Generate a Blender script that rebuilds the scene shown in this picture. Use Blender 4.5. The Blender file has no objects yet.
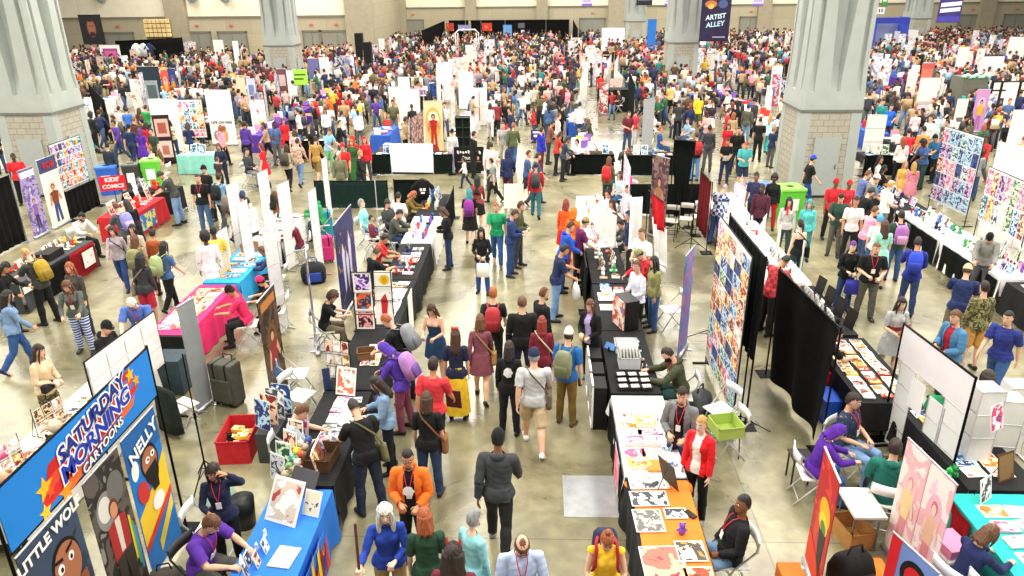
import bpy,bmesh,math,random
import numpy as np
from mathutils import Vector,Matrix,Euler
random.seed(7)
C=bpy.context.scene.collection
V=Vector
PI=math.pi

# ------------------------------------------------------------------ camera model (floor z = 0, aisle runs along +Y)
FPX,HCAM=745.0,7.0
_p1=np.array([26.0,-310.0,FPX]);_p2=np.array([526.0,-315.5,FPX])
UP=np.cross(_p1,_p2);UP=UP/np.linalg.norm(UP)
if UP[1]>0:UP=-UP
FW=_p1/np.linalg.norm(_p1);FW=FW-UP*FW.dot(UP);FW=FW/np.linalg.norm(FW)
RT=np.cross(FW,UP)
if RT[0]<0:RT=-RT
def ray(px,py):
    v=np.array([px-512.0,py-288.0,FPX])
    return float(v.dot(RT)),float(v.dot(FW)),float(v.dot(UP))
def G(px,py,z=0.0):
    r=ray(px,py);t=(z-HCAM)/r[2]
    return V((r[0]*t,r[1]*t,z))
def HT(px,py,d):
    r=ray(px,py)
    return V((r[0]*d/r[1],d,HCAM+r[2]*d/r[1]))
def proj(p):
    w=p[0]*RT+p[1]*FW+(p[2]-HCAM)*UP
    return (512+FPX*w[0]/w[2],288+FPX*w[1]/w[2],w[2])

# ------------------------------------------------------------------ materials
def lin(h):
    h=h.lstrip('#')
    c=[int(h[i:i+2],16)/255 for i in (0,2,4)]
    return tuple(x/12.92 if x <= .04045 else ((x+.055)/1.055)** 2.4 for x in c)+(1.0,)
_M={}
def new_mat(name):
    m=bpy.data.materials.new(name);m.use_nodes=True
    nt=m.node_tree
    return m,nt,nt.nodes['Principled BSDF']
def mat(hexc,rough=.75,var=.14,scale=9.0,metal=0.0,spec=.35,kind='cloth'):
    key=(hexc,rough,var,scale,metal,kind)
    if key in _M:return _M[key]
    m,nt,b=new_mat(kind+'_'+hexc.lstrip('#'))
    b.inputs['Roughness'].default_value=rough
    b.inputs['Metallic'].default_value=metal
    b.inputs['Specular IOR Level'].default_value=spec
    c=lin(hexc)
    if max(c[:3])<.04:c=tuple(x*.5 for x in c[:3])+(1,)
    if var >0:
        tc=nt.nodes.new('ShaderNodeTexCoord')
        n=nt.nodes.new('ShaderNodeTexNoise');n.inputs['Scale'].default_value=scale;n.inputs['Detail'].default_value=4
        r=nt.nodes.new('ShaderNodeValToRGB')
        r.color_ramp.elements[0].position=.3;r.color_ramp.elements[1].position=.7
        r.color_ramp.elements[0].color=tuple(max(0,x*(1-var))for x in c[:3])+(1,)
        r.color_ramp.elements[1].color=tuple(min(1,x*(1+var)+.004)for x in c[:3])+(1,)
        nt.links.new(tc.outputs['Object'],n.inputs['Vector'])
        nt.links.new(n.outputs['Fac'],r.inputs['Fac'])
        nt.links.new(r.outputs['Color'],b.inputs['Base Color'])
    else:
        b.inputs['Base Color'].default_value=c
    _M[key]=m
    return m
def metal(hexc='#b8b8b8',rough=.35):return mat(hexc,rough,0,1,.8,kind='metal')
def plastic(hexc):return mat(hexc,.45,.04,4,0,.4,'plastic')
def paper(hexc):return mat(hexc,.6,.03,3,0,.3,'paper')
def plaid(ca,cb,size=9.0):
    key=('plaid',ca,cb,size)
    if key in _M:return _M[key]
    m,nt,b=new_mat('plaid_cloth');b.inputs['Roughness'].default_value=.85
    tc=nt.nodes.new('ShaderNodeTexCoord');ch=nt.nodes.new('ShaderNodeTexChecker');ch.inputs['Scale'].default_value=size
    ch.inputs['Color1'].default_value=lin(ca);ch.inputs['Color2'].default_value=lin(cb)
    nt.links.new(tc.outputs['Object'],ch.inputs['Vector']);nt.links.new(ch.outputs['Color'],b.inputs['Base Color'])
    _M[key]=m;return m
def stripes(ca,cb,sc=10.0):
    key=('st',ca,cb,sc)
    if key in _M:return _M[key]
    m,nt,b=new_mat('striped_cloth');b.inputs['Roughness'].default_value=.85
    tc=nt.nodes.new('ShaderNodeTexCoord');wv=nt.nodes.new('ShaderNodeTexWave');wv.bands_direction='Z';wv.inputs['Scale'].default_value=sc;wv.inputs['Distortion'].default_value=3.0
    r=nt.nodes.new('ShaderNodeValToRGB');r.color_ramp.interpolation='CONSTANT';r.color_ramp.elements[0].color=lin(ca);r.color_ramp.elements[1].color=lin(cb);r.color_ramp.elements[1].position=.62
    nt.links.new(tc.outputs['Object'],wv.inputs['Vector']);nt.links.new(wv.outputs['Fac'],r.inputs[0]);nt.links.new(r.outputs[0],b.inputs['Base Color'])
    _M[key]=m;return m
def blotch(cols,scale=6.0,rough=.6,kind='art',dist=.6,pos=None):
    """printed pattern of several flat colours in blotches"""
    key=('bl',tuple(cols),scale,rough,dist)
    if key in _M:return _M[key]
    m,nt,b=new_mat(kind+'_print');b.inputs['Roughness'].default_value=rough
    tc=nt.nodes.new('ShaderNodeTexCoord');oi=nt.nodes.new('ShaderNodeObjectInfo')
    ad=nt.nodes.new('ShaderNodeVectorMath');ad.operation='ADD'
    ml=nt.nodes.new('ShaderNodeMath');ml.operation='MULTIPLY';ml.inputs[1].default_value=40.0
    n=nt.nodes.new('ShaderNodeTexNoise');n.inputs['Scale'].default_value=scale;n.inputs['Detail'].default_value=3;n.inputs['Distortion'].default_value=dist
    r=nt.nodes.new('ShaderNodeValToRGB');cr=r.color_ramp;cr.interpolation='CONSTANT'
    k=len(cols)
    ps=pos or [0]+[.36+.28*i/max(1,k-2)for i in range(k-1)]
    cr.elements[0].position=0;cr.elements[0].color=lin(cols[0])
    cr.elements[1].position=ps[1];cr.elements[1].color=lin(cols[1])
    for i in range(2,k):
        e=cr.elements.new(ps[i]);e.color=lin(cols[i])
    nt.links.new(oi.outputs['Random'],ml.inputs[0])
    nt.links.new(tc.outputs['Object'],ad.inputs[0]);nt.links.new(ml.outputs[0],ad.inputs[1])
    nt.links.new(ad.outputs[0],n.inputs['Vector']);nt.links.new(n.outputs['Fac'],r.inputs['Fac'])
    nt.links.new(r.outputs['Color'],b.inputs['Base Color'])
    _M[key]=m;return m

# ------------------------------------------------------------------ mesh helpers
def add_box(bm,c,s,mi=0,rz=0.0,M=None,bev=0.0):
    x,y,z=s[0]/2,s[1]/2,s[2]/2
    R=Matrix.Translation(V(c))@ Matrix.Rotation(rz,4,'Z')
    if M is not None:R=M @ R
    vs=[bm.verts.new(R @ V((sx*x,sy*y,sz*z)))for sx in (-1,1)for sy in (-1,1)for sz in (-1,1)]
    fs=[]
    for q in ((0,1,3,2),(4,6,7,5),(0,4,5,1),(2,3,7,6),(0,2,6,4),(1,5,7,3)):
        f=bm.faces.new([vs[i]for i in q]);f.material_index=mi;fs.append(f)
    if bev >0:
        es={e for f in fs for e in f.edges}
        r=bmesh.ops.bevel(bm,geom=list(es),offset=bev,segments=2,affect='EDGES',profile=.6)
        for f in r['faces']:f.material_index=mi
    return fs
def frame_of(t):
    t=t.normalized()
    a=V((0,1,0))if abs(t.y)<.85 else V((0,0,1))
    u=t.cross(a).normalized()
    return u,u.cross(t).normalized()          # u ~ sideways, w ~ towards +Y
def ringpts(c,u,w,rx,ry,n):
    return [c+u*(math.cos(2*PI*i/n)*rx)+w*(math.sin(2*PI*i/n)*ry)for i in range(n)]
def loft(bm,rings,cap=True,mi=0,smooth=True):
    vr=[[bm.verts.new(p)for p in r]for r in rings]
    n=len(vr[0]);out=[]
    for a,b in zip(vr,vr[1:]):
        for i in range(n):
            out.append(bm.faces.new((a[i],a[(i+1)% n],b[(i+1)% n],b[i])))
    if cap:
        out.append(bm.faces.new(list(reversed(vr[0]))));out.append(bm.faces.new(vr[-1]))
    for f in out:f.material_index=mi;f.smooth=smooth
    return out
def tube(bm,pts,rad,n=10,mi=0,w_hint=None,dome=True,cap=True,smooth=True):
    pts=[V(p)for p in pts]
    rad=[(r,r)if not isinstance(r,tuple)else r for r in rad]
    rings=[]
    k=len(pts)
    for i in range(k):
        t=(pts[min(i+1,k-1)]-pts[max(i-1,0)])
        if w_hint is not None:
            t=t.normalized();w=V(w_hint)-t*V(w_hint).dot(t);w.normalize();u=w.cross(t).normalized()
        else:
            u,w=frame_of(t)
        if dome and i == 0:
            d=(pts[0]-pts[1]).normalized()
            rings.append(ringpts(pts[0]+d*rad[0][0]*.8,u,w,rad[0][0]*.45,rad[0][1]*.45,n))
            rings.append(ringpts(pts[0]+d*rad[0][0]*.45,u,w,rad[0][0]*.85,rad[0][1]*.85,n))
        rings.append(ringpts(pts[i],u,w,rad[i][0],rad[i][1],n))
        if dome and i == k-1:
            d=(pts[-1]-pts[-2]).normalized()
            rings.append(ringpts(pts[-1]+d*rad[-1][0]*.45,u,w,rad[-1][0]*.85,rad[-1][1]*.85,n))
            rings.append(ringpts(pts[-1]+d*rad[-1][0]*.8,u,w,rad[-1][0]*.45,rad[-1][1]*.45,n))
    return loft(bm,rings,cap,mi,smooth)
def ellip(bm,c,r,mi=0,nu=12,nv=8,M=None):
    c=V(c);rings=[]
    for j in range(1,nv):
        a=PI*j/nv
        ring=[V((r[0]*math.sin(a)*math.cos(2*PI*i/nu),r[1]*math.sin(a)*math.sin(2*PI*i/nu),-r[2]*math.cos(a)))for i in range(nu)]
        rings.append([(M @ (p+c))if M is not None else p+c for p in ring])
    return loft(bm,rings,True,mi)
def to_mesh(bm,name,mats=(),recalc=True):
    if recalc:bmesh.ops.recalc_face_normals(bm,faces=bm.faces)
    me=bpy.data.meshes.new(name);bm.to_mesh(me);bm.free()
    for m in mats:me.materials.append(m)
    return me
def link(name,me,parent=None,loc=None,rz=0.0,M=None,mats=None):
    o=bpy.data.objects.new(name,me);C.objects.link(o)
    if parent is not None:o.parent=parent
    if M is not None:o.matrix_basis=M
    elif loc is not None:
        o.location=loc;o.rotation_euler=(0,0,rz)
    if mats:
        for i,m in enumerate(mats):
            o.material_slots[i].link='OBJECT';o.material_slots[i].material=m
    return o
def part(name,bm,m,parent=None,loc=None,rz=0.0,M=None):
    return link(name,to_mesh(bm,name,m if isinstance(m,(list,tuple))else [m]),parent,loc,rz,M)
def empty(name,loc,rz=0.0,M=None):
    o=bpy.data.objects.new(name,None);C.objects.link(o);o.empty_display_size=.1
    if M is not None:o.matrix_basis=M
    else:
        o.location=loc;o.rotation_euler=(0,0,rz)
    return o
_labels={}
def tag(o,label,cat,group=None,kind=None):
    o['label']=label;o['category']=cat
    if group:o['group']=group
    if kind:o['kind']=kind
    _labels.setdefault(label,[]).append((o.name,group))
    return o
def struct(name,bm,m):
    o=part(name,bm,m);o['kind']='structure';return o
def text_mesh(s,size,depth=.004,bold=.0,shear=0.0,align='CENTER'):
    cu=bpy.data.curves.new('lettering','FONT');cu.body=s;cu.size=size;cu.extrude=depth;cu.offset=bold
    cu.align_x=align;cu.align_y='CENTER';cu.shear=shear;cu.resolution_u=3
    ob=bpy.data.objects.new('lettering',cu);C.objects.link(ob)
    bpy.context.view_layer.update()
    me=bpy.data.meshes.new_from_object(ob.evaluated_get(bpy.context.evaluated_depsgraph_get()))
    bpy.data.objects.remove(ob);bpy.data.curves.remove(cu)
    me.materials.clear()
    return me
def lettering(s,size,m,parent,x,z,y=-.012,bold=0.0,rot=0.0,shear=0.0,sx=1.0,M0=None,name='lettering'):
    """flat letters on a face that looks along -Y of the parent"""
    me=text_mesh(s,size,.002,bold,shear);me.materials.append(m)
    M=Matrix.Translation((x,y,z))@ Matrix.Rotation(PI/2,4,'X')@ Matrix.Rotation(rot,4,'Z')@ Matrix.Diagonal((sx,1,1,1))
    return link(name,me,parent,M=M if M0 is None else M0 @ M)
# ------------------------------------------------------------------ people
def dirv(flex,out,side):
    """flex 0 = down, 90 = forward (+Y), 180 = up; out = degrees away from the midline"""
    f,a=math.radians(flex),math.radians(out)
    return V((side*math.sin(a),math.sin(f)*math.cos(a),-math.cos(f)*math.cos(a)))
# pose: lean, head pitch(down +), head yaw, arms ((upper flex, out, fore flex, out) left, right), legs ((thigh flex, out, shin flex, out) left, right), pelvis height
POSES={
 'stand':(2,6,0,((4,9,14,4),(2,9,12,4)),((2,4,0,3),(-2,4,-3,3)),.93),
 'hips':(0,4,12,((-14,38,38,-42),(6,10,18,2)),((4,6,-2,5),(-2,4,-3,3)),.925),
 'walk':(5,6,0,((-22,8,-6,4),(24,8,44,0)),((24,3,8,2),(-14,3,-38,2)),.90),
 'walkb':(5,4,-12,((24,8,44,0),(-22,8,-4,4)),((-14,3,-38,2),(24,3,8,2)),.90),
 'phone':(6,26,0,((14,12,88,-22),(14,12,92,-22)),((3,4,0,3),(-3,4,-4,3)),.93),
 'carry':(3,10,6,((6,14,70,-30),(4,14,78,-34)),((4,4,0,3),(-4,4,-6,3)),.93),
 'fold':(2,4,-8,((18,12,80,-55),(20,12,84,-55)),((2,5,0,4),(-2,5,-2,4)),.93),
 'reach':(14,18,-5,((38,8,70,0),(20,12,60,-14)),((6,4,-2,3),(-6,4,-8,3)),.925),
 'browse':(24,34,0,((30,10,62,-6),(34,10,66,-8)),((4,5,-4,4),(-4,5,-8,4)),.92),
 'headup':(3,16,-22,((118,46,168,-50),(18,14,96,-30)),((3,4,0,3),(-3,4,-4,3)),.93),
 'staff':(2,6,0,((22,10,92,-34),(34,22,96,12)),((3,4,0,3),(-3,4,-4,3)),.93),
 'sit':(-4,8,0,((16,10,74,-28),(16,10,72,-30)),((84,9,8,4),(86,9,2,4)),.54),
 'sitlean':(20,28,0,((44,14,84,-20),(46,14,88,-18)),((86,10,-6,4),(82,8,4,4)),.54),
 'sitback':(-12,2,14,((10,12,62,-24),(4,14,50,-16)),((80,10,26,4),(84,12,14,6)),.54),
}
SIT={'sit','sitlean','sitback'}
HEADR=(.079,.099,.127)
def skel(sex,pose):
    lean,hp,hy,arms,legs,ph=POSES[pose]
    fem=sex == 'f'
    J={}
    pel=V((0,0,ph));J['pel']=pel
    def rot(a):return Matrix.Rotation(-math.radians(a),3,'X')
    R1,R2,R3=rot(lean*.35),rot(lean*.8),rot(lean)
    J['waist']=pel+R1 @ V((0,0,.15));J['chest']=J['waist']+R2 @ V((0,.01,.20));J['neck']=J['chest']+R3 @ V((0,-.015,.20))
    J['R3']=R3
    Rh=rot(lean*.55+hp)@ Matrix.Rotation(math.radians(hy),3,'Z');J['Rh']=Rh
    J['skull']=J['neck']+R3 @ V((0,.015,.068))+Rh @ V((0,.022,.115))
    sh=.168 if fem else .188
    for nm,s,a in (('L',-1,arms[0]),('R',1,arms[1])):
        J['sh'+nm]=J['chest']+R3 @ V((s*sh,-.01,.128))
        d=dirv(a[0],a[1],s);J['el'+nm]=J['sh'+nm]+d*.285
        d2=dirv(a[2],a[3],s);J['wr'+nm]=J['el'+nm]+d2*.25
        J['hd'+nm]=d2
    hw=.092 if fem else .088
    for nm,s,l in (('L',-1,legs[0]),('R',1,legs[1])):
        J['hip'+nm]=pel+V((s*hw,0,-.03))
        J['kn'+nm]=J['hip'+nm]+dirv(l[0],l[1],s)*.43
        J['an'+nm]=J['kn'+nm]+dirv(l[2],l[3],s)*.405
        toe=-10 if l[2]<-20 else 0
        f=V((s*.12,math.cos(math.radians(40 if l[2]<-20 else 0)),-math.sin(math.radians(40 if l[2]<-20 else 0)))).normalized()
        J['ft'+nm]=f
    # put the lower foot on the floor
    if pose not in SIT:
        low=min(J['anL'].z,J['anR'].z)-.075
    else:
        low=0
    J['drop']=low
    if low:
        for k,v in J.items():
            if isinstance(v,Vector)and k[:2]not in ('hd','ft'):J[k]=v-V((0,0,low))
    return J
def head_matrix(J):return Matrix.Translation(J['skull'])@ J['Rh'].to_4x4()
def chest_matrix(J):return Matrix.Translation(J['chest'])@ J['R3'].to_4x4()
def hand_frame(J,nm,s):
    d=J['hd'+nm].normalized()
    n=V((-s,0,0))*max(0,-d.z)+V((0,0,-1))*(1-max(0,-d.z))
    n=(n-d*n.dot(d)).normalized()
    w=d.cross(n).normalized()
    if w.dot(V((-s*.8,.7,.3)))<0:w=-w
    return d,n,w
def torso_rings(J,fem,n=14):
    pel,wa,ch,ne,R3=J['pel'],J['waist'],J['chest'],J['neck'],J['R3']
    hx=.172 if fem else .162;wx=.128 if fem else .148;cx=.152 if fem else .172
    sec=[(pel+V((0,0,-.10)),.10,.09,0),(pel+V((0,0,-.05)),hx,.118,-.008),(pel+V((0,0,.03)),hx,.118,-.008),
           (pel.lerp(wa,.6),(hx+wx)/2,.105,0),(wa,wx,.096,.004),(wa.lerp(ch,.5),(wx+cx)/2,.104,.006),
           (ch,cx,.118 if not fem else .112,.006),(ch.lerp(ne,.4),cx*1.02,.112,0),(ch.lerp(ne,.64),cx*.90,.090,-.004),(ch.lerp(ne,.82),.098,.066,-.004),(ch.lerp(ne,.93),.066,.057,-.002),(ne+R3 @ V((0,0,.02)),.050,.050,0)]
    rings=[]
    for c,rx,ry,yo in sec:
        rings.append(ringpts(c+R3 @ V((0,yo,0)),V((1,0,0)),R3 @ V((0,1,0)),rx,ry,n))
    return rings
def body_parts(bm,J,fem,n=12):
    loft(bm,torso_rings(J,fem,n+2))
    R3,Rh=J['R3'],J['Rh']
    if fem:
        for s in (-1,1):ellip(bm,(0,0,0),(.058,.052,.056),M=Matrix.Translation(J['chest']+R3 @ V((s*.07,.082,.03))),nu=n,nv=8)
    tube(bm,[J['neck']-R3 @ V((0,0,.06)),J['neck']+R3 @ V((0,.008,.03)),J['skull']-Rh @ V((0,.025,.05))],[.056,.053 if not fem else .046,.05],n)
    Mh=head_matrix(J)
    sec=[(-.122,.022,.02,.062),(-.108,.04,.042,.046),(-.082,.056,.066,.022),(-.045,.066,.084,.008),(0,.073,.092,0),(.04,.0745,.096,-.004),(.075,.066,.086,-.008),(.102,.047,.062,-.01),(.117,.022,.03,-.01)]
    loft(bm,[[Mh @ V((rx*math.cos(2*PI*i/16),yo+ry*math.sin(2*PI*i/16),z))for i in range(16)]for z,rx,ry,yo in sec])
    tube(bm,[Mh @ V((0,.088,.012)),Mh @ V((0,.108,-.028)),Mh @ V((0,.094,-.04))],[.010,.016,.012],8)
    for s in (-1,1):ellip(bm,(0,0,0),(.010,.02,.032),M=Mh @ Matrix.Translation((s*.078,-.004,-.012)),nu=8,nv=6)
    k=.86 if fem else 1.0
    for nm,s in (('L',-1),('R',1)):
        a,b,c=J['sh'+nm],J['el'+nm],J['wr'+nm]
        inn=a.lerp(J['chest']+R3 @ V((0,0,.10)),.35)
        tube(bm,[inn,a,a.lerp(b,.35),b,b.lerp(c,.3),c+(c-b).normalized()*.01],[.05*k,.056*k,.051*k,.042*k,.043*k,.028*k],n)
        h,kn,an=J['hip'+nm],J['kn'+nm],J['an'+nm]
        tube(bm,[h+V((0,0,.03)),h.lerp(kn,.3),kn,kn.lerp(an,.3)+V((0,-.012,0)),kn.lerp(an,.65),an+(an-kn).normalized()*.02],[.096,.091,.062,.064,.048,.039],n)
        f=J['ft'+nm]
        tube(bm,[an+V((0,0,-.035))-f*.045,an+V((0,0,-.035))+f*.05,an+V((0,0,-.045))+f*.14],[(.036,.036),(.043,.034),(.040,.024)],n,w_hint=(0,0,1))
def hands_bm(bm,J,curl):
    for nm,s in (('L',-1),('R',1)):
        d,n,w=hand_frame(J,nm,s);wr=J['wr'+nm]
        tube(bm,[wr-d*.015,wr+d*.03,wr+d*.085],[(.024,.018),(.036,.016),(.038,.013)],8,w_hint=n)
        for i,(off,ln)in enumerate(((.028,.072),(.0095,.08),(-.0095,.075),(-.028,.06))):
            b=wr+d*.088+w*off
            a1=math.radians(curl*(.8+.12*i));a2=math.radians(curl*(1.7+.12*i))
            p1=b+(d*math.cos(a1)+n*math.sin(a1))*ln*.52
            p2=p1+(d*math.cos(a2)+n*math.sin(a2))*ln*.48
            tube(bm,[b-d*.012,p1,p2],[.0095,.009,.0075],6)
        b=wr+d*.03+w*.03
        p1=b+(d*.7+w*.65+n*.25).normalized()*.036;p2=p1+(d*.85+w*.2+n*.45).normalized()*.03
        tube(bm,[b-w*.008,p1,p2],[.012,.0105,.0085],6)
def bones(J,fem):
    B=[('hip',J['pel']+V((0,0,-.08)),J['pel']+V((0,0,.04)),.15),('waist',J['pel']+V((0,0,.04)),J['waist'],.13),('chest',J['waist'],J['chest'].lerp(J['neck'],.75),.15),
         ('neck',J['neck']-J['R3']@ V((0,0,.015)),J['skull']-J['Rh']@ V((0,.02,.07)),.058),('head',J['skull']-J['Rh']@ V((0,0,.05)),J['skull']+J['Rh']@ V((0,0,.05)),.085)]
    for nm in 'LR':
        B += [('ua'+nm,J['sh'+nm],J['el'+nm],.055),('fa'+nm,J['el'+nm],J['wr'+nm],.04),
              ('th'+nm,J['hip'+nm],J['kn'+nm],.085),('sk'+nm,J['kn'+nm],J['an'+nm],.055),('ft'+nm,J['an'+nm]-V((0,0,.03)),J['an'+nm]-V((0,0,.045))+J['ft'+nm]*.14,.045)]
    return B
def classify(P,B):
    best=np.full(len(P),1e9);reg=np.zeros(len(P),int);tt=np.zeros(len(P))
    for i,(nm,a,b,r)in enumerate(B):
        a,b=np.array(a),np.array(b);d=b-a;L=d.dot(d)
        t=np.clip((P-a)@ d/L,0,1)
        dist=np.linalg.norm(P-(a+t[:,None]*d),axis=1)/r
        m=dist <best
        best[m]=dist[m];reg[m]=i;tt[m]=((P-a)@ d/L)[m]
    return reg,tt
_bodies={}
def remesh(bm,vox,smooth=4):
    me=to_mesh(bm,'tmp')
    ob=bpy.data.objects.new('tmp',me);C.objects.link(ob)
    md=ob.modifiers.new('r','REMESH');md.mode='VOXEL';md.voxel_size=vox;md.use_smooth_shade=True
    sm=ob.modifiers.new('s','SMOOTH');sm.factor=.5;sm.iterations=smooth
    bpy.context.view_layer.update()
    out=bpy.data.meshes.new_from_object(ob.evaluated_get(bpy.context.evaluated_depsgraph_get()))
    bpy.data.objects.remove(ob);bpy.data.meshes.remove(me)
    return out
def body(sex,pose):
    key=(sex,pose)
    if key in _bodies:return _bodies[key]
    fem=sex == 'f';J=skel(sex,pose)
    bm=bmesh.new();body_parts(bm,J,fem)
    me0=remesh(bm,.0155,3)
    nv=len(me0.vertices);P=np.empty(nv*3);me0.vertices.foreach_get('co',P);P=P.reshape(-1,3)
    N=np.empty(nv*3);me0.vertices.foreach_get('normal',N);N=N.reshape(-1,3)
    polys=[tuple(p.vertices)for p in me0.polygons]
    Fc=np.array([P[list(p)].mean(axis=0)for p in polys])
    B=bones(J,fem)
    freg,ft=classify(Fc,B);vreg,vt=classify(P,B)
    names=[b[0]for b in B]
    bm=bmesh.new();bm.from_mesh(me0)
    for f in bm.faces:f.smooth=True
    curl=55 if pose in ('phone','carry','staff','reach','headup')else (38 if pose in ('sitlean','browse','fold','sit')else 22)
    hands_bm(bm,J,curl)
    Mh=head_matrix(J)
    for s in (-1,1):
        ellip(bm,(0,0,0),(.0155,.008,.0095),1,8,6,Mh @ Matrix.Translation((s*.031,.0855,.012)))
        ellip(bm,(0,0,0),(.0075,.006,.0075),2,8,6,Mh @ Matrix.Translation((s*.031,.0905,.012)))
        tube(bm,[Mh @ V((s*.016,.0955,.033)),Mh @ V((s*.033,.0915,.037)),Mh @ V((s*.05,.0755,.03))],[.004,.005,.003],5,2)
    tube(bm,[Mh @ V((-.024,.082,-.068)),Mh @ V((0,.094,-.066)),Mh @ V((.024,.082,-.068))],[.004,.008,.004],6,3)
    me=to_mesh(bm,'person',[None]*4,recalc=False)
    bpy.data.meshes.remove(me0)
    top=float(P[:,2].max())
    d=dict(mesh=me,J=J,P=P,N=N,polys=polys,freg=freg,ft=ft,vreg=vreg,vt=vt,names=names,Fc=Fc,top=top,head=head_matrix(J),chest=chest_matrix(J),cache={})
    _bodies[key]=d
    return d
def shell(D,keep,offs,name,jitter=0.0):
    polys=[p for p,k in zip(D['polys'],keep)if k]
    idx=sorted({i for p in polys for i in p});mp={v:i for i,v in enumerate(idx)}
    Q=D['P'][idx]+D['N'][idx]*offs[idx][:,None]
    if jitter:
        q=D['P'][idx]
        Q=Q+D['N'][idx]*(jitter*np.sin(q[:,0]*31+q[:,2]*47)*np.sin(q[:,1]*37-q[:,2]*29))[:,None]
    me=bpy.data.meshes.new(name);me.from_pydata([tuple(v)for v in Q],[],[tuple(mp[i]for i in p)for p in polys]);me.update()
    me.polygons.foreach_set('use_smooth',[True]*len(me.polygons));me.materials.append(None)
    return me
SLEEVE={'tee':(.8,-1),'tank':(.06,-1),'long':(1.1,.96),'hoodie':(1.1,.97),'jacket':(1.1,.97),'open':(1.1,.97),'strap':(-1,-1)}
def top_mesh(D,kind):
    key=('top',kind)
    if key in D['cache']:return D['cache'][key]
    names,freg,ft=D['names'],D['freg'],D['ft']
    su,sf=SLEEVE[kind]
    reg=np.array(names)[freg];pel=D['J']['pel'].z
    keep=np.isin(reg,['waist','chest'])| ((reg == 'hip')& (D['Fc'][:,2]>pel-(.06 if kind not in ('hoodie','jacket','open')else .075)))
    Rinv=np.array(D['J']['R3'].inverted());loc=(D['Fc']-np.array(D['J']['neck']))@ Rinv.T
    keep &= ~((loc[:,2]>-.012)& (np.hypot(loc[:,0],loc[:,1])<.085))
    if kind == 'strap':keep &= ~((reg == 'chest')& (ft >.62))
    keep |= ((reg == 'thL')| (reg == 'thR'))& (D['Fc'][:,2]>pel-.03)& (ft <.12)
    for nm in 'LR':
        keep |= (reg == 'ua'+nm)& (ft <su)
        keep |= (reg == 'fa'+nm)& (ft <sf)
    if kind == 'open':keep &= ~((np.abs(loc[:,0])<.06+.03*np.clip(-loc[:,2],0,.6))& (loc[:,1]>-.01)& np.isin(reg,['waist','chest','hip','thL','thR']))
    thick={'hoodie':.022,'jacket':.022,'open':.026,'long':.014}.get(kind,.013)
    vr=np.array(names)[D['vreg']]
    offs=np.full(len(D['P']),thick)
    offs[(vr == 'hip')]+= .016;offs[(vr == 'waist')]+= .012
    for nm in 'LR':offs[vr == 'ua'+nm]+= (.012 if kind == 'tee' else .003);offs[vr == 'th'+nm]+= .02
    me=shell(D,keep,offs,'top',.004);D['cache'][key]=me
    return me
def bottom_mesh(D,kind):
    key=('bot',kind)
    if key in D['cache']:return D['cache'][key]
    J=D['J']
    if kind in ('skirt','longskirt','dressskirt'):
        bm=bmesh.new()
        pel=J['pel'];hem={'skirt':.52,'dressskirt':.60,'longskirt':.14}[kind]
        rings=[];n=28
        for i in range(9):
            t=i/8;z=pel.z+.14+(hem-pel.z-.14)*t
            w=min(1,t*3)
            rx=.14+.055*w+.05*t*(1.4 if kind != 'longskirt' else 1.1);ry=.105+.04*w+.075*t
            rings.append([V((rx*math.cos(2*PI*k/n),ry*math.sin(2*PI*k/n),z))*(1)*1+V((.012*t*math.cos(k*2.7),.012*t*math.sin(k*2.7),0))for k in range(n)])
        loft(bm,rings,False)
        me=to_mesh(bm,'skirt',[None])
    else:
        names,freg,ft=D['names'],D['freg'],D['ft']
        reg=np.array(names)[freg]
        lim={'trousers':1.0,'shorts':-1,'leggings':.97}[kind]
        keep=(reg == 'hip')| ((reg == 'waist')& (ft <.35))
        for nm in 'LR':
            keep |= (reg == 'th'+nm)& (ft <(1.2 if kind != 'shorts' else .92))
            keep |= (reg == 'sk'+nm)& (ft <lim)
        vr=np.array(names)[D['vreg']]
        offs=np.full(len(D['P']),.010 if kind != 'leggings' else .006)
        if kind == 'trousers':
            for nm in 'LR':offs[vr == 'sk'+nm]=.012+.014*np.clip(D['vt'][vr == 'sk'+nm],0,1);offs[vr == 'th'+nm]=.012
        if kind == 'shorts':
            for nm in 'LR':offs[vr == 'th'+nm]=.012+.03*np.clip(D['vt'][vr == 'th'+nm],0,1)
        me=shell(D,keep,offs,'trousers',.003)
    D['cache'][key]=me
    return me
def shoe_mesh(D,nm):
    key=('shoe',nm)
    if key in D['cache']:return D['cache'][key]
    an,f=D['J']['an'+nm],D['J']['ft'+nm]
    bm=bmesh.new()
    up=V((0,0,1));up=(up-f*f.z).normalized();sd=f.cross(up)
    sec=[(-.085,.026,.03,.02),(-.07,.040,.05,.02),(-.02,.044,.058,.02),(.05,.049,.046,.012),(.12,.052,.034,.002),(.17,.044,.027,-.004),(.195,.022,.018,-.008)]
    base=an-up*.05
    loft(bm,[ringpts(base+f*y+up*yo,sd,up,rx,ry*.9,12)for y,rx,ry,yo in sec],True)
    for v in bm.verts:
        h=(v.co-an).dot(up)
        if h <-.07:v.co += up*(-.07-h)
    me=to_mesh(bm,'shoe',[None]);D['cache'][key]=me
    return me
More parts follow.
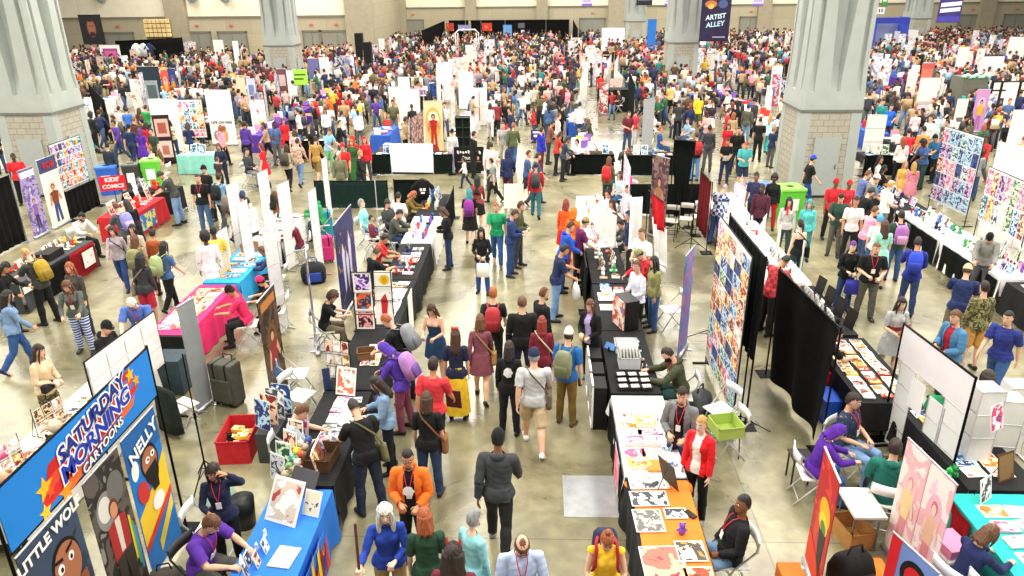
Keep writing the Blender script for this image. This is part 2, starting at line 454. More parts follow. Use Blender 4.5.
# hair and headwear, in head space (face looks along +Y)
_hair={}
def shellhead(bm,scale,zfront,zback,noise=.0,mi=0,seed=0,fwd=.35,sideback=None):
    nu,nv=30,20;rnd=random.Random(seed);grid=[]
    for j in range(nv+1):
        a=PI*.93*j/nv+.0;row=[]
        for i in range(nu):
            t=2*PI*i/nu
            d=V((math.sin(a)*math.cos(t),math.sin(a)*math.sin(t),math.cos(a)))
            s=scale if not callable(scale)else scale(d)
            k=1+noise*(math.sin(t*9+seed)*math.sin(a*11+seed*2)*.6+rnd.uniform(-.5,.5))
            row.append(bm.verts.new(V((d.x*HEADR[0]*s[0]*k,d.y*HEADR[1]*s[1]*k-.006,d.z*HEADR[2]*s[2]*k))))
        grid.append(row)
    fs=[]
    for j in range(nv):
        for i in range(nu):
            q=(grid[j][i],grid[j][(i+1)% nu],grid[j+1][(i+1)% nu],grid[j+1][i])
            c=sum((v.co for v in q),V())/4
            y=c.y/HEADR[1]
            lim=zback+(zfront-zback)*min(1,max(0,(y+fwd)/(2*fwd)+.15))
            if c.z >lim:
                try:f=bm.faces.new(q);f.smooth=True;f.material_index=mi;fs.append(f)
                except ValueError:pass
    bmesh.ops.delete(bm,geom=[v for v in bm.verts if not v.link_faces],context='VERTS')
    return fs
def hang_hair(bm,zb,width=1.0,noise=.006,seed=0,z0=.05,back=1.0):
    """hanging hair: thick crescent shells round the back and sides of the head"""
    rnd=random.Random(seed);n=15;rings=[]
    for j in range(9):
        t=j/8;z=z0+(zb-z0)*t;ring=[]
        ang=math.radians(205-55*t)
        rx=HEADR[0]*(1.14+.25*t)*width;ry=HEADR[1]*(1.12+.12*t)
        inner=.62
        for i in range(n):
            a=-PI/2-ang/2+ang*i/(n-1)
            k=1+noise*10*(rnd.random()-.5)*(.4+t)
            ring.append(V((rx*math.cos(a)*k,(ry*math.sin(a)*k-.012-.02*t)*back,z+(.03*math.sin(i*1.7+seed)if j == 8 else 0))))
        for i in reversed(range(n)):
            a=-PI/2-ang/2+ang*i/(n-1)
            ring.append(V((rx*math.cos(a)*inner,ry*math.sin(a)*inner-.012-.02*t,z)))
        rings.append(ring)
    loft(bm,rings,True)
def locks(bm,zb,r):
    for s in (-1,1):tube(bm,[(s*.06,.055,.07),(s*.078,.05,.0),(s*.085,.04,zb*.5),(s*.08,.05,zb)],[r*.6,r,r,r*.4],8)
def hairmat(c):
    key=('hair',c)
    if key in _M:return _M[key]
    m,nt,b=new_mat('hair_'+c.lstrip('#'));b.inputs['Roughness'].default_value=.55
    tc=nt.nodes.new('ShaderNodeTexCoord');mp=nt.nodes.new('ShaderNodeMapping');mp.inputs['Scale'].default_value=(70,70,7)
    n=nt.nodes.new('ShaderNodeTexNoise');n.inputs['Scale'].default_value=1;n.inputs['Detail'].default_value=3
    r=nt.nodes.new('ShaderNodeValToRGB');r.color_ramp.elements[0].position=.35;r.color_ramp.elements[1].position=.68;q=lin(c)
    r.color_ramp.elements[0].color=tuple(x*.5 for x in q[:3])+(1,);r.color_ramp.elements[1].color=tuple(min(1,x*1.25+.01)for x in q[:3])+(1,)
    for a,d in ((tc.outputs['Object'],mp.inputs[0]),(mp.outputs[0],n.inputs[0]),(n.outputs['Fac'],r.inputs[0]),(r.outputs[0],b.inputs['Base Color'])):nt.links.new(a,d)
    bp=nt.nodes.new('ShaderNodeBump');bp.inputs['Strength'].default_value=.5;bp.inputs['Distance'].default_value=.01;nt.links.new(n.outputs['Fac'],bp.inputs['Height']);nt.links.new(bp.outputs[0],b.inputs['Normal'])
    _M[key]=m;return m
def hair_mesh(kind):
    if kind in _hair:return _hair[kind]
    bm=bmesh.new();S=(1.10,1.09,1.07)
    if kind == 'short':shellhead(bm,S,.062,-.06,.06,seed=1)
    elif kind == 'crop':shellhead(bm,(1.05,1.05,1.04),.068,-.05,.02,seed=2)
    elif kind == 'balding':shellhead(bm,lambda d:(1.07,1.06,1.03)if d.z <.62 else (.96,.96,.96),.03,-.06,.02,seed=3)
    elif kind == 'fluffy':shellhead(bm,(1.22,1.16,1.16),.05,-.07,.07,seed=4)
    elif kind == 'afro':shellhead(bm,(1.55,1.38,1.34),.055,-.10,.10,seed=5)
    elif kind == 'bob':shellhead(bm,(1.16,1.12,1.08),.06,-.10,.06,seed=6);hang_hair(bm,-.17,1.0,.010,seed=6);locks(bm,-.12,.018)
    elif kind == 'long':shellhead(bm,(1.1,1.08,1.07),.058,-.08,.06,seed=7);hang_hair(bm,-.33,1.0,.011,seed=7);locks(bm,-.24,.018)
    elif kind == 'verylong':shellhead(bm,(1.15,1.12,1.09),.058,-.08,.06,seed=8);hang_hair(bm,-.47,1.1,.011,seed=8);locks(bm,-.38,.032)
    elif kind == 'curly':shellhead(bm,(1.3,1.2,1.15),.05,-.1,.09,seed=9);hang_hair(bm,-.27,1.3,.014,seed=9)
    elif kind == 'bun':shellhead(bm,S,.06,-.08,.025,seed=10);ellip(bm,(0,-.035,.145),(.042,.042,.038))
    elif kind == 'pony':
        shellhead(bm,(1.08,1.08,1.06),.062,-.08,.02,seed=11)
        tube(bm,[(0,-.10,.04),(0,-.145,.0),(0,-.15,-.1),(0,-.13,-.2)],[.024,.034,.032,.012],10)
    elif kind in ('cap','capback'):
        shellhead(bm,(1.07,1.07,1.04),.02,-.06,.02,1,seed=12)
        shellhead(bm,(1.13,1.13,1.12),.045,.015,0,0,seed=0)
        s=-1 if kind == 'capback' else 1
        n=12;rows=[]
        for r in (1.0,1.35,1.7):
            rows.append([bm.verts.new(V((.072*math.cos(a)*(1+.04*r),s*(.055+(.052*r)*math.sin(a)),.052-.012*(r-1))))for a in [PI*i/n for i in range(n+1)]])
        for a,b in zip(rows,rows[1:]):
            for i in range(n):bm.faces.new((a[i],a[i+1],b[i+1],b[i]))
        lo=[bm.verts.new(v.co-V((0,0,.006)))for v in rows[2]];li=[bm.verts.new(v.co-V((0,0,.006)))for v in rows[0]]
        for i in range(n):
            bm.faces.new((rows[2][i],rows[2][i+1],lo[i+1],lo[i]));bm.faces.new((li[i],lo[i],lo[i+1],li[i+1]))
        ellip(bm,(0,-.006,.135),(.009,.009,.006))
    elif kind == 'caplong':
        shellhead(bm,(1.13,1.13,1.12),.045,.015,0,0,seed=0)
        k0=len(bm.faces);hang_hair(bm,-.3,1.0,seed=13);bm.faces.ensure_lookup_table()
        for f in list(bm.faces)[k0:]:f.material_index=1
    elif kind == 'beanie':
        shellhead(bm,(1.07,1.07,1.0),.0,-.07,.03,1,seed=14)
        shellhead(bm,(1.15,1.13,1.18),.05,.0,.012,0,seed=15)
    elif kind == 'brimhat':
        shellhead(bm,(1.07,1.07,1.0),.0,-.07,.03,1,seed=14)
        shellhead(bm,(1.15,1.13,1.15),.05,.03,.0,0,seed=15)
        loft(bm,[[V((HEADR[0]*k*math.cos(2*PI*i/24),HEADR[1]*k*math.sin(2*PI*i/24),z))for i in range(24)]for k,z in ((1.1,.05),(1.8,.036),(1.8,.030),(1.1,.044))],False)
    elif kind == 'hood':
        shellhead(bm,(1.32,1.3,1.2),.075,-.13,.02,seed=16);hang_hair(bm,-.17,1.15,.003,seed=16)
    elif kind == 'horns':
        shellhead(bm,(1.4,1.28,1.2),.05,-.12,.10,0,seed=17);hang_hair(bm,-.24,1.4,.014,seed=17)
        for s in (-1,1):
            k0=len(bm.faces);tube(bm,[(s*.055,.0,.10),(s*.075,.01,.15),(s*.07,.02,.19)],[.022,.016,.004],8)
            for f in list(bm.faces)[k0:]:f.material_index=1
    for f in bm.faces:f.smooth=True
    me=to_mesh(bm,'hair',[None,None])
    # give thin shells a body
    _hair[kind]=me
    return me
_misc={}
def hood_mesh():
    if 'hood' not in _misc:
        bm=bmesh.new()
        pts=[V((.085*math.cos(a),-.03+.075*math.sin(a),.185-.01*math.sin(a)))for a in [PI*.0-PI*i/10 for i in range(11)]]
        tube(bm,pts,[.015]+[.024,.032,.042,.052,.056,.052,.042,.032,.024]+[.015],10)
        _misc['hood']=to_mesh(bm,'hood',[None])
    return _misc['hood']
def lanyard_mesh():
    if 'lan' not in _misc:
        bm=bmesh.new()
        for s in (-1,1):tube(bm,[(s*.062,.02,.215),(s*.055,.105,.16),(s*.03,.148,.05),(0,.150,-.06)],[.006]*4,6)
        _misc['lan']=to_mesh(bm,'lanyard',[None]);bm=bmesh.new();add_box(bm,(0,.152,-.11),(.075,.008,.10));_misc['badge']=to_mesh(bm,'badge',[paper('#f2efe8')])
    return _misc['lan']
def glasses_mesh():
    if 'gl' not in _misc:
        bm=bmesh.new()
        for s in (-1,1):
            tube(bm,[(s*.031+.02*math.cos(a),.104,.012+.016*math.sin(a))for a in [2*PI*i/10 for i in range(11)]],[.0025]*11,5)
            tube(bm,[(s*.052,.1,.014),(s*.079,.02,.01)],[.0025]*2,5)
        tube(bm,[(-.011,.106,.014),(.011,.106,.014)],[.0025]*2,5)
        _misc['gl']=to_mesh(bm,'glasses',[None])
    return _misc['gl']
def beard_mesh():
    if 'bd' not in _misc:
        bm=bmesh.new()
        n=14;rings=[]
        for z,k in ((-.035,1.06),(-.07,1.12),(-.105,1.15),(-.13,.8)):
            rings.append([V((.072*k*math.cos(a)*(1 if z >-.1 else .75),.012+.086*k*math.sin(a),z-.004*math.sin(i*2.1)))for i,a in enumerate([PI*(-.06+1.12*q/n)for q in range(n+1)])])
        vr=[[bm.verts.new(p)for p in r]for r in rings]
        for a,b in zip(vr,vr[1:]):
            for i in range(n):
                if a is vr[0]and 5 <= i <= 8:continue
                bm.faces.new((a[i],a[i+1],b[i+1],b[i])).smooth=True
        _misc['bd']=to_mesh(bm,'beard',[None])
    return _misc['bd']
def graphic_mesh():
    if 'gr' not in _misc:
        bm=bmesh.new()
        c=bm.verts.new((0,.158,.02));r=[bm.verts.new((.07*math.cos(2*PI*i/14)*(1+.2*math.sin(i*3)),.153-.6*abs(.07*math.cos(2*PI*i/14))** 1.6,.02+.075*math.sin(2*PI*i/14)))for i in range(14)]
        for i in range(14):bm.faces.new((c,r[i],r[(i+1)% 14]))
        _misc['gr']=to_mesh(bm,'chest_graphic',[None])
    return _misc['gr']
SKIN={'l':'#e2b193','p':'#efc8ae','t':'#c98f69','b':'#8c5a3c','d':'#5a3826'}
COL=dict(black='#17171a',charcoal='#303034',grey='#85868a',lgrey='#b9babc',white='#f1f0ec',cream='#e9ddc4',navy='#1c2747',blue='#2458a6',royal='#1f3fc0',sky='#7cc0e4',teal='#1f8f92',turq='#86d6d8',green='#1f7a4a',dgreen='#1e4634',lime='#8fc43a',olive='#5d5c39',khaki='#b79a6b',tan='#c9a57c',brown='#5f3b25',rust='#a7522d',orange='#f07422',yellow='#ecc226',mustard='#d3a12a',red='#d3202a',crimson='#a3142b',maroon='#6e1f2e',wine='#7b3a48',pink='#ef7f9f',hot='#e02a72',purple='#55309a',violet='#7d55c0',lilac='#b8a2d6',denim='#3f5f8c',jeans='#2f476e',ljeans='#7d9cc0',mint='#a6dcc4',stone='#a79c86',plum='#4f1f48')
HAIRC=dict(k='#15110f',d='#2b1a12',b='#4a2d1b',m='#6b4226',g='#a8562a',r='#8c2a1c',y='#c79a55',w='#e8e4da',s='#9a9a9a',t='#2fa3a8',p='#6a2a86',n='#3a7fc0',o='#b0602e')
def col(c):return COL.get(c,c)
_skin_eye=('#efeae2','#2a1c16')
PEOPLE=[]
def person(x=None,y=None,sex='m',pose='stand',face=0,top='tee',tc='black',bot='trousers',bc='jeans',hair='short',hc='d',skin='l',label='',h=1.0,w=1.0,pos=None,shoes='charcoal',extra='',capc=None,patt=None,group=None,tmat=None,bmat=None,cat='person',ic='white'):
    """x, y: the top of the head in the photograph; the figure stands where that ray meets its height"""
    D=body(sex,pose)
    fs=.945 if sex == 'f' else 1.0
    H=h*fs;w=w*.90
    rz=-math.radians(face)
    hm=D['head'];hx,hy=hm.translation.x,hm.translation.y
    sc=V((w*H,w*H,H))
    if pos is None:
        g=G(x,y,(D['top']+.008)*H)
        off=Matrix.Rotation(rz,3,'Z')@ V((hx*sc.x,hy*sc.y,0))
        loc=V((g.x-off.x,g.y-off.y,0))
        for q in PEOPLE:
            d=loc-q.location;need=.66 if pose in SIT and q['_pose']in SIT else .5
            if d.length <need:loc=q.location+(d.normalized()if d.length >.02 else V((0,1,0)))*need
    else:loc=V((pos[0],pos[1],0))
    sk=mat(SKIN[skin],.55,.06,14,0,.4,'skin')
    lip=mat({'l':'#b9685c','p':'#c9776a','t':'#9a5a48','b':'#5f3430','d':'#3d2320'}[skin],.5,0,kind='lip')
    o=link('person',D['mesh'],None,loc,rz,mats=[sk,mat(_skin_eye[0],.3,0,kind='eye'),mat(_skin_eye[1],.4,0,kind='eye'),lip])
    o.scale=sc
    tag(o,label,cat,group)
    tm=tmat or mat(col(tc),.85,.16,11)
    bmt=bmat or mat(col(bc),.85,.18,9)
    if top == 'dress':
        a=link('dress_bodice',top_mesh(D,'strap' if 's' in extra else 'tee'),o,(0,0,0),mats=[tm]);link('dress_skirt',bottom_mesh(D,'dressskirt'),o,(0,0,0),mats=[bmt if bot == 'two' else tm])
    else:
        link({'tee':'shirt','tank':'tank_top','long':'shirt','hoodie':'hoodie','jacket':'jacket','open':'jacket','strap':'strapless_top'}[top],top_mesh(D,top),o,(0,0,0),mats=[tm])
        if 'O' in extra:link('inner_shirt',top_mesh(D,'tee'),o,(0,0,0),mats=[mat(col(ic),.85,.1,11)])
        if (top == 'hoodie' or 'H' in extra)and hair != 'hood':link('hood',hood_mesh(),o,M=D['chest'],mats=[tm])
        link(bot if 'skirt' not in bot else 'skirt',bottom_mesh(D,bot),o,(0,0,0),mats=[bmt])
    sh=mat(col(shoes),.6,.08,kind='shoe')
    for nm in 'LR':link('shoe',shoe_mesh(D,nm),o,(0,0,0),mats=[sh])
    if hair != 'bald':
        hmesh=hair_mesh(hair)
        hmat=hairmat(HAIRC.get(hc,hc))
        if hair in ('cap','capback','caplong','beanie','brimhat'):link('cap' if 'cap' in hair else 'hat',hmesh,o,M=hm,mats=[mat(col(capc or 'black'),.8,.08),hmat])
        elif hair == 'hood':link('hood',hmesh,o,M=hm,mats=[tm,tm])
        elif hair == 'horns':link('hair',hmesh,o,M=hm,mats=[hmat,mat('#b3202a',.5,.05)])
        else:link('hair',hmesh,o,M=hm,mats=[hmat,hmat])
    if 'L' in extra:lk=link('lanyard',lanyard_mesh(),o,M=D['chest'],mats=[mat('#d0304a',.6,0)]);link('badge',_misc['badge'],lk,(0,0,0))
    if 'G' in extra:link('glasses',glasses_mesh(),o,M=hm,mats=[mat('#181818',.3,0,kind='frame')])
    if 'B' in extra:link('beard',beard_mesh(),o,M=hm,mats=[mat(HAIRC.get(hc if hair != 'bald' else 'b','#4a2d1b'),.7,.35,40,0,.3,'hair')])
    if 'W' in extra:link('chest_graphic',graphic_mesh(),o,M=D['chest'],mats=[mat('#f2f2ee',.8,.1,20)])
    o['_pose']=pose
    PEOPLE.append(o)
    if pose in SIT and 'N' not in extra:
        PENDING_CHAIRS.append((loc.copy(),rz,label))
    return o,D
PENDING_CHAIRS=[]
def on_person(pd,M_local,bone='chest'):
    o,D=pd
    T=Matrix.Translation(o.location)@ Matrix.Rotation(o.rotation_euler.z,4,'Z')@ Matrix.Diagonal((o.scale.x,o.scale.y,o.scale.z,1))
    return T @ D[bone]@ M_local
def hand_point(pd,nm,extra=.09):
    o,D=pd;J=D['J']
    s=-1 if nm == 'L' else 1
    d,n,w=hand_frame(J,nm,s)
    p=J['wr'+nm]+d*extra+n*.03
    T=Matrix.Translation(o.location)@ Matrix.Rotation(o.rotation_euler.z,4,'Z')@ Matrix.Diagonal((o.scale.x,o.scale.y,o.scale.z,1))
    return T @ p
def _clean(M):
    l,r,s=M.decompose();return Matrix.LocRotScale(l,r,V((1,1,1)))
_bp={}
def backpack(pd,c1,c2=None,label='',small=False):
    if 'bp' not in _bp:
        bm=bmesh.new();n=16
        def sq(cx,cy,z,a,b):
            return [V((cx+a*math.copysign(abs(math.cos(t))** .5,math.cos(t)),cy+b*math.copysign(abs(math.sin(t))** .5,math.sin(t)),z))for t in [2*PI*i/n for i in range(n)]]
        loft(bm,[sq(0,-.235,z,a,b)for z,a,b in ((-.27,.10,.06),(-.26,.13,.085),(-.05,.145,.095),(.10,.135,.085),(.17,.10,.06),(.19,.05,.03))])
        b1=to_mesh(bm,'pack',[None])
        bm=bmesh.new();loft(bm,[sq(0,-.33,z,a,b)for z,a,b in ((-.24,.08,.025),(-.23,.105,.035),(-.08,.11,.038),(-.04,.09,.02))]);b2=to_mesh(bm,'pocket',[None])
        bm=bmesh.new()
        for s in (-1,1):tube(bm,[(s*.09,-.16,.16),(s*.11,-.03,.215),(s*.115,.10,.15),(s*.12,.135,.02),(s*.145,.05,-.14),(s*.12,-.16,-.2)],[(.018,.008)]*6,6)
        b3=to_mesh(bm,'strap',[None]);_bp['bp']=(b1,b2,b3)
    b1,b2,b3=_bp['bp']
    o=empty('backpack',None,M=_clean(on_person(pd,Matrix.Identity(4))))
    m1,m2=mat(col(c1),.7,.15,kind='canvas'),mat(col(c2 or c1),.7,.1,kind='canvas')
    pb=link('pack_body',b1,o,(0,0,0),mats=[m1]);link('pocket',b2,pb,(0,0,0),mats=[m2]);link('shoulder_straps',b3,o,(0,0,0),mats=[m2])
    return tag(o,label,'backpack')
def shoulder_bag(pd,c,label,side=1,big=1.0):
    key=('sb',side,big)
    if key not in _bp:
        bm=bmesh.new()
        loft(bm,[[V((side*.235+.045*math.cos(t),.02+.15*big*math.copysign(abs(math.sin(t))** .6,math.sin(t)),z))for t in [2*PI*i/14 for i in range(14)]]for z in (-.42-.05*big,-.40,-.25,-.22)])
        a=to_mesh(bm,'bag',[None]);bm=bmesh.new()
        tube(bm,[(side*.235,.10,-.24),(side*.12,.16,.0),(-side*.06,.14,.15),(-side*.12,.0,.215),(-side*.05,-.13,.14),(side*.12,-.17,-.04),(side*.235,-.08,-.24)],[(.014,.006)]*7,6)
        _bp[key]=(a,to_mesh(bm,'strap',[None]))
    a,b=_bp[key]
    o=empty('shoulder_bag',None,M=_clean(on_person(pd,Matrix.Identity(4))))
    m=mat(col(c),.8,.15,kind='canvas')
    link('bag_body',a,o,(0,0,0),mats=[m]);link('strap',b,o,(0,0,0),mats=[m])
    return tag(o,label,'bag')
def held(pd,nm,kind,c,label,c2=None):
    p=hand_point(pd,nm);rz=pd[0].rotation_euler.z
    bm=bmesh.new()
    if kind == 'phone':add_box(bm,(0,.02,.02),(.075,.012,.15),0,M=Matrix.Rotation(-.9,4,'X'),bev=.004);nm2,cat='phone','phone'
    elif kind == 'paper':add_box(bm,(0,.03,.06),(.21,.006,.29),0,M=Matrix.Rotation(-.7,4,'X'));nm2,cat='sheet_of_paper','paper'
    elif kind == 'bag':
        loft(bm,[[V((a*math.copysign(abs(math.cos(t))** .4,math.cos(t)),b*math.copysign(abs(math.sin(t))** .4,math.sin(t)),z))for t in [2*PI*i/16 for i in range(16)]]for a,b,z in ((.12,.05,-.42),(.15,.07,-.40),(.15,.06,-.2),(.14,.02,-.09))])
        tube(bm,[(-.08,0,-.1),(-.05,0,.0),(.05,0,.0),(.08,0,-.1)],[.008]*4,6);nm2,cat='carrier_bag','bag'
    elif kind == 'cup':
        tube(bm,[(0,.0,-.06),(0,0,.07)],[.032,.042],14,dome=False);nm2,cat='paper_cup','cup'
    elif kind == 'folder':add_box(bm,(0,.03,.0),(.25,.02,.34),0,M=Matrix.Rotation(.15,4,'X'),bev=.004);nm2,cat='folder','folder'
    o=part(nm2,bm,mat(col(c),.6,.05),None,p,rz)
    return tag(o,label,cat)
# ------------------------------------------------------------------ furniture and booth gear
ORD=['first','second','third','fourth','fifth','sixth','seventh','eighth','ninth','tenth','eleventh','twelfth','thirteenth','fourteenth','fifteenth','sixteenth','seventeenth','eighteenth','nineteenth','twentieth']
WHITEP='#ecebe6'
_tm={}
def table(cx,cy,wx,ly,label,rz=0.0,h=.74):
    """folding trestle table, long side along Y"""
    key=(round(wx,2),round(ly,2),h)
    if key not in _tm:
        bm=bmesh.new();add_box(bm,(0,0,h-.02),(wx,ly,.04),bev=.008);a=to_mesh(bm,'tabletop',[plastic('#d9d6cf')])
        bm=bmesh.new()
        tube(bm,[(-wx*.38,0,.012),(-wx*.38,0,h-.05)],[.014]*2,8);tube(bm,[(wx*.38,0,.012),(wx*.38,0,h-.05)],[.014]*2,8)
        tube(bm,[(-wx*.42,0,.014),(wx*.42,0,.014)],[.014]*2,8);tube(bm,[(-wx*.38,0,h-.1),(wx*.38,0,h-.1)],[.012]*2,8)
        _tm[key]=(a,to_mesh(bm,'leg_frame',[metal('#8b8d90')]))
    a,b=_tm[key]
    o=empty('folding_table',(cx,cy,0),rz)
    link('tabletop',a,o,(0,0,0))
    for s in (-1,1):link('leg_frame',b,o,(0,s*ly*.36,0))
    return tag(o,label,'table')
def cloth(cx,cy,wx,ly,c,label,rz=0.0,drop=(.70,.70,.70,.0),m=None,h=.74,fold=.02,pleat=False,group=None,name='tablecloth'):
    """drop: how far it hangs at +x, -x, -y, +y"""
    bm=bmesh.new();hx,hy=wx/2+.008,ly/2+.008;z0=h+.006
    def add(pts):return [bm.verts.new(p)for p in pts]
    n1=max(8,int(ly/.06));n2=max(6,int(wx/.06))
    f=bm.faces.new(add([(-hx,-hy,z0),(hx,-hy,z0),(hx,hy,z0),(-hx,hy,z0)]))
    rnd=random.Random(int(cx*100+cy*37))
    def side(p0,p1,out,d,n):
        if d <= 0:return
        p0,p1,out=V(p0),V(p1),V(out);ph=rnd.uniform(0,6);rows=[]
        for j in range(6):
            t=j/5;row=[]
            for i in range(n+1):
                s=i/n;L=(p1-p0).length
                amp=fold*t*(math.sin(s*L*(38 if pleat else 15)+ph)+.5*math.sin(s*L*7.3+ph*2))+.012*t+(.012*(1+math.sin(s*L*38))if pleat else 0)
                flare=.05*t*(max(0,1-s*L/.25)+max(0,1-(1-s)*L/.25))
                row.append(bm.verts.new(p0.lerp(p1,s)+out*(amp+flare+.004)+V((0,0,-d*t))))
            rows.append(row)
        for a,b in zip(rows,rows[1:]):
            for i in range(n):bm.faces.new((a[i],a[i+1],b[i+1],b[i])).smooth=True
    side((hx,-hy,z0),(hx,hy,z0),(1,0,0),drop[0],n1)
    side((-hx,hy,z0),(-hx,-hy,z0),(-1,0,0),drop[1],n1)
    side((-hx,-hy,z0),(hx,-hy,z0),(0,-1,0),drop[2],n2)
    side((hx,hy,z0),(-hx,hy,z0),(0,1,0),drop[3],n2)
    bmesh.ops.remove_doubles(bm,verts=bm.verts,dist=.0045)
    o=part(name,bm,m or mat(c,.85,.08,5),None,(cx,cy,0),rz)
    return tag(o,label,'tablecloth',group)
_ch={}
def chair(loc,rz,label,c='#eeeeea',group=None):
    if not _ch:
        bm=bmesh.new();add_box(bm,(0,.0,.445),(.40,.40,.025),bev=.01);_ch['seat']=to_mesh(bm,'seat',[None])
        bm=bmesh.new();n=8
        pts=[(-.2+.4*i/n,-.27-.035*math.sin(PI*i/n),.78)for i in range(n+1)]
        vs=[[bm.verts.new(V(p)+V((0,dy,dz)))for p in pts]for dy,dz in ((0,-.09),(0,.06),(.018,.06),(.018,-.09))]
        for a,b in zip(vs,vs[1:]+vs[:1]):
            for i in range(n):bm.faces.new((a[i],a[i+1],b[i+1],b[i])).smooth=True
        for q in (0,n):bm.faces.new([vs[k][q]for k in range(4)])
        _ch['back']=to_mesh(bm,'backrest',[None])
        for s in (-1,1):
            bm=bmesh.new();tube(bm,[(s*.205,.24,.012),(s*.205,.0,.45),(s*.20,-.24,.70),(s*.20,-.265,.84)],[.013]*4,8);_ch['fl%d' % s]=to_mesh(bm,'front_leg',[None])
            bm=bmesh.new();tube(bm,[(s*.185,-.26,.012),(s*.185,.10,.44)],[.013]*2,8);_ch['rl%d' % s]=to_mesh(bm,'rear_leg',[None])
        bm=bmesh.new();tube(bm,[(-.205,.20,.09),(.205,.20,.09)],[.009]*2,6);tube(bm,[(-.185,-.2,.085),(.185,-.2,.085)],[.009]*2,6);_ch['st']=to_mesh(bm,'stretcher',[None])
    o=empty('folding_chair',(loc[0],loc[1],0),rz)
    m=plastic(c);mm=metal('#d7d7d2' if c == '#eeeeea' else '#4a4a4c',.45)
    link('seat',_ch['seat'],o,(0,0,0),mats=[m]);link('backrest',_ch['back'],o,(0,0,0),mats=[m])
    for s in (-1,1):
        link('leg',_ch['fl%d' % s],o,(0,0,0),mats=[mm]);link('leg',_ch['rl%d' % s],o,(0,0,0),mats=[mm])
    link('stretcher',_ch['st'],o,(0,0,0),mats=[mm])
    return tag(o,label,'chair',group)
# flat art: polygons laid on a panel; x along the panel, z up, one millimetre per layer
class Art:
    def __init__(s):s.bm=bmesh.new();s.mats=[];s.k=0
    def mi(s,m):
        if isinstance(m,str):m=paper(m)
        if m not in s.mats:s.mats.append(m)
        return s.mats.index(m)
    def poly(s,pts,m,y=None):
        s.k += 1;yy=-.008-.0006*s.k if y is None else y
        f=s.bm.faces.new([s.bm.verts.new((p[0],yy,p[1]))for p in pts]);f.material_index=s.mi(m);return s
    def rect(s,x0,z0,x1,z1,m):return s.poly([(x0,z0),(x1,z0),(x1,z1),(x0,z1)],m)
    def oval(s,cx,cz,rx,rz,m,rot=0.0,n=20,a0=0,a1=2*PI):
        c,q=math.cos(rot),math.sin(rot);pts=[]
        for i in range(n):
            t=a0+(a1-a0)*i/(n if a1-a0 >6.2 else n-1);x,z=rx*math.cos(t),rz*math.sin(t)
            pts.append((cx+x*c-z*q,cz+x*q+z*c))
        return s.poly(pts,m)
    def star(s,cx,cz,r,m,rot=0.3,n=5):
        return s.poly([(cx+(r if i % 2 == 0 else r*.45)*math.cos(rot+PI*i/n),cz+(r if i % 2 == 0 else r*.45)*math.sin(rot+PI*i/n))for i in range(2*n)],m)
    def done(s,name,parent,M=None):
        for f in s.bm.faces:
            f.normal_update()
            if f.normal.y >0:f.normal_flip()
        return link(name,to_mesh(s.bm,name,s.mats,recalc=False),parent,(0,0,0),M=M)
def seg_top(tl,tr,z):a,b=G(*tl,z),G(*tr,z);return V((a.x,a.y,0)),V((b.x,b.y,0))
def seg_bot(bl,br):return G(*bl),G(*br)
def seg_frame(p0,p1):
    d=p1-p0;rz=math.atan2(d.y,d.x);c=(p0+p1)/2
    return V((c.x,c.y,0)),rz,d.length
def face_panel(w,h,z0,m,art=None,parent=None,name='printed_panel',th=.012,border=None):
    bm=bmesh.new();add_box(bm,(0,0,z0+h/2),(w,th,h));o=part(name,bm,m,parent)
    return o
def figure_art(A,w,h,z0,bg,fig,skin='#c99474',hairc='#3a2418',acc='#e0b020',cx=0.0):
    """an unnamed standing figure in flat shapes"""
    A.oval(cx,z0+h*.70,w*.30,h*.20,bg)
    A.poly([(cx-w*.18,z0+h*.06),(cx-w*.05,z0+h*.06),(cx,z0+h*.36),(cx+w*.06,z0+h*.05),(cx+w*.19,z0+h*.07),(cx+w*.14,z0+h*.45),(cx-w*.14,z0+h*.45)],fig)
    A.poly([(cx-w*.14,z0+h*.42),(cx+w*.14,z0+h*.42),(cx+w*.24,z0+h*.66),(cx,z0+h*.70),(cx-w*.24,z0+h*.66)],acc)
    A.poly([(cx-w*.24,z0+h*.65),(cx-w*.33,z0+h*.42),(cx-w*.26,z0+h*.40),(cx-w*.15,z0+h*.58)],skin)
    A.poly([(cx+w*.24,z0+h*.65),(cx+w*.36,z0+h*.50),(cx+w*.30,z0+h*.45),(cx+w*.15,z0+h*.58)],skin)
    A.oval(cx,z0+h*.77,w*.12,h*.068,hairc);A.oval(cx,z0+h*.752,w*.09,h*.052,skin)
def banner_stand(p0,p1,h,m,label,z0=.08,art=None,cat='banner',name='banner_stand',group=None,foot=True,c='#b9bbbe',dz=0.0,back=True):
    """roll-up banner: cassette foot, pole behind, printed panel, top rail"""
    loc,rz,w=seg_frame(p0,p1);loc.z=dz
    o=empty(name,loc,rz)
    if foot:
        bm=bmesh.new();loft(bm,[[V((x,.05*math.cos(t),.045+.04*math.sin(t)))for t in [2*PI*i/12 for i in range(12)]]for x in (-w/2-.01,w/2+.01)])
        bc_=part('base_cassette',bm,metal(c),o)
        for s in (-1,1):bm=bmesh.new();add_box(bm,(s*w*.3,0,.008),(.05,.30,.016));part('foot',bm,metal(c),bc_)
        bm=bmesh.new();tube(bm,[(0,.03,.06),(0,.022,h)],[.01]*2,8);part('support_pole',bm,metal(c),o)
    bm=bmesh.new();tube(bm,[(-w/2-.004,0,h),(w/2+.004,0,h)],[.014]*2,8);part('top_rail',bm,metal(c),o)
    p=face_panel(w,h-z0-.012,z0,m,parent=o)
    if art:
        A=Art();art(A,w,h-z0-.012,z0);A.done('printed_artwork',o)
    tag(o,label,cat,group)
    return o
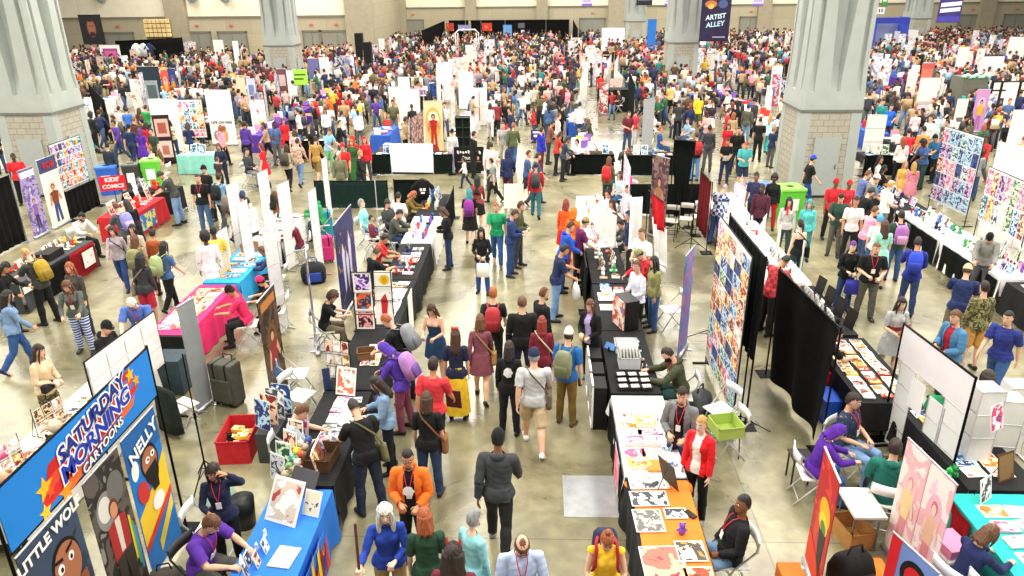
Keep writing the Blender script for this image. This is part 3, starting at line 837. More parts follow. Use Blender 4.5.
def curtain_mesh(w,z0,z1,amp=.03,freq=24,gather=0.0,seed=0,skew=0.0):
    bm=bmesh.new();n=max(12,int(w/.05));rows=[]
    for j in range(7):
        t=j/6;z=z1+(z0-z1)*t;row=[]
        for i in range(n+1):
            s=i/n;x=(s-.5)*w*(1-gather*t)
            row.append(bm.verts.new((x+skew*t,amp*(.4+.6*t)*(math.sin(s*w*freq+seed)+.4*math.sin(s*w*freq*.43+1+seed)),z+.01*math.sin(s*9)*t)))
        rows.append(row)
    fr=[]
    for a,b in zip(rows,rows[1:]):
        for i in range(n):f=bm.faces.new((a[i],a[i+1],b[i+1],b[i]));f.smooth=True;fr.append(f)
    bmesh.ops.solidify(bm,geom=fr,thickness=.006)
    return bm
def drape(p0,p1,h,c,label,z0=.03,m=None,gather=0.0,skew=0.0,amp=.03,freq=24,pole='#2a2a2c',cat='backdrop',group=None,name='drape_backdrop',over=0.0):
    loc,rz,w=seg_frame(p0,p1);o=empty(name,loc,rz);mm=metal(pole,.5)
    for s in (-1,1):
        bm=bmesh.new();tube(bm,[(s*w/2,0,.01),(s*w/2,0,h+.03+over)],[.017]*2,8);part('upright',bm,mm,o)
        bm=bmesh.new();add_box(bm,(s*w/2,0,.006),(.32,.32,.012),bev=.004);part('base_plate',bm,mm,o)
    bm=bmesh.new();tube(bm,[(-w/2,0,h),(w/2,0,h)],[.016]*2,8);part('crossbar',bm,mm,o)
    cb=curtain_mesh(w,z0,h-.005,amp,freq,gather,seed=p0.x,skew=skew)
    part('curtain',cb,m or mat(c,.95,.1,6,kind='drape'),o)
    return tag(o,label,cat,group)
_pr={}
def card(w,h,border,m,loc,rz,label,tilt=0.0,name='art_print',cat='print',group=None,th=.004,roll=0.0,bc='#f4f2ec'):
    """one printed sheet, upright (tilt 0) or leaning back to flat (tilt -90)"""
    key=(round(w,3),round(h,3),border,th)
    if key not in _pr:
        bm=bmesh.new();add_box(bm,(0,0,h/2),(w,th,h),0)
        x,z=w/2-border,border
        f=bm.faces.new([bm.verts.new(p)for p in ((-x,-th/2-.0012,z),(x,-th/2-.0012,z),(x,-th/2-.0012,h-z),(-x,-th/2-.0012,h-z))]);f.material_index=1
        _pr[key]=to_mesh(bm,'art_print',[None,None],recalc=False)
    M=Matrix.Translation(loc)@ Matrix.Rotation(rz,4,'Z')@ Matrix.Rotation(math.radians(tilt),4,'X')@ Matrix.Rotation(roll,4,'Y')
    o=link(name,_pr[key],None,M=M,mats=[paper(bc),m])
    return tag(o,label,cat,group)
PAL={
 'pink':['#f3b6c6','#e2517f','#fbe9ec','#8a2f5a'],'red':['#d8382e','#f4d2b0','#7c1620','#f3f0e6'],'orange':['#f08a3c','#f8dca0','#a8401c','#4b2a20'],
 'yellow':['#f2cf4c','#fdf3c8','#c97a1e','#6b4a2a'],'green':['#4aa061','#d9efc9','#1e5a3a','#f1e5a4'],'teal':['#3bb0ac','#d6f1ea','#1c5f70','#f2c7b2'],
 'blue':['#3f78c4','#bfe0f5','#1c3470','#f0f0ee'],'purple':['#7c57b4','#e2c9ee','#3a2366','#f4a7c8'],'grey':['#8b8c92','#e9e9e9','#3c3d44','#c9cbd0'],
 'brown':['#8a5a38','#e6cba0','#3f2618','#c98c4a'],'dark':['#22222a','#5a3550','#b06a3a','#2c4a6a'],'white':['#f6f4ee','#f6f4ee','#d9c9b4','#b24a4a'],'navy':['#1e2a55','#3f5aa0','#0f1430','#c9b46a'],'plain':['#f4f2ee','#f4f2ee','#efece6','#f4f2ee'],'crimson':['#9c1f38','#e8a0a0','#3a0d18','#e9d0a0']}
def artm(c,sc=7.0):return blotch(PAL[c],sc,.55)
_used={}
def uniq(base,fmt=None):
    """the same words again get an ordinal"""
    k=_used.get(base,0);_used[base]=k+1
    return k
def wall_prints(p0,p1,z0,z1,cols,rows,pal,where,seed=1,gap=.02,border=.004,off=.02,skip=0.0,gname=None):
    """sheets clipped on a display wall: every sheet is a thing"""
    loc,rz,w=seg_frame(p0,p1);rnd=random.Random(seed)
    cw,chh=w/cols,(z1-z0)/rows
    R=Matrix.Rotation(rz,4,'Z')
    for r in range(rows):
        for c in range(cols):
            if rnd.random()<skip:continue
            k=pal(r,c,rnd)if callable(pal)else rnd.choice(pal)
            p=loc+R @ V(((c+.5)*cw-w/2,-off,z1-(r+1)*chh+gap/2))
            row='top row' if r == 0 else ('bottom row' if r == rows-1 else ORD[r]+' row')
            colw='leftmost' if c == 0 else ('rightmost' if c == cols-1 else ORD[c]+' from left')
            card(cw-gap,chh-gap,border,artm(k,9),p,rz,'%s art print, %s, %s of %s' % (k,colw,row,where),group=gname)
def display_wall(p0,p1,z0,z1,c,label,frame='#202022',legs=True,cat='display wall',slats=0,th=.015,panelm=None):
    loc,rz,w=seg_frame(p0,p1);o=empty('display_wall',loc,rz);fm=metal(frame,.5)
    for s in (-1,1):
        bm=bmesh.new();tube(bm,[(s*(w/2+.012),0,0.0 if legs else z0),(s*(w/2+.012),0,z1+.02)],[.014]*2,8,dome=False);part('upright',bm,fm,o)
        if legs:
            bm=bmesh.new();add_box(bm,(s*(w/2+.012),0,.012),(.05,.5,.024),bev=.005);part('foot',bm,fm,o)
    bm=bmesh.new();tube(bm,[(-w/2,0,z1+.01),(w/2,0,z1+.01)],[.012]*2,8);part('top_rail',bm,fm,o)
    bm=bmesh.new();add_box(bm,(0,0,(z0+z1)/2),(w,th,z1-z0));part('panel',bm,panelm or mat(c,.8,.05,3,kind='board'),o)
    return tag(o,label,cat)
def grid_wall(p0,p1,z0,z1,c,label,step=.35,bar=.012,panels=True,dep=.006,cat='grid wall',wire='#c9c9c6',fill='#eeedea'):
    """cube-grid display: white square panels in a wire frame"""
    loc,rz,w=seg_frame(p0,p1);o=empty('grid_display',loc,rz)
    nx,nz=max(1,round(w/step)),max(1,round((z1-z0)/step));sx,sz=w/nx,(z1-z0)/nz
    bm=bmesh.new()
    for i in range(nx+1):tube(bm,[(-w/2+i*sx,0,z0),(-w/2+i*sx,0,z1)],[bar/2]*2,6)
    for j in range(nz+1):tube(bm,[(-w/2,0,z0+j*sz),(w/2,0,z0+j*sz)],[bar/2]*2,6)
    part('wire_frame',bm,metal(wire,.4),o)
    if panels:
        for i in range(nx):
            for j in range(nz):
                bm=bmesh.new();add_box(bm,(-w/2+(i+.5)*sx,.001+dep/2,z0+(j+.5)*sz),(sx-.02,dep,sz-.02));part('panel',bm,plastic(fill),o)
    for s in (-1,1):
        bm=bmesh.new();add_box(bm,(s*w*.4,0,max(.01,z0/2)if z0 <.6 else z0+.01),(.03,.42,.02 if z0 <.05 else .02),bev=.004)
        if .03 <z0 <.6:tube(bm,[(s*w*.4,0,.01),(s*w*.4,0,z0)],[.01]*2,6)
        part('foot',bm,metal(wire,.4),o)
    return tag(o,label,cat)
def tripod(loc,h,label,spread=.5,c='#1c1c1e',rz=0.0,cat='stand',name='light_stand',bar=0.0):
    o=empty(name,loc,rz);m=metal(c,.5)
    bm=bmesh.new();tube(bm,[(0,0,.25),(0,0,h*.55)],[.014]*2,8);tube(bm,[(0,0,h*.5),(0,0,h)],[.010]*2,8);part('pole',bm,m,o)
    bm=bmesh.new();tube(bm,[(0,0,h*.52),(0,0,h*.56)],[.022]*2,8);part('clamp',bm,m,o)
    for k in range(3):
        a=2*PI*k/3+.3
        bm=bmesh.new();tube(bm,[(0,0,.42),(spread*math.cos(a),spread*math.sin(a),.012)],[.010]*2,6);tube(bm,[(0,0,.27),(spread*.55*math.cos(a),spread*.55*math.sin(a),.19)],[.007]*2,6);part('leg',bm,m,o)
    if bar:
        bm=bmesh.new();tube(bm,[(-bar/2,0,h),(bar/2,0,h)],[.012]*2,8);part('crossbar',bm,m,o)
    return tag(o,label,cat)
def box(loc,s,c,label,rz=0.0,name='cardboard_box',cat='box',open_=True,m=None,bev=.006):
    """hollow box with walls and a bottom"""
    o=empty(name,loc,rz);mm=m or mat(c,.8,.08,6,kind='board');x,y,z=s;t=.012
    bm=bmesh.new()
    add_box(bm,(0,0,t/2),(x,y,t))
    if open_:
        for sx in (-1,1):add_box(bm,(sx*(x/2-t/2),0,z/2+t/2),(t,y,z-t))
        for sy in (-1,1):add_box(bm,(0,sy*(y/2-t/2),z/2+t/2),(x-2*t,t,z-t))
        part('body',bm,mm,o)
        bm=bmesh.new()
        for sx in (-1,1):add_box(bm,(sx*(x/2),0,z-.01),(.02,y+.02,.02))
        for sy in (-1,1):add_box(bm,(0,sy*(y/2),z-.01),(x+.02,.02,.02))
        part('rim',bm,mm,o)
    else:
        bm.free();bm=bmesh.new();add_box(bm,(0,0,z/2),(x,y,z),bev=bev);part('body',bm,mm,o)
        bm=bmesh.new();add_box(bm,(0,0,z+.004),(x*1.02,y*1.02,.02),bev=.004);part('lid',bm,mm,o)
    return tag(o,label,cat)
def book(loc,rz,c,label,w=.17,h=.26,th=.02,tilt=-90,name='book',cat='book',group=None):
    key=('book',round(w,3),round(h,3),th)
    if key not in _pr:
        bm=bmesh.new();add_box(bm,(0,-th/2+.0015,h/2),(w,.003,h),0);add_box(bm,(0,th/2-.0015,h/2),(w,.003,h),0);add_box(bm,(-w/2+.0015,0,h/2),(.003,th,h),0);add_box(bm,(.002,0,h/2),(w-.008,th-.006,h-.008),1)
        f=bm.faces.new([bm.verts.new(p)for p in ((-w*.42,-th/2-.001,h*.12),(w*.42,-th/2-.001,h*.12),(w*.42,-th/2-.001,h*.9),(-w*.42,-th/2-.001,h*.9))]);f.material_index=2
        _pr[key]=to_mesh(bm,'book',[None,None,None],recalc=False)
    M=Matrix.Translation(loc)@ Matrix.Rotation(rz,4,'Z')@ Matrix.Rotation(math.radians(tilt),4,'X')
    o=link(name,_pr[key],None,M=M,mats=[paper(PAL[c][0]),paper('#f1eee2'),artm(c,9)])
    return tag(o,label,cat,group)
def easel_sign(loc,rz,w,h,c,label,m=None,tilt=14,bc='#f4f2ec',name='tabletop_sign',cat='sign'):
    """stiff sheet leaning on a fold-out strut"""
    M=Matrix.Translation(loc)@ Matrix.Rotation(rz,4,'Z')
    o=empty(name,None,M=M)
    T=Matrix.Rotation(math.radians(-tilt),4,'X')
    bm=bmesh.new();add_box(bm,(0,0,h/2),(w,.008,h),0,M=T)
    f=bm.faces.new([bm.verts.new(T @ V(p))for p in ((-w*.43,-.006,h*.07),(w*.43,-.006,h*.07),(w*.43,-.006,h*.93),(-w*.43,-.006,h*.93))]);f.material_index=1
    bm.normal_update()
    part_o=link('face',to_mesh(bm,'face',[paper(bc),m or artm(c,8)],recalc=False),o,(0,0,0))
    bm=bmesh.new();top=T @ V((0,.006,h*.7));tube(bm,[top,(0,top.y+h*.28,.006)],[.006]*2,6);part('strut',bm,plastic('#3a3a3a'),o)
    return tag(o,label,cat)
def trinket(loc,rz,c,label,kind='figurine',s=1.0):
    """small goods: figurine, cup, bottle, plush"""
    m=plastic(c)if kind != 'plush_toy' else mat(c,.95,.2,30)
    o=empty(kind,loc,rz)
    if kind in ('figurine','plush_toy'):
        k=s*(.8 if kind == 'figurine' else 1.2)
        bm=bmesh.new();loft(bm,[ringpts(V((0,0,z*k)),V((1,0,0)),V((0,1,0)),r*k,r*k*.8,10)for z,r in ((.0,.035),(.02,.05),(.07,.05),(.10,.03))])
        for q in (-1,1):tube(bm,[(q*.04*k,0,.085*k),(q*.065*k,.015*k,.05*k)],[.016*k,.014*k],6)
        part('body',bm,m,o)
        bm=bmesh.new();ellip(bm,(0,0,.14*k),(.045*k,.042*k,.045*k),nu=10,nv=7)
        for q in (-1,1):ellip(bm,(q*.034*k,0,.18*k),(.016*k,.01*k,.018*k),nu=8,nv=5)
        part('head',bm,m,o);cat='toy' if kind == 'plush_toy' else 'figurine'
    elif kind == 'water_bottle':
        bm=bmesh.new();loft(bm,[ringpts(V((0,0,z*s)),V((1,0,0)),V((0,1,0)),r*s,r*s,12)for z,r in ((0,.028),(.01,.033),(.14,.033),(.17,.03),(.195,.014),(.21,.013))]);part('body',bm,m,o)
        bm=bmesh.new();tube(bm,[(0,0,.208*s),(0,0,.228*s)],[.016*s]*2,10,dome=False);part('cap',bm,plastic('#f2f2f2'),o);cat='bottle'
    elif kind == 'paper_cup':
        bm=bmesh.new();tube(bm,[(0,0,.0),(0,0,.11*s)],[.03*s,.04*s],12,dome=False);part('body',bm,m,o)
        bm=bmesh.new();tube(bm,[(0,0,.11*s),(0,0,.122*s)],[.043*s,.04*s],12,dome=False);part('lid',bm,plastic('#f4f4f4'),o);cat='cup'
    return tag(o,label,cat)
def wire_rack(loc,rz,w,h,tiers,label,where,cols=3,seed=1,pal=('pink','blue','yellow','white')):
    """tiered wire rack holding small prints"""
    o=empty('wire_rack',loc,rz);bm=bmesh.new()
    for s in (-1,1):
        tube(bm,[(s*w/2,0,0),(s*w/2,0,h)],[.006]*2,6);tube(bm,[(s*w/2,-.10,.006),(s*w/2,.12,.006)],[.006]*2,6);tube(bm,[(s*w/2,.12,.006),(s*w/2,0,h*.7)],[.005]*2,6)
    part('frame',bm,metal('#2b2b2d',.5),o)
    rnd=random.Random(seed);R=Matrix.Rotation(rz,4,'Z')
    for t in range(tiers):
        z=.04+(h-.1)*t/max(1,tiers);bm=bmesh.new()
        for y,dz in ((-.05,0),(-.05,.05),(.0,0)):tube(bm,[(-w/2,y,z+dz),(w/2,y,z+dz)],[.004]*2,5)
        part('tier',bm,metal('#2b2b2d',.5),o)
        for c in range(cols):
            k=rnd.choice(pal);cw=w/cols
            card(cw-.02,min(.28,(h-.1)/tiers*.95),.006,artm(k,10),V(loc)+R @ V((-w/2+(c+.5)*cw,-.028,z+.006)),rz,'%s card, %s from left on the %s tier up of %s' % (k,ORD[c],ORD[t],where),tilt=-8,cat='card')
    return tag(o,label,'rack')
def goods(cx,cy,wx,ly,where,n,seed,pal,z=.75,kinds=('print','print','print','book','sign','figurine'),rz=0.0,face=90,pad=.06):
    """goods laid out in rows on one table, each a thing of its own; the table's long side is Y"""
    rnd=random.Random(seed);cols=max(2,int(wx/.30));rows=max(1,math.ceil(n/cols));k=0
    names={}
    R=Matrix.Rotation(rz,4,'Z')
    frz=-math.radians(face)
    for r in range(rows):
        for c in range(cols):
            if k >= n:return
            k += 1
            px=-wx/2+pad+(wx-2*pad)*(c+.5)/cols;py=-ly/2+pad+(ly-2*pad)*(r+.5)/rows
            p=V((cx,cy,z))+R @ V((px+rnd.uniform(-.015,.015),py+rnd.uniform(-.02,.02),0))
            kd=rnd.choice(kinds);cc=rnd.choice(pal);side='front' if c == 0 else 'back'
            cell=min((ly-2*pad)/rows,(wx-2*pad)/cols)
            pk=rnd.choice(('art print','art print','comic','postcard','flyer'))if kd == 'print' else kd  # plain prints; comic, postcard and flyer names are picked at random
            noun={'print':pk+' lying','book':'book lying','sign':'card standing','figurine':'figurine standing','plush':'plush toy sitting','bottle':'water bottle standing','cup':'cup standing','stack':'stack of comics lying'}[kd]
            key=(cc,pk);i=names.get(key,0);names[key]=i+1
            lab='%s %s %s%s' % (cc,noun,where,'' if i == 0 else ', %s from the near end' % ORD[min(i,19)])
            rr=frz+rz+rnd.uniform(-.12,.12)+PI
            s=min(1.15,cell/.20)
            if kd == 'print':card(.21*s,.28*s,.012,artm(cc,9),p+Matrix.Rotation(rr,3,'Z')@ V((0,-.14*s,.003)),rr,lab,tilt=-90,name=pk.replace(' ','_'))
            elif kd == 'book':book(p+Matrix.Rotation(rr,3,'Z')@ V((0,-.12*s,.014)),rr,cc,lab,.17*s,.25*s,.024)
            elif kd == 'stack':book(p+Matrix.Rotation(rr,3,'Z')@ V((0,-.12*s,.034)),rr,cc,lab.replace('stack of comics','thick comic'),.18*s,.26*s,.064)
            elif kd == 'sign':easel_sign(p+V((0,0,.002)),rr,.22*s,.32*s,cc,lab)
            elif kd == 'figurine':trinket(p,rr,PAL[cc][0],lab,'figurine',s*1.2)
            elif kd == 'plush':trinket(p,rr,PAL[cc][0],lab,'plush_toy',s*1.3)
            elif kd == 'bottle':trinket(p,rr,PAL[cc][1],lab,'water_bottle',s)
            elif kd == 'cup':trinket(p,rr,PAL[cc][0],lab,'paper_cup',s)
def suitcase(loc,rz,c,label,w=.45,d=.27,h=.68):
    o=empty('suitcase',loc,rz);m=mat(c,.7,.15,12,kind='canvas')
    bm=bmesh.new();add_box(bm,(0,0,h/2+.05),(w,d,h),bev=.05);part('body',bm,m,o)
    bm=bmesh.new();add_box(bm,(0,-d/2-.015,h*.42),(w*.82,.05,h*.55),bev=.02);part('pocket',bm,m,o)
    bm=bmesh.new();tube(bm,[(-.09,d/2-.03,h+.05),(-.09,d/2-.03,h+.13),(.09,d/2-.03,h+.13),(.09,d/2-.03,h+.05)],[.012]*4,8);part('handle',bm,plastic('#1b1b1b'),o)
    for sx in (-1,1):
        for sy in (-1,1):
            bm=bmesh.new();tube(bm,[(sx*w*.38-.012,sy*d*.34,.03),(sx*w*.38+.012,sy*d*.34,.03)],[.03]*2,12,dome=False);part('wheel',bm,plastic('#141414'),o)
    for s in (-.25,.25):
        bm=bmesh.new();add_box(bm,(s*w,0,h/2+.05),(.035,d+.012,h+.006),bev=.004);part('strap',bm,mat('#1d1d1b',.8,.1),o)
    return tag(o,label,'suitcase')
def bin_(loc,rz,c,lid,label,s=(.62,.55,1.0)):
    o=empty('recycling_bin',loc,rz)
    bm=bmesh.new();x,y,z=s
    loft(bm,[[V((sx*x/2*k,sy*y/2*k,zz))for sx,sy in ((-1,-1),(1,-1),(1,1),(-1,1))]for k,zz in ((.9,0),(1,z*.9))],smooth=False);part('body',bm,plastic(c),o)
    bm=bmesh.new();add_box(bm,(0,0,z*.93),(x*1.06,y*1.06,z*.08),bev=.02);ld=part('lid',bm,plastic(lid),o)
    bm=bmesh.new();tube(bm,[(0,0,z*.968),(0,0,z*.976)],[.12,.12],20,dome=False);part('opening',bm,plastic('#101010'),ld)
    bm=bmesh.new();add_box(bm,(0,-y/2-.004,z*.5),(x*.5,.01,z*.35));part('label_plate',bm,plastic('#f4f4f2'),o)
    return tag(o,label,'bin')
def bag_on_floor(loc,rz,c,label,s=1.0,name='duffel_bag',c2='#1a1a1a'):
    o=empty(name,loc,rz);m=mat(c,.75,.2,14,kind='canvas');n=16
    bm=bmesh.new();loft(bm,[[V((s*a*math.copysign(abs(math.cos(t))** .55,math.cos(t))*(1+.06*math.sin(3*t)),s*b*math.copysign(abs(math.sin(t))** .55,math.sin(t)),s*z))for t in [2*PI*i/n for i in range(n)]]for a,b,z in ((.2,.14,0),(.23,.17,.05),(.24,.17,.2),(.2,.13,.34),(.12,.05,.40))]);part('body',bm,m,o)
    bm=bmesh.new();tube(bm,[(-.1*s,0,.38*s),(-.07*s,0,.5*s),(.07*s,0,.5*s),(.1*s,0,.38*s)],[.012*s]*4,6);part('handle',bm,mat(c2,.7,.1),o)
    bm=bmesh.new();add_box(bm,(0,-.17*s,.15*s),(.28*s,.05*s,.17*s),bev=.015);part('pocket',bm,mat(c2,.75,.1),o)
    return tag(o,label,'bag')
# ------------------------------------------------------------------ camera, light, room
sc=bpy.context.scene
cam=bpy.data.cameras.new('camera');co=bpy.data.objects.new('camera',cam);C.objects.link(co);sc.camera=co
cam.sensor_width=36.0;cam.sensor_fit='HORIZONTAL';cam.lens=FPX/1024*36.0;cam.clip_end=400
co.matrix_world=Matrix(((RT[0],-RT[1],-RT[2],0),(FW[0],-FW[1],-FW[2],0),(UP[0],-UP[1],-UP[2],HCAM),(0,0,0,1)))
vs=sc.view_settings;vs.view_transform='Standard';vs.look='None';vs.gamma=1.0;vs.use_curve_mapping=False;vs.exposure=-0.06
w=bpy.data.worlds.new('hall');sc.world=w;w.use_nodes=True
bg=w.node_tree.nodes['Background'];bg.inputs[0].default_value=(1.0,.97,.91,1);bg.inputs[1].default_value=.36
for ix,x in enumerate((-33,-23,-13.2,-3,7,17,27,38)):
    for iy,y in enumerate((5,17,29,41,55,70,84)):
        L=bpy.data.lights.new('ceiling_lamp','AREA');L.shape='RECTANGLE';L.size=2.6;L.size_y=8.0;L.energy=1270;L.color=(1,.96,.88)
        lo=bpy.data.objects.new('ceiling_lamp',L);C.objects.link(lo);lo.location=(x,y,12.0)
# floor: polished concrete, blotchy, with saw-cut joints
def floor_mat():
    m,nt,b=new_mat('polished_concrete');N=nt.nodes;Lk=nt.links
    tc=N.new('ShaderNodeTexCoord')
    n1=N.new('ShaderNodeTexNoise');n1.inputs['Scale'].default_value=.42;n1.inputs['Detail'].default_value=7;n1.inputs['Roughness'].default_value=.62;n1.inputs['Distortion'].default_value=.8
    n2=N.new('ShaderNodeTexNoise');n2.inputs['Scale'].default_value=4.0;n2.inputs['Detail'].default_value=6
    r1=N.new('ShaderNodeValToRGB');r1.color_ramp.elements[0].position=.36;r1.color_ramp.elements[0].color=lin('#676145');r1.color_ramp.elements[1].position=.66;r1.color_ramp.elements[1].color=lin('#aba381')
    r2=N.new('ShaderNodeValToRGB');r2.color_ramp.elements[0].position=.35;r2.color_ramp.elements[0].color=(.78,.78,.78,1);r2.color_ramp.elements[1].position=.7;r2.color_ramp.elements[1].color=(1.1,1.1,1.08,1)
    mx=N.new('ShaderNodeMix');mx.data_type='RGBA';mx.blend_type='MULTIPLY';mx.inputs[0].default_value=1
    br=N.new('ShaderNodeTexBrick');br.inputs['Scale'].default_value=1.0;br.inputs['Mortar Size'].default_value=.012;br.inputs['Brick Width'].default_value=4.6;br.inputs['Row Height'].default_value=4.6;br.offset=0
    br.inputs['Color1'].default_value=br.inputs['Color2'].default_value=(1,1,1,1);br.inputs['Mortar'].default_value=(.55,.54,.5,1)
    m2=N.new('ShaderNodeMix');m2.data_type='RGBA';m2.blend_type='MULTIPLY';m2.inputs[0].default_value=.8
    for n in (n1,n2):Lk.new(tc.outputs['Object'],n.inputs['Vector'])
    mp=N.new('ShaderNodeMapping');mp.inputs['Location'].default_value=(1.55,1.2,0);Lk.new(tc.outputs['Object'],mp.inputs['Vector']);Lk.new(mp.outputs[0],br.inputs['Vector'])
    Lk.new(n1.outputs['Fac'],r1.inputs['Fac']);Lk.new(n2.outputs['Fac'],r2.inputs['Fac'])
    Lk.new(r1.outputs['Color'],mx.inputs[6]);Lk.new(r2.outputs['Color'],mx.inputs[7])
    Lk.new(mx.outputs[2],m2.inputs[6]);Lk.new(br.outputs['Color'],m2.inputs[7]);Lk.new(m2.outputs[2],b.inputs['Base Color'])
    rr=N.new('ShaderNodeMapRange');rr.inputs['To Min'].default_value=.16;rr.inputs['To Max'].default_value=.42
    Lk.new(n1.outputs['Fac'],rr.inputs['Value']);Lk.new(rr.outputs[0],b.inputs['Roughness'])
    b.inputs['Specular IOR Level'].default_value=.8
    return m
def stone_mat(c1,c2,mort,wdt=.8,hgt=.4):
    m,nt,b=new_mat('stone_cladding');N=nt.nodes;Lk=nt.links;b.inputs['Roughness'].default_value=.8
    tc=N.new('ShaderNodeTexCoord');br=N.new('ShaderNodeTexBrick');br.inputs['Scale'].default_value=1;br.inputs['Brick Width'].default_value=wdt;br.inputs['Row Height'].default_value=hgt;br.inputs['Mortar Size'].default_value=.012
    br.inputs['Color1'].default_value=lin(c1);br.inputs['Color2'].default_value=lin(c2);br.inputs['Mortar'].default_value=lin(mort)
    n=N.new('ShaderNodeTexNoise');n.inputs['Scale'].default_value=14;mx=N.new('ShaderNodeMix');mx.data_type='RGBA';mx.blend_type='OVERLAY';mx.inputs[0].default_value=.25
    sep=N.new('ShaderNodeSeparateXYZ');ad=N.new('ShaderNodeMath');cb=N.new('ShaderNodeCombineXYZ')
    Lk.new(tc.outputs['Object'],sep.inputs[0]);Lk.new(sep.outputs[0],ad.inputs[0]);Lk.new(sep.outputs[1],ad.inputs[1]);Lk.new(ad.outputs[0],cb.inputs[0]);Lk.new(sep.outputs[2],cb.inputs[1])
    Lk.new(cb.outputs[0],br.inputs['Vector']);Lk.new(tc.outputs['Object'],n.inputs['Vector']);Lk.new(br.outputs['Color'],mx.inputs[6]);Lk.new(n.outputs['Color'],mx.inputs[7]);Lk.new(mx.outputs[2],b.inputs['Base Color'])
    return m
bm=bmesh.new();add_box(bm,(8,46,-.1),(150,112,.2));struct('floor',bm,floor_mat())
WAIN=stone_mat('#b0a68b','#b8ae94','#978d75',2.4,1.2);CREAM=mat('#f4ecd2',.8,.03,2);PIL=mat('#a79d86',.8,.06,3);TRIM=mat('#7d7767',.7,.05)
YL,YR,ZB=74.0,93.0,3.85
def wall(name,x0,x1,y):
    bm=bmesh.new();add_box(bm,((x0+x1)/2,y+.3,ZB/2),(x1-x0,.6,ZB));struct('wall_'+name,bm,WAIN)
    bm=bmesh.new();add_box(bm,((x0+x1)/2,y+.42,(ZB+12)/2),(x1-x0,.6,12-ZB));struct('wall_'+name+'_upper',bm,CREAM)
    bm=bmesh.new();add_box(bm,((x0+x1)/2,y-.03,ZB+.04),(x1-x0,.14,.16));struct('trim_'+name,bm,TRIM)
wall('rear_left',-66,-16.2,YL);wall('rear',-16.2,82,YR)
bm=bmesh.new();add_box(bm,(-16.5,(YL+YR)/2+.3,6),(.6,YR-YL,12));struct('wall_return',bm,WAIN)
for i,(px,y,wd)in enumerate(((178,YL,2.0),(360,YL,2.6),(30,YL,2.0),(471,YR,1.3),(542,YR,1.3),(616,YR,1.9),(763,YR,1.5),(984,YR,1.7),(860,YR,1.6),(403,YR,.9))):
    x=HT(px,20,y).x;bm=bmesh.new();add_box(bm,(x,y-.22,6),(wd,.5,12));struct('trim_pilaster',bm,PIL)
di=1
for px,y,wd in ((119,YL,2.6),(198,YL,2.2),(232,YL,2.6),(312,YL,1.6),(337,YL,3.2),(414,YR,2.2),(592,YR,2.8),(749,YR,2.2),(968,YR,2.6),(1012,YR,2.4)):
    x=HT(px,32,y).x;bm=bmesh.new()
    add_box(bm,(x,y-.02,1.25),(wd,.1,2.5));d=struct('door_%d' % di,bm,mat('#8d8c80',.6,.05))
    bm=bmesh.new()
    for s in (-1,1):add_box(bm,(x+s*(wd/2+.07),y-.05,1.28),(.14,.16,2.6))
    add_box(bm,(x,y-.05,2.57),(wd+.28,.16,.16));part('door_frame',bm,TRIM,d)
    bm=bmesh.new();add_box(bm,(x,y-.09,1.25),(.03,.04,2.4));part('seam',bm,TRIM,d);di += 1
    bm=bmesh.new();add_box(bm,(x,y-.06,3.15),(.36,.08,.16));o=part('exit_sign',bm,mat('#cf6a5c',.5,0));o['kind']='structure'
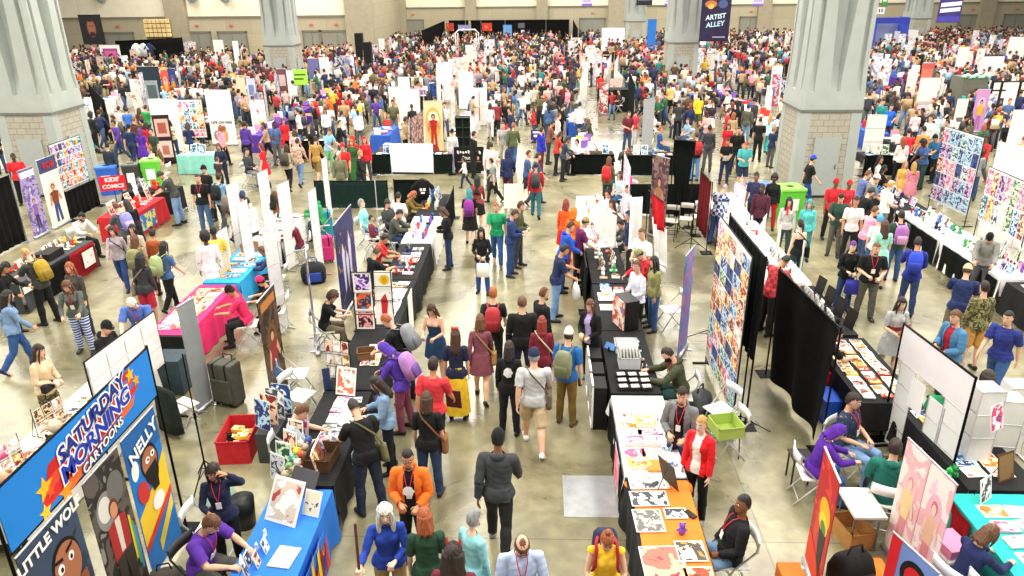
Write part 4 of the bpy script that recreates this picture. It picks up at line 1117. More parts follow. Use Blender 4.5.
# pillars
STONE=stone_mat('#a59f90','#aea898','#8b8576',.34,.2);SMOOTH=mat('#a9afa9',.6,.04,2,kind='plaster');DOORG=mat('#a6aca8',.5,.03,kind='paint');LEDGE=mat('#6f706b',.6,.05)
def notch_ring(w,d,z,k=1.0):
    """square outline with two channels a side, d deep"""
    h=w/2;side=[]
    for cx,nw,f in ((-w*.37,w*.075,.35),(0,w*.27*k,1),(w*.37,w*.075,.35)):
        e=d*f;side += [(cx-nw/2-.001,0),(cx-nw*.36,e),(cx+nw*.36,e),(cx+nw/2+.001,0)]
    pts=[]
    for k in range(4):
        a=k*PI/2;c,s=math.cos(a),math.sin(a)
        ch=.10
        for (t,dd)in [(-h+ch,0)]+side+[(h-ch,0)]:
            x,y=t,-h+dd
            pts.append(V((x*c-y*s,x*s+y*c,z)))
    return pts
_pil={}
def pillar(cx,cy,w,label):
    o=empty('pillar',(cx,cy,0));o['kind']='structure';o['label']=label
    if 'b' not in _pil:
        def sq(k,z):return [V((s*w/2*k,t*w/2*k,z))for s,t in ((-1,-1),(1,-1),(1,1),(-1,1))]
        bm=bmesh.new();loft(bm,[sq(1.04,0),sq(1.0,2.86)],smooth=False);_pil['b']=to_mesh(bm,'stone_base',[STONE])
        bm=bmesh.new()
        for s in (-1,1):
            for t in (-1,1):loft(bm,[[V((s*(w/2*k+.012)-s*q,t*(w/2*k+.012)-t*r,z))for q,r in ((0,0),(.34,0),(.34,.05),(.05,.05),(.05,.34),(0,.34))]for k,z in ((1.04,0),(1.0,2.86))],smooth=False)
        _pil['c']=to_mesh(bm,'corner_panels',[SMOOTH])
        bm=bmesh.new();loft(bm,[sq(1.05,2.86),sq(1.05,2.94)],smooth=False);_pil['l']=to_mesh(bm,'ledge',[LEDGE])
        bm=bmesh.new();loft(bm,[notch_ring(w*k,d,z,q)for k,d,z,q in ((1.05,0.0,2.94,.1),(1.05,0.0,3.1,.1),(1.03,.004,3.5,.55),(1.03,.12,3.52,.6),(1.0,.32,4.3,.7),(1.0,.5,6.2,1.1),(1.02,.5,12,1.2))],smooth=False);_pil['s']=to_mesh(bm,'fluted_shaft',[SMOOTH])
        bm=bmesh.new();add_box(bm,(0,-w/2*1.04-.02,1.02),(.86,.05,2.04));_pil['d']=to_mesh(bm,'door',[DOORG])
        bm=bmesh.new();tube(bm,[(.34,-w/2*1.04-.08,1.0),(.34,-w/2*1.04-.08,1.14)],[.015]*2,6);_pil['h']=to_mesh(bm,'door_handle',[metal('#55575a')])
        bm=bmesh.new();add_box(bm,(0,-w/2*1.04-.05,.04),(1.3,.04,.08));_pil['k']=to_mesh(bm,'kick_plate',[mat('#333333',.6,0)])
    for k,n in (('b','stone_base'),('c','corner_panels'),('l','ledge'),('s','fluted_shaft'),('d','door'),('k','kick_plate')):
        c=link(n,_pil[k],o,(0,0,0))
        if k == 'd':
            link('door_handle',_pil['h'],c,(0,0,0))
    c=link('door',_pil['d'],o,(0,0,0),PI/2)
    return o
PW=1.95
pillar(9.6,25.0+PW/2,PW,'grey fluted pillar on a stone base with a door, beside the green bin')
pillar(-17.55,25.2+PW/2,PW,'grey fluted pillar on a stone base behind the wall of small portraits')
pillar(-17.7,52.7+PW/2,PW,'grey fluted pillar standing behind the bright green sign')
pillar(9.75,52.5+PW/2,PW,'grey fluted pillar beside the dark hanging aisle banner')
pillar(9.75,79.0+PW/2,PW,'grey fluted pillar near the rear wall beside the tall blue banner')
pillar(37.9,79.5+PW/2,PW,'grey fluted pillar near the rear wall beside the blue booth')
for px in (103,193,226):
    p=HT(px,1,YL);bm=bmesh.new();ellip(bm,(0,-.2,0),(.55,.3,.55),nu=20,nv=12);tube(bm,[(0,-.05,-.1),(0,.25,-.1)],[.12]*2,8)
    o=part('wall_lamp',bm,mat('#9fb0b4',.3,.05));o.location=(p.x,YL-.02,p.z+.4);tag(o,'round grey lamp on the cream rear wall, %s' % {103:'beside the black hanging portrait',193:'middle of the three',226:'nearest the stepped corner pilaster'}[px],'lamp')
# ------------------------------------------------------------------ the people one can tell apart, by where the top of the head shows
CAMO=blotch(['#5d5c39','#8a8450','#3a3a28','#a39a6a'],14,.9,'camo');STRIPE=stripes('#34539c','#dfe6f0',5);FLORAL=blotch(['#1f3550','#1f3550','#c06a5a'],22,.9,'pattern');REDBLK=blotch(['#1a1a1c','#c3222c','#1a1a1c'],7,.9,'pattern')
PL_BLUE=plaid('#22417e','#dfe4ee',11);PL_RED=plaid('#8e1f26','#c23a3c',12);PL_TAN=plaid('#b88f7a','#e2c9b4',13)
def Q(x,y,sex,pose,face,top,tc,bot,bc,hair,hc,skin,label,**k):
    return person(x,y,sex,pose,face,top,tc,bot,bc,hair,hc,skin,'person '+label,**k)
# --- the near aisle
Q(498,429,'m','walk',5,'hoodie','#3d4043','trousers','#2c2d2c','cap','k','b','in charcoal hoodie and dark cap walking away down the central aisle',h=1.03,w=1.08,shoes='grey')
a=Q(407,449,'m','carry',180,'open','orange','trousers','black','crop','k','t','in bright orange hoodie with badge lanyard walking toward the camera',extra='LGOH',ic='black')
link('chest_graphic',graphic_mesh(),a[0],M=a[1]['chest']@ Matrix.Translation((0,.022,-.06))@ Matrix.Diagonal((1.1,1,1.1,1)),mats=[mat('#f2f2ee',.8,.1)])
a=Q(384,504,'f','staff',168,'long','#1f3f9e','trousers','#a08a5c','verylong','w','p','in blue top with long white wig gripping a dark wooden staff',w=1.08)
p=hand_point(a,'R',.06);bm=bmesh.new();tube(bm,[(0,0,.0),(.03,.02,1.75)],[.018,.016],8);s_=part('wooden_staff',bm,mat('#5a2f1e',.5,.2,20),None,(p.x-.02,p.y-.01,.01));tag(s_,'dark brown wooden staff held upright by the white haired person','staff')
held(a,'L','phone','#8a5a3c','brown phone case in the hand of the white haired person')
Q(424,508,'f','stand',350,'tee','#24452f','trousers','#cfc8bb','bob','g','l','in dark green tee with wavy ginger hair seen from behind',w=1.05)
Q(453,545,'m','stand',5,'hoodie','maroon','trousers','black','horns','d','l','with big brown curls and two small red horns')
Q(473,509,'f','stand',40,'long','#8fd0d4','leggings','#8fd0d4','short','s','p','in pale turquoise bodysuit with cropped grey hair')
Q(522,536,'m','phone',172,'long','#b4c6e6','trousers','navy','balding','m','l','balding in pale blue shirt looking down at the bottom edge',extra='GL',w=1.08)
a=Q(608,531,'f','phone',182,'tank','#f0bf2c','trousers','jeans','bun','g','l','in yellow sleeveless top with a ginger hair bun',w=1.06)
backpack(a,'navy','crimson','navy backpack with dark red straps worn over the yellow sleeveless top')
a=Q(702,416,'f','stand',220,'open','#dc1f28','trousers','black','pony','y','p','in red cardigan with blonde ponytail behind the pastel print table',shoes='lgrey',extra='O')
Q(744,495,'m','sitback',268,'jacket','#1d1d1f','trousers','#7fa0c4','crop','k','b','in black padded jacket and pale jeans sitting back behind the orange table',w=1.06,extra='L')
Q(683,387,'m','carry',205,'open','#77787a','trousers','#26395e','short','d','l','in open grey hoodie over black standing behind the pastel table',extra='LOH',ic='black')
Q(668,347,'m','sitlean',275,'hoodie','#42462f','trousers','#23423f','crop','d','l','bearded in olive hoodie sitting at the black comic table',w=1.1,extra='BL')
a=Q(590,299,'f','carry',215,'open','#1b1c20','leggings','black','long','m','l','in black blazer with long light brown hair holding a drink by the comic table',shoes='teal',extra='O',ic='lilac')
held(a,'R','cup','#e9dba8','pale paper cup in the hand of the person in black blazer')
a=Q(569,327,'m','stand',20,'tee','#2468b0','trousers','#7a5f28','capback','d','l','in blue tee, brown trousers and pale cap with an olive backpack',capc='#e6dcc6',extra='B',shoes='#5b4a34')
backpack(a,'#7d8062','#676a4c','olive green backpack on the person in the blue tee');held(a,'R','cup','#5a3a28','brown cup hanging in the hand of the person in blue tee')
a=Q(534,348,'m','walk',0,'tee','#bcbdbd','shorts','#c6b08c','cap','s','l','stout in light grey polo, tan shorts and navy cap seen from behind',w=1.17,capc='navy',shoes='white')
shoulder_bag(a,'#6d5b45','brown camouflage sling bag on the person in grey polo and shorts')
a=Q(542,316,'f','stand',0,'hoodie','#76202c','trousers','black','long','r','l','in dark red hoodie with long red hair seen from behind')
shoulder_bag(a,'#d9c9ac','pale strapped handbag on the person with long red hair',1,.7)
Q(522,296,'m','stand',355,'jacket','#1f1f20','trousers','navy','crop','m','l','broad in black jacket with cropped brown hair seen from behind',w=1.13)
Q(544,287,'m','stand',60,'jacket','#1d1d1f','trousers','black','crop','m','l','in black jacket turned toward the vendor tables beyond the red haired one')
a=Q(509,341,'f','stand',5,'hoodie','#18181a','trousers','#1e2533','bob','d','l','in black hoodie with a white skull print on its back')
link('back_print',graphic_mesh(),a[0],M=a[1]['chest']@ Matrix.Rotation(PI,4,'Z')@ Matrix.Translation((0,.014,-.03))@ Matrix.Diagonal((1.2,1,1.25,1)),mats=[mat('#e8e8e4',.8,.2,30)])
a=Q(480,314,'f','walk',3,'long','#7d4552','dressskirt','#7d4552','bob','m','l','in dusty maroon dress and dark ankle boots walking away',shoes='#2a1f1c')
shoulder_bag(a,'#a87a4c','tan leather bag slung on the person in the maroon dress',1,.6)
a=Q(455,328,'f','stand',0,'tee','#1e2440','longskirt','#ecc02c','long','b','l','in navy tee and long yellow skirt with a red hair bow')
bm=bmesh.new()
for s in (-1,1):loft(bm,[[V((s*x,-.06+.02*math.cos(t),.13+r*math.sin(t)))for t in [2*PI*i/8 for i in range(8)]]for x,r in ((.005,.012),(.05,.035),(.07,.03))])
part('hair_bow',bm,mat('#d8302a',.7,.05),a[0],M=a[1]['head'])
a=Q(433,357,'m','walk',12,'tee','#d8363e','trousers','#1f1f22','short','d','t','in red tee with short dark hair carrying a dark red folder',w=1.06)
held(a,'R','folder','#5a1a24','dark red folder carried by the person in red tee')
a=Q(426,392,'f','stand',0,'tee','#1b1b1d','trousers','#2c3c5e','bob','b','l','in black tee with a brown strap across the back behind the red tee one',w=1.05)
shoulder_bag(a,'#8a5a34','brown strapped handbag on the person in black tee and jeans',1,.7)
a=Q(431,303,'f','phone',195,'dress','#1d3f62','dressskirt','#1d3f62','long','b','l','in sleeveless teal blue dress looking back at the vendor tables',extra='s')
held(a,'R','phone','#a28ad6','lilac phone held by the person in the teal blue dress')
a=Q(493,287,'m','walk',0,'tee','#28352e','trousers','#20242c','short','o','l','in dark green tee with ginger hair carrying a red backpack')
backpack(a,'#b5343a','#94242c','red backpack on the ginger haired person')
a=Q(375,376,'f','phone',255,'open','#7d9ab6','trousers','#1c2233','long','d','l','in pale denim jacket with long dark hair looking at the black table',extra='O',ic='purple')
a=Q(353,399,'m','browse',325,'tee','#19191b','trousers','#222b3e','crop','d','l','in black tee with an olive messenger bag leaning over the black table',w=1.08)
shoulder_bag(a,'#6c6a46','olive messenger bag with a wide strap on the person in black tee',1,1.1)
Q(301,404,'m','sitlean',80,'tee','#aeb4bd','trousers','#2a2a2e','short','m','l','with brown hair and light grey tee drawing behind the black table')
a=Q(384,343,'f','browse',285,'hoodie','#51339e','trousers','#7a3a52','hood','k','l','in purple hooded top leaning in at the black table')
backpack(a,'#a878b4','#6b4a94','pink and purple patterned backpack on the person in purple hood')
a=Q(386,314,'m','browse',285,'tee','#1c1d1f','trousers','#26282c','short','g','l','in black tee with reddish hair bent over the framed print stand')
backpack(a,'#85888c','#6e7175','grey backpack on the reddish haired person at the print stand')
Q(332,291,'f','sitlean',75,'tee','#1d1b1c','trousers','#6b604c','afro','b','l','with a big mass of brown hair sitting behind the framed print stand')
Q(210,515,'m','sitlean',105,'tee','#5b2f9c','trousers','#55564f','short','m','l','in purple tee with a necklace sitting behind the blue table',w=1.14,extra='L')
a=Q(211,463,'f','headup',165,'long','#1f2540','trousers','#1c1c20','long','d','t','in navy top with one hand on the head reading a phone',extra='L')
held(a,'R','phone','#1b1b1d','black phone held by the person with one hand on the head')
# --- left side
a=Q(37,344,'f','carry',95,'jacket','#e0c49f','trousers','olive','long','d','l','in cream jacket and camouflage trousers holding a drink',bmat=CAMO)
held(a,'R','cup','#e8dcc8','pale cup held by the person in camouflage trousers')
bm=bmesh.new();M_=_clean(on_person(a,Matrix.Identity(4)));add_box(bm,(.12,.16,-.22),(.26,.1,.14),bev=.03);tag(part('waist_bag',bm,mat('#1d1d1d',.7,.1),None,M=M_),'black waist bag on the person in camouflage trousers','bag')
Q(65,280,'f','reach',165,'long','#565d55','trousers','blue','long','m','l','in grey green blouse and blue striped pyjama trousers',bmat=STRIPE,w=1.1,extra='L')
Q(105,320,'m','phone',100,'hoodie','#161618','trousers','black','cap','k','l','in black hoodie and black cap looking down behind the white frame',extra='W')
Q(130,297,'m','browse',165,'tee','#4f72bf','trousers','navy','balding','w','p','balding in blue polo shirt bending beside the pink table',w=1.14,extra='GL')
Q(6,290,'f','walk',45,'jacket','#7795b8','trousers','#2f5590','long','k','l','in denim jacket and jeans walking off at the left edge',w=1.1,shoes='navy')
Q(68,262,'f','stand',185,'long','#47463d','trousers','#33343a','long','g','l','in dark olive top with ginger hair at the black and red table')
a=Q(24,248,'m','reach',285,'tee','#3b3e3b','trousers','#1d1d1f','crop','y','p','bald with dark beard and charcoal tee facing the far left table',extra='B',w=1.08)
backpack(a,'#b0912c','#8e7424','mustard yellow backpack on the bald bearded person')
Q(4,262,'f','reach',80,'long','#1a1a1b','trousers','black','curly','k','t','in black with dark curls at the far left edge')
Q(12,153,'m','stand',150,'tee','#d3262e','trousers','black','crop','k','d','in red tee standing behind the black curtain wall',w=1.08)
Q(81,212,'m','sitlean',110,'jacket','#d8d6d2','trousers','#2a2a2c','short','k','l','dark bearded vendor sitting behind the black and red table',extra='B')
a=Q(111,226,'f','walk',168,'long','#b6aab0','trousers','#2c4780','bob','d','l','in pale mauve cardigan and jeans beside the black and red table')
shoulder_bag(a,'#2a3360','navy strapped bag on the person in mauve cardigan',-1,.6)
Q(123,224,'f','stand',185,'open','#c9bda8','trousers','#3a3a3a','long','k','l','in beige open jacket over white at the red panel',extra='O')
a=Q(115,202,'m','reach',300,'tee','#55585c','trousers','#33363c','short','m','l','in grey tee with lilac backpack at the red table')
backpack(a,'#8a86c4','#b7a8dc','lilac patterned backpack on the person in grey tee')
Q(126,199,'f','reach',310,'long','#1c1c1e','skirt','black','long','k','l','in black dress with long black hair at the red table')
a=Q(133,234,'f','stand',350,'long','#a89170','trousers','#40402f','long','m','l','in tan top with light brown hair and an olive bag')
backpack(a,'#8c8a5e','#77744c','dull olive backpack on the person in tan top')
a=Q(139,253,'f','stand',0,'jacket','#36393b','shorts','#b0233c','curly','k','t','in charcoal jacket and red shorts with black curly hair')
shoulder_bag(a,'#8a8272','grey patterned shoulder bag on the person in red shorts',-1,.9)
Q(151,228,'f','stand',0,'long','#a14f28','trousers','#3a2f2c','bun','d','t','in rust brown jumper seen from behind')
a=Q(163,241,'f','walk',25,'tee','#496a98','trousers','#1a1a1c','long','k','l','in blue tee and black trousers with long black hair')
backpack(a,'#a3b67c','#8ea066','pale green backpack on the person with long black hair')
Q(160,171,'m','browse',262,'tee','#3d423e','trousers','#7b9ac2','cap','k','l','in dark grey tee and pale jeans leaning over the red table',capc='#3d423e',w=1.1)
Q(197,174,'m','stand',178,'tee','#1c1d20','trousers','#47688f','crop','d','l','in black polo and jeans standing in the left aisle',w=1.16,extra='L')
Q(203,165,'m','stand',205,'long','#1b1b1d','trousers','black','cap','k','l','in black with a black cap behind the black polo one')
a=Q(218,173,'m','walk',8,'tee','#86b4d6','trousers','#46474a','short','d','l','in light blue tee and grey trousers with black backpack')
backpack(a,'#1e2a2a','#141a1a','black backpack on the person in light blue tee')
a=Q(231,184,'f','walk',22,'jacket','#3b3d40','leggings','black','long','d','l','in charcoal jacket and black leggings with patterned pack')
backpack(a,'#7a6c66','#5c504c','brown grey patterned backpack on the person in black leggings')
Q(242,191,'m','stand',5,'long','#eceae6','trousers','#2c55a8','beanie','d','l','in white top with navy knit hat behind white panels',capc='#34456e')
Q(246,197,'m','stand',300,'long','#e6e4e0','trousers','#3a3d48','crop','d','l','in white top with short dark hair behind white panels')
Q(204,231,'m','stand',335,'jacket','#efecec','longskirt','#efe9ea','afro','k','d','in long white robe beside the pink table',h=1.02)
Q(212,226,'m','stand',330,'tee','#e8c95a','trousers','#4a4a4e','short','k','d','in yellow tee half hidden behind the long white robe')
Q(218,143,'f','carry',178,'jacket','#232a48','trousers','#222a44','bob','m','l','in navy suit standing by the teal covered table')
Q(217,157,'m','stand',20,'tee','#40373a','trousers','#2b2b30','short','m','l','small, in dark brown tee beside the navy suit',h=.72)
Q(149,146,'f','sit',265,'tee','#d8b8a8','trousers','#333333','short','g','l','in pinkish tee sitting near the green bin')
Q(158,150,'f','sit',270,'long','#c6b294','trousers','#8d7d68','long','m','l','in tan top with long light brown hair sitting near the green bin')
Q(107,142,'m','stand',10,'jacket','#28323e','trousers','#1e2a36','short','k','l','in dark jacket standing against the left stone pillar')
Q(246,148,'m','sit',100,'hoodie','#3c3f42','trousers','#85888c','short','k','l','in dark hoodie sitting by the black covered table at left')
Q(260,143,'f','stand',268,'dress','#d9222c','dressskirt','#d9222c','bob','r','p','in bright red dress at the mouth of the left aisle')
a=Q(286,144,'f','walk',5,'long','#b5ab95','leggings','#202024','bob','d','l','in stone cardigan and black leggings walking away')
backpack(a,'#4d463a','#38332a','small dark backpack on the person in stone cardigan')
Q(297,138,'m','walk',10,'tee','pink','trousers','#7292bc','short','d','l','in pale plaid shirt and light jeans',tmat=PL_TAN)
Q(315,136,'m','walk',12,'tee','#b88f4c','shorts','#8c7240','short','d','l','in mustard tee and brown shorts walking away')
Q(338,151,'m','stand',175,'jacket','#77785a','trousers','#b9ad90','cap','k','l','in olive jacket and tan trousers by the green costume',capc='#c5bfae')
Q(342,143,'m','stand',190,'tee','#d42c33','trousers','#33343a','cap','k','l','in red tee and red cap behind the olive jacket',capc='red')
Q(351,139,'f','stand',170,'long','#2d5a30','longskirt','#2d6a30','bob','o','l','in long green costume with orange hair')
Q(360,150,'f','walk',92,'jacket','#26332f','trousers','#2b2f3b','short','y','l','in dark jacket with blonde hair striding across the aisle end')
Q(364,137,'f','stand',180,'hoodie','#d8232d','trousers','#4a4a50','hood','r','l','in bright red hooded top behind the striding one')
a=Q(268,181,'m','stand',340,'jacket','#7b4a20','trousers','#33496e','short','k','l','in long brown coat with a black pack behind white panels')
backpack(a,'#23261e','#1a1c16','black backpack on the person in brown coat')
Q(311,195,'m','sitlean',255,'hoodie','#2f9a5c','trousers','#33404a','short','k','t','in green hoodie sitting between the white panels')
Q(288,219,'f','sitlean',255,'jacket','#6d1b2c','trousers','#2f3f5c','beanie','d','l','in dark red jacket and pink knit hat sitting between white panels',capc='hot')
Q(262,246,'f','sitlean',265,'jacket','#343c64','trousers','#22242c','bob','m','l','in dark blue top sitting at the light blue table')
Q(260,276,'f','sitlean',262,'tee','#18181a','trousers','#1d1d20','beanie','d','l','in black with hot pink knit hat reaching over the pink table',capc='#ea2a68')
Q(229,285,'m','sitlean',258,'tee','#ee2f66','trousers','#2a2a28','cap','k','t','in hot pink sleeves and black cap drawing at the pink table',capc='#1b1b1c')
Q(361,199,'m','sitback',95,'long','#8fdcdc','trousers','#3f67a8','short','s','p','grey haired in pale turquoise shirt lounging in a chair')
Q(379,199,'m','sit',120,'jacket','#3a3d3e','trousers','#2c2f36','cap','k','l','in charcoal jacket sitting behind the turquoise shirt',capc='#3d4038')
Q(398,192,'m','sit',20,'tee','#f2f1ee','trousers','#2f3338','crop','k','l','in white tee sitting before the low black curtain')
Q(408,195,'f','sitlean',90,'jacket','#74602a','trousers','#2e2e30','bob','o','l','in mustard brown jacket sitting by the t-shirt display')
Q(399,209,'m','sitlean',95,'jacket','#474c45','trousers','#26365c','short','k','l','in grey green jacket sitting behind the white covered table')
a=Q(442,207,'f','phone',262,'jacket','#19191b','trousers','#26395f','bob','b','l','in black jacket and jeans at the white covered table')
Q(385,216,'f','sit',80,'long','#7e3340','trousers','#2c2e3a','short','d','l','small dark haired child in maroon sitting behind the tables',h=.82)
Q(384,234,'m','sitlean',80,'tee','#e0242c','trousers','#2a2c30','crop','k','t','in red tee sitting behind the table of toys')
Q(377,247,'m','sitlean',45,'tee','#2c2d30','trousers','#2a2a2c','short','m','l','in charcoal tee sitting with back to the navy banner')
# --- centre and beyond
Q(463,157,'f','walk',275,'long','#f0eeea','trousers','#26375c','bob','d','l','small child in white top and jeans by the chalkboard sign',h=.68)
Q(477,175,'f','walk',0,'long','#8d3f3c','skirt','black','verylong','k','t','in brown red top with very long black hair')
a=Q(469,188,'f','walk',0,'tee','#17181a','skirt','#1a1a1c','long','#2f8f92','l','in black skirt with teal streaked hair',shoes='black')
backpack(a,'#8a2c8c','#5c1f66','purple backpack on the person with teal streaked hair')
Q(496,202,'m','walk',183,'tee','#209d66','trousers','#3a5f96','short','o','l','in green tee and jeans walking toward the camera',extra='',shoes='#6b4a30')
a=Q(481,227,'f','carry',185,'long','#212126','trousers','#33558c','verylong','k','l','in black top and jeans carrying a white printed bag')
held(a,'L','bag','#efe8e0','white bag with orange print held by the long haired person')
Q(491,158,'m','walk',285,'tee','#8a9492','trousers','#25282c','short','d','l','small, in grey tee and black trousers crossing the aisle',h=.86)
Q(497,150,'m','walk',0,'hoodie','#222b52','trousers','#4f2430','hood','k','l','in navy hooded top beside the small grey tee one')
Q(489,141,'f','walk',0,'jacket','#f1efea','longskirt','#f1efea','bob','d','l','in a long white robe in the central aisle')
Q(515,209,'m','phone',92,'hoodie','#23386a','trousers','#2f4a7e','short','b','l','in navy hoodie and jeans standing in the central aisle')
Q(521,201,'m','carry',100,'jacket','#4c5236','trousers','#3b3f4a','short','b','l','in olive jacket beside the navy hoodie')
Q(529,150,'m','walk',90,'tee','#3f5f8c','shorts','#33343c','crop','b','l','in slate blue tee and dark shorts nearest the purple sign')
Q(533,151,'m','walk',80,'tee','#33507e','trousers','#3a3f4c','short','d','l','in dark blue tee beside the slate blue one')
a=Q(536,162,'m','walk',3,'long','#b3242e','trousers','#2f6a74','crop','k','t','in red jumper walking off up the central aisle')
backpack(a,'#3f4142','#2c2e2f','charcoal backpack on the person in red jumper')
Q(566,199,'f','stand',15,'long','#f05a1c','skirt','#cf2418','bob','r','l','in orange top and red skirt at the white covered tables',shoes='orange')
Q(574,208,'f','stand',30,'hoodie','#f07420','trousers','#b8401c','hood','o','l','in orange hood beside the red skirt')
Q(571,221,'m','reach',72,'hoodie','#1f55c4','trousers','#2a4372','short','b','l','in royal blue hoodie leaning to the tables')
Q(578,219,'m','reach',75,'tee','#6a2050','trousers','#2c2c34','cap','b','l','in plum tee and khaki cap beside the royal blue hoodie',capc='#9c8c58')
a=Q(565,244,'m','reach',78,'tee','#1d2b50','trousers','#7398c6','short','k','t','in navy tee and pale jeans at the black draped table',w=1.05)
held(a,'R','bag','#ecebe6','white carrier bag held by the person in navy tee')
Q(608,189,'f','sit',262,'tee','#efeae6','trousers','#8a2030','bun','k','t','in white tee with hair bun behind the white tables')
Q(620,171,'f','sit',235,'tee','#c6e2ee','trousers','#33557c','long','b','l','in pale blue tee at the far end of the white tables')
Q(628,167,'f','sit',250,'jacket','#ec3f95','trousers','#33343c','short','d','l','in hot pink jacket behind the white tables')
a=Q(617,158,'f','stand',20,'jacket','#5a6a4c','trousers','#33343c','long','m','l','in olive jacket facing the rear black skirt')
backpack(a,'#d6242e','#b01c26','bright red backpack on the person in olive jacket')
Q(628,185,'f','stand',262,'tee','#f2f0ee','trousers','#33353c','short','k','l','in white tee standing by the lilac banner')
Q(617,199,'f','sit',255,'tee','#d8d0cc','trousers','#333333','curly','d','t','with dark curls and pale tee behind the white tables')
Q(614,212,'f','sitlean',262,'long','#f0e6e4','trousers','#7a7a80','long','b','l','in white jumper sketching behind the white tables')
Q(620,219,'f','sitlean',262,'hoodie','#44484a','trousers','#2a2c30','pony','k','l','in charcoal hoodie with dark ponytail behind the white tables')
Q(629,211,'f','stand',270,'hoodie','#26345e','trousers','#33343c','hood','k','l','in navy hooded top against the lilac banner')
Q(642,228,'m','carry',232,'tee','#f1f0ee','trousers','#3a3a40','crop','m','l','in white tee standing in front of the red flag',w=1.1)
Q(617,251,'m','browse',255,'jacket','black','trousers','#26262a','cap','k','l','in red and black jacket with khaki cap',pos=(2.42,15.0),tmat=REDBLK,capc='#8e8e62')
Q(637,260,'m','carry',242,'long','#dfe3ee','trousers','#1b1b1d','crop','m','l','in pale grey long sleeved top behind the white folding chair')
Q(653,254,'f','stand',250,'jacket','#8c8a56','trousers','#46689a','verylong','k','l','in khaki jacket with very long black hair behind the pale grey top')
Q(747,141,'m','phone',182,'tee','#49adb0','shorts','#26304c','short','g','l','in teal tee and navy shorts by the recycling bins')
a=Q(728,138,'f','carry',185,'tee','#18191c','trousers','#222e52','short','d','t','in black tee and navy trousers carrying white papers')
held(a,'R','paper','#f2f0ec','white papers held by the person beside the teal tee')
Q(739,127,'m','stand',182,'tee','#1a1d1c','trousers','#25304a','crop','b','l','in black tee with yellow green print',w=1.1)
Q(729,123,'f','stand',190,'dress','#d2202c','longskirt','#d2202c','bob','b','l','in long red costume behind the black tee')
a=Q(697,132,'m','stand',350,'tee','#1f2024','trousers','#5f8cc0','short','b','l','in black tee and bright jeans before the low black curtain')
backpack(a,'#c22a34','#8c1c26','red and black backpack on the person in bright jeans')
Q(661,126,'m','sit',100,'tee','#294f94','trousers','#24406e','short','g','l','in blue tee sitting behind the low black curtain')
Q(725,184,'m','browse',40,'tee','blue','trousers','#3a5f9c','crop','s','l','in blue and white plaid shirt seen from behind',tmat=PL_BLUE,w=1.06)
Q(763,184,'m','stand',215,'jacket','#4d1f30','trousers','#26222a','crop','k','d','in maroon waistcoat standing at the white stall')
Q(757,172,'m','stand',210,'tee','#2b2d50','trousers','#2b2d34','short','k','b','in dark navy tee beside the blue bin')
Q(775,174,'f','stand',200,'jacket','#262428','trousers','#c22420','afro','k','d','in black top over red with a dark afro')
a=Q(790,197,'f','stand',190,'long','#c9c6c2','trousers','#3a4a4e','verylong','k','l','with very long black hair and a red scarf')
bm=bmesh.new();tube(bm,[(.06*math.cos(t),.02+.075*math.sin(t),.215)for t in [2*PI*i/12 for i in range(13)]],[.028]*13,8);tube(bm,[(.03,.11,.2),(.03,.16,.05)],[.03,.035],8);part('scarf',bm,mat('#d8302c',.9,.15),a[0],M=a[1]['chest'])
Q(801,198,'f','stand',195,'long','#5cc4c2','trousers','#3c8a8c','long','t','l','with teal hair and turquoise costume')
a=Q(801,219,'f','stand',345,'strap','#17171a','trousers','#1d3a3c','pony','d','p','in strapless black top with a black handbag')
shoulder_bag(a,'#1a1f1e','black handbag on the person in the strapless top',1,.9)
Q(786,255,'m','browse',60,'tee','red','trousers','#1d1d20','crop','k','t','in red plaid shirt behind the tall black curtain',tmat=PL_RED,w=1.14)
Q(763,254,'m','stand',340,'tee','#8fb0d0','shorts','#d8b0a0','brimhat','s','l','in light blue shirt and white brimmed hat',capc='#f1f0ec')
Q(814,155,'m','walk',92,'tee','#1d201f','trousers','#27488c','cap','k','l','in black tee and royal blue cap walking past the pillar door',capc='#2348c8')
Q(837,178,'m','stand',178,'tee','#cf2730','trousers','#23262c','cap','k','b','in red tee and red cap, nearer the pillar door',capc='#a81c26')
Q(848,180,'f','stand',182,'tee','#d2303a','trousers','#2b2b30','cap','k','b','in red top and red cap, farther from the pillar door',capc='#b3202a')
Q(842,193,'m','phone',205,'tee','#2c4a40','trousers','#6a675e','short','k','l','in dark green tee in front of the red caps')
Q(850,194,'m','stand',192,'tee','#e6e4e2','trousers','#2a2b2e','short','k','t','in white tee and black trousers in front of the red caps')
a=Q(854,241,'f','carry',183,'hoodie','#18191b','trousers','#2a4068','short','p','p','with purple cropped hair and black hoodie')
held(a,'L','bag','#2a2c94','royal purple bag held by the person with purple cropped hair')
Q(876,242,'m','carry',192,'tee','#1b1d1c','trousers','#55564f','crop','m','l','in black shirt with a badge beside the purple haired one',w=1.14,extra='L')
Q(869,170,'m','reach',82,'tee','#5f6fa2','trousers','#3a3c44','short','m','l','in slate blue top at the white table')
Q(875,173,'m','reach',85,'tee','#77787a','trousers','#3a3a3c','cap','m','l','in grey tee and white cap at the white table',capc='#efeeea')
Q(872,187,'m','reach',80,'tee','#1e2420','trousers','#26262a','cap','d','l','in black tee and dark grey cap at the white table',capc='#3f4244')
Q(876,206,'f','reach',75,'tee','#f0a0b8','trousers','#3a5078','short','m','l','in pink tee at the white table')
Q(892,180,'m','carry',88,'tee','#f0efea','trousers','#8a8a86','balding','y','p','balding in white tee at the white table',w=1.12)
Q(881,214,'f','stand',22,'tee','#f0eeec','trousers','#2f5a9c','short','#4fb4e6','l','in white tee with bright blue hair')
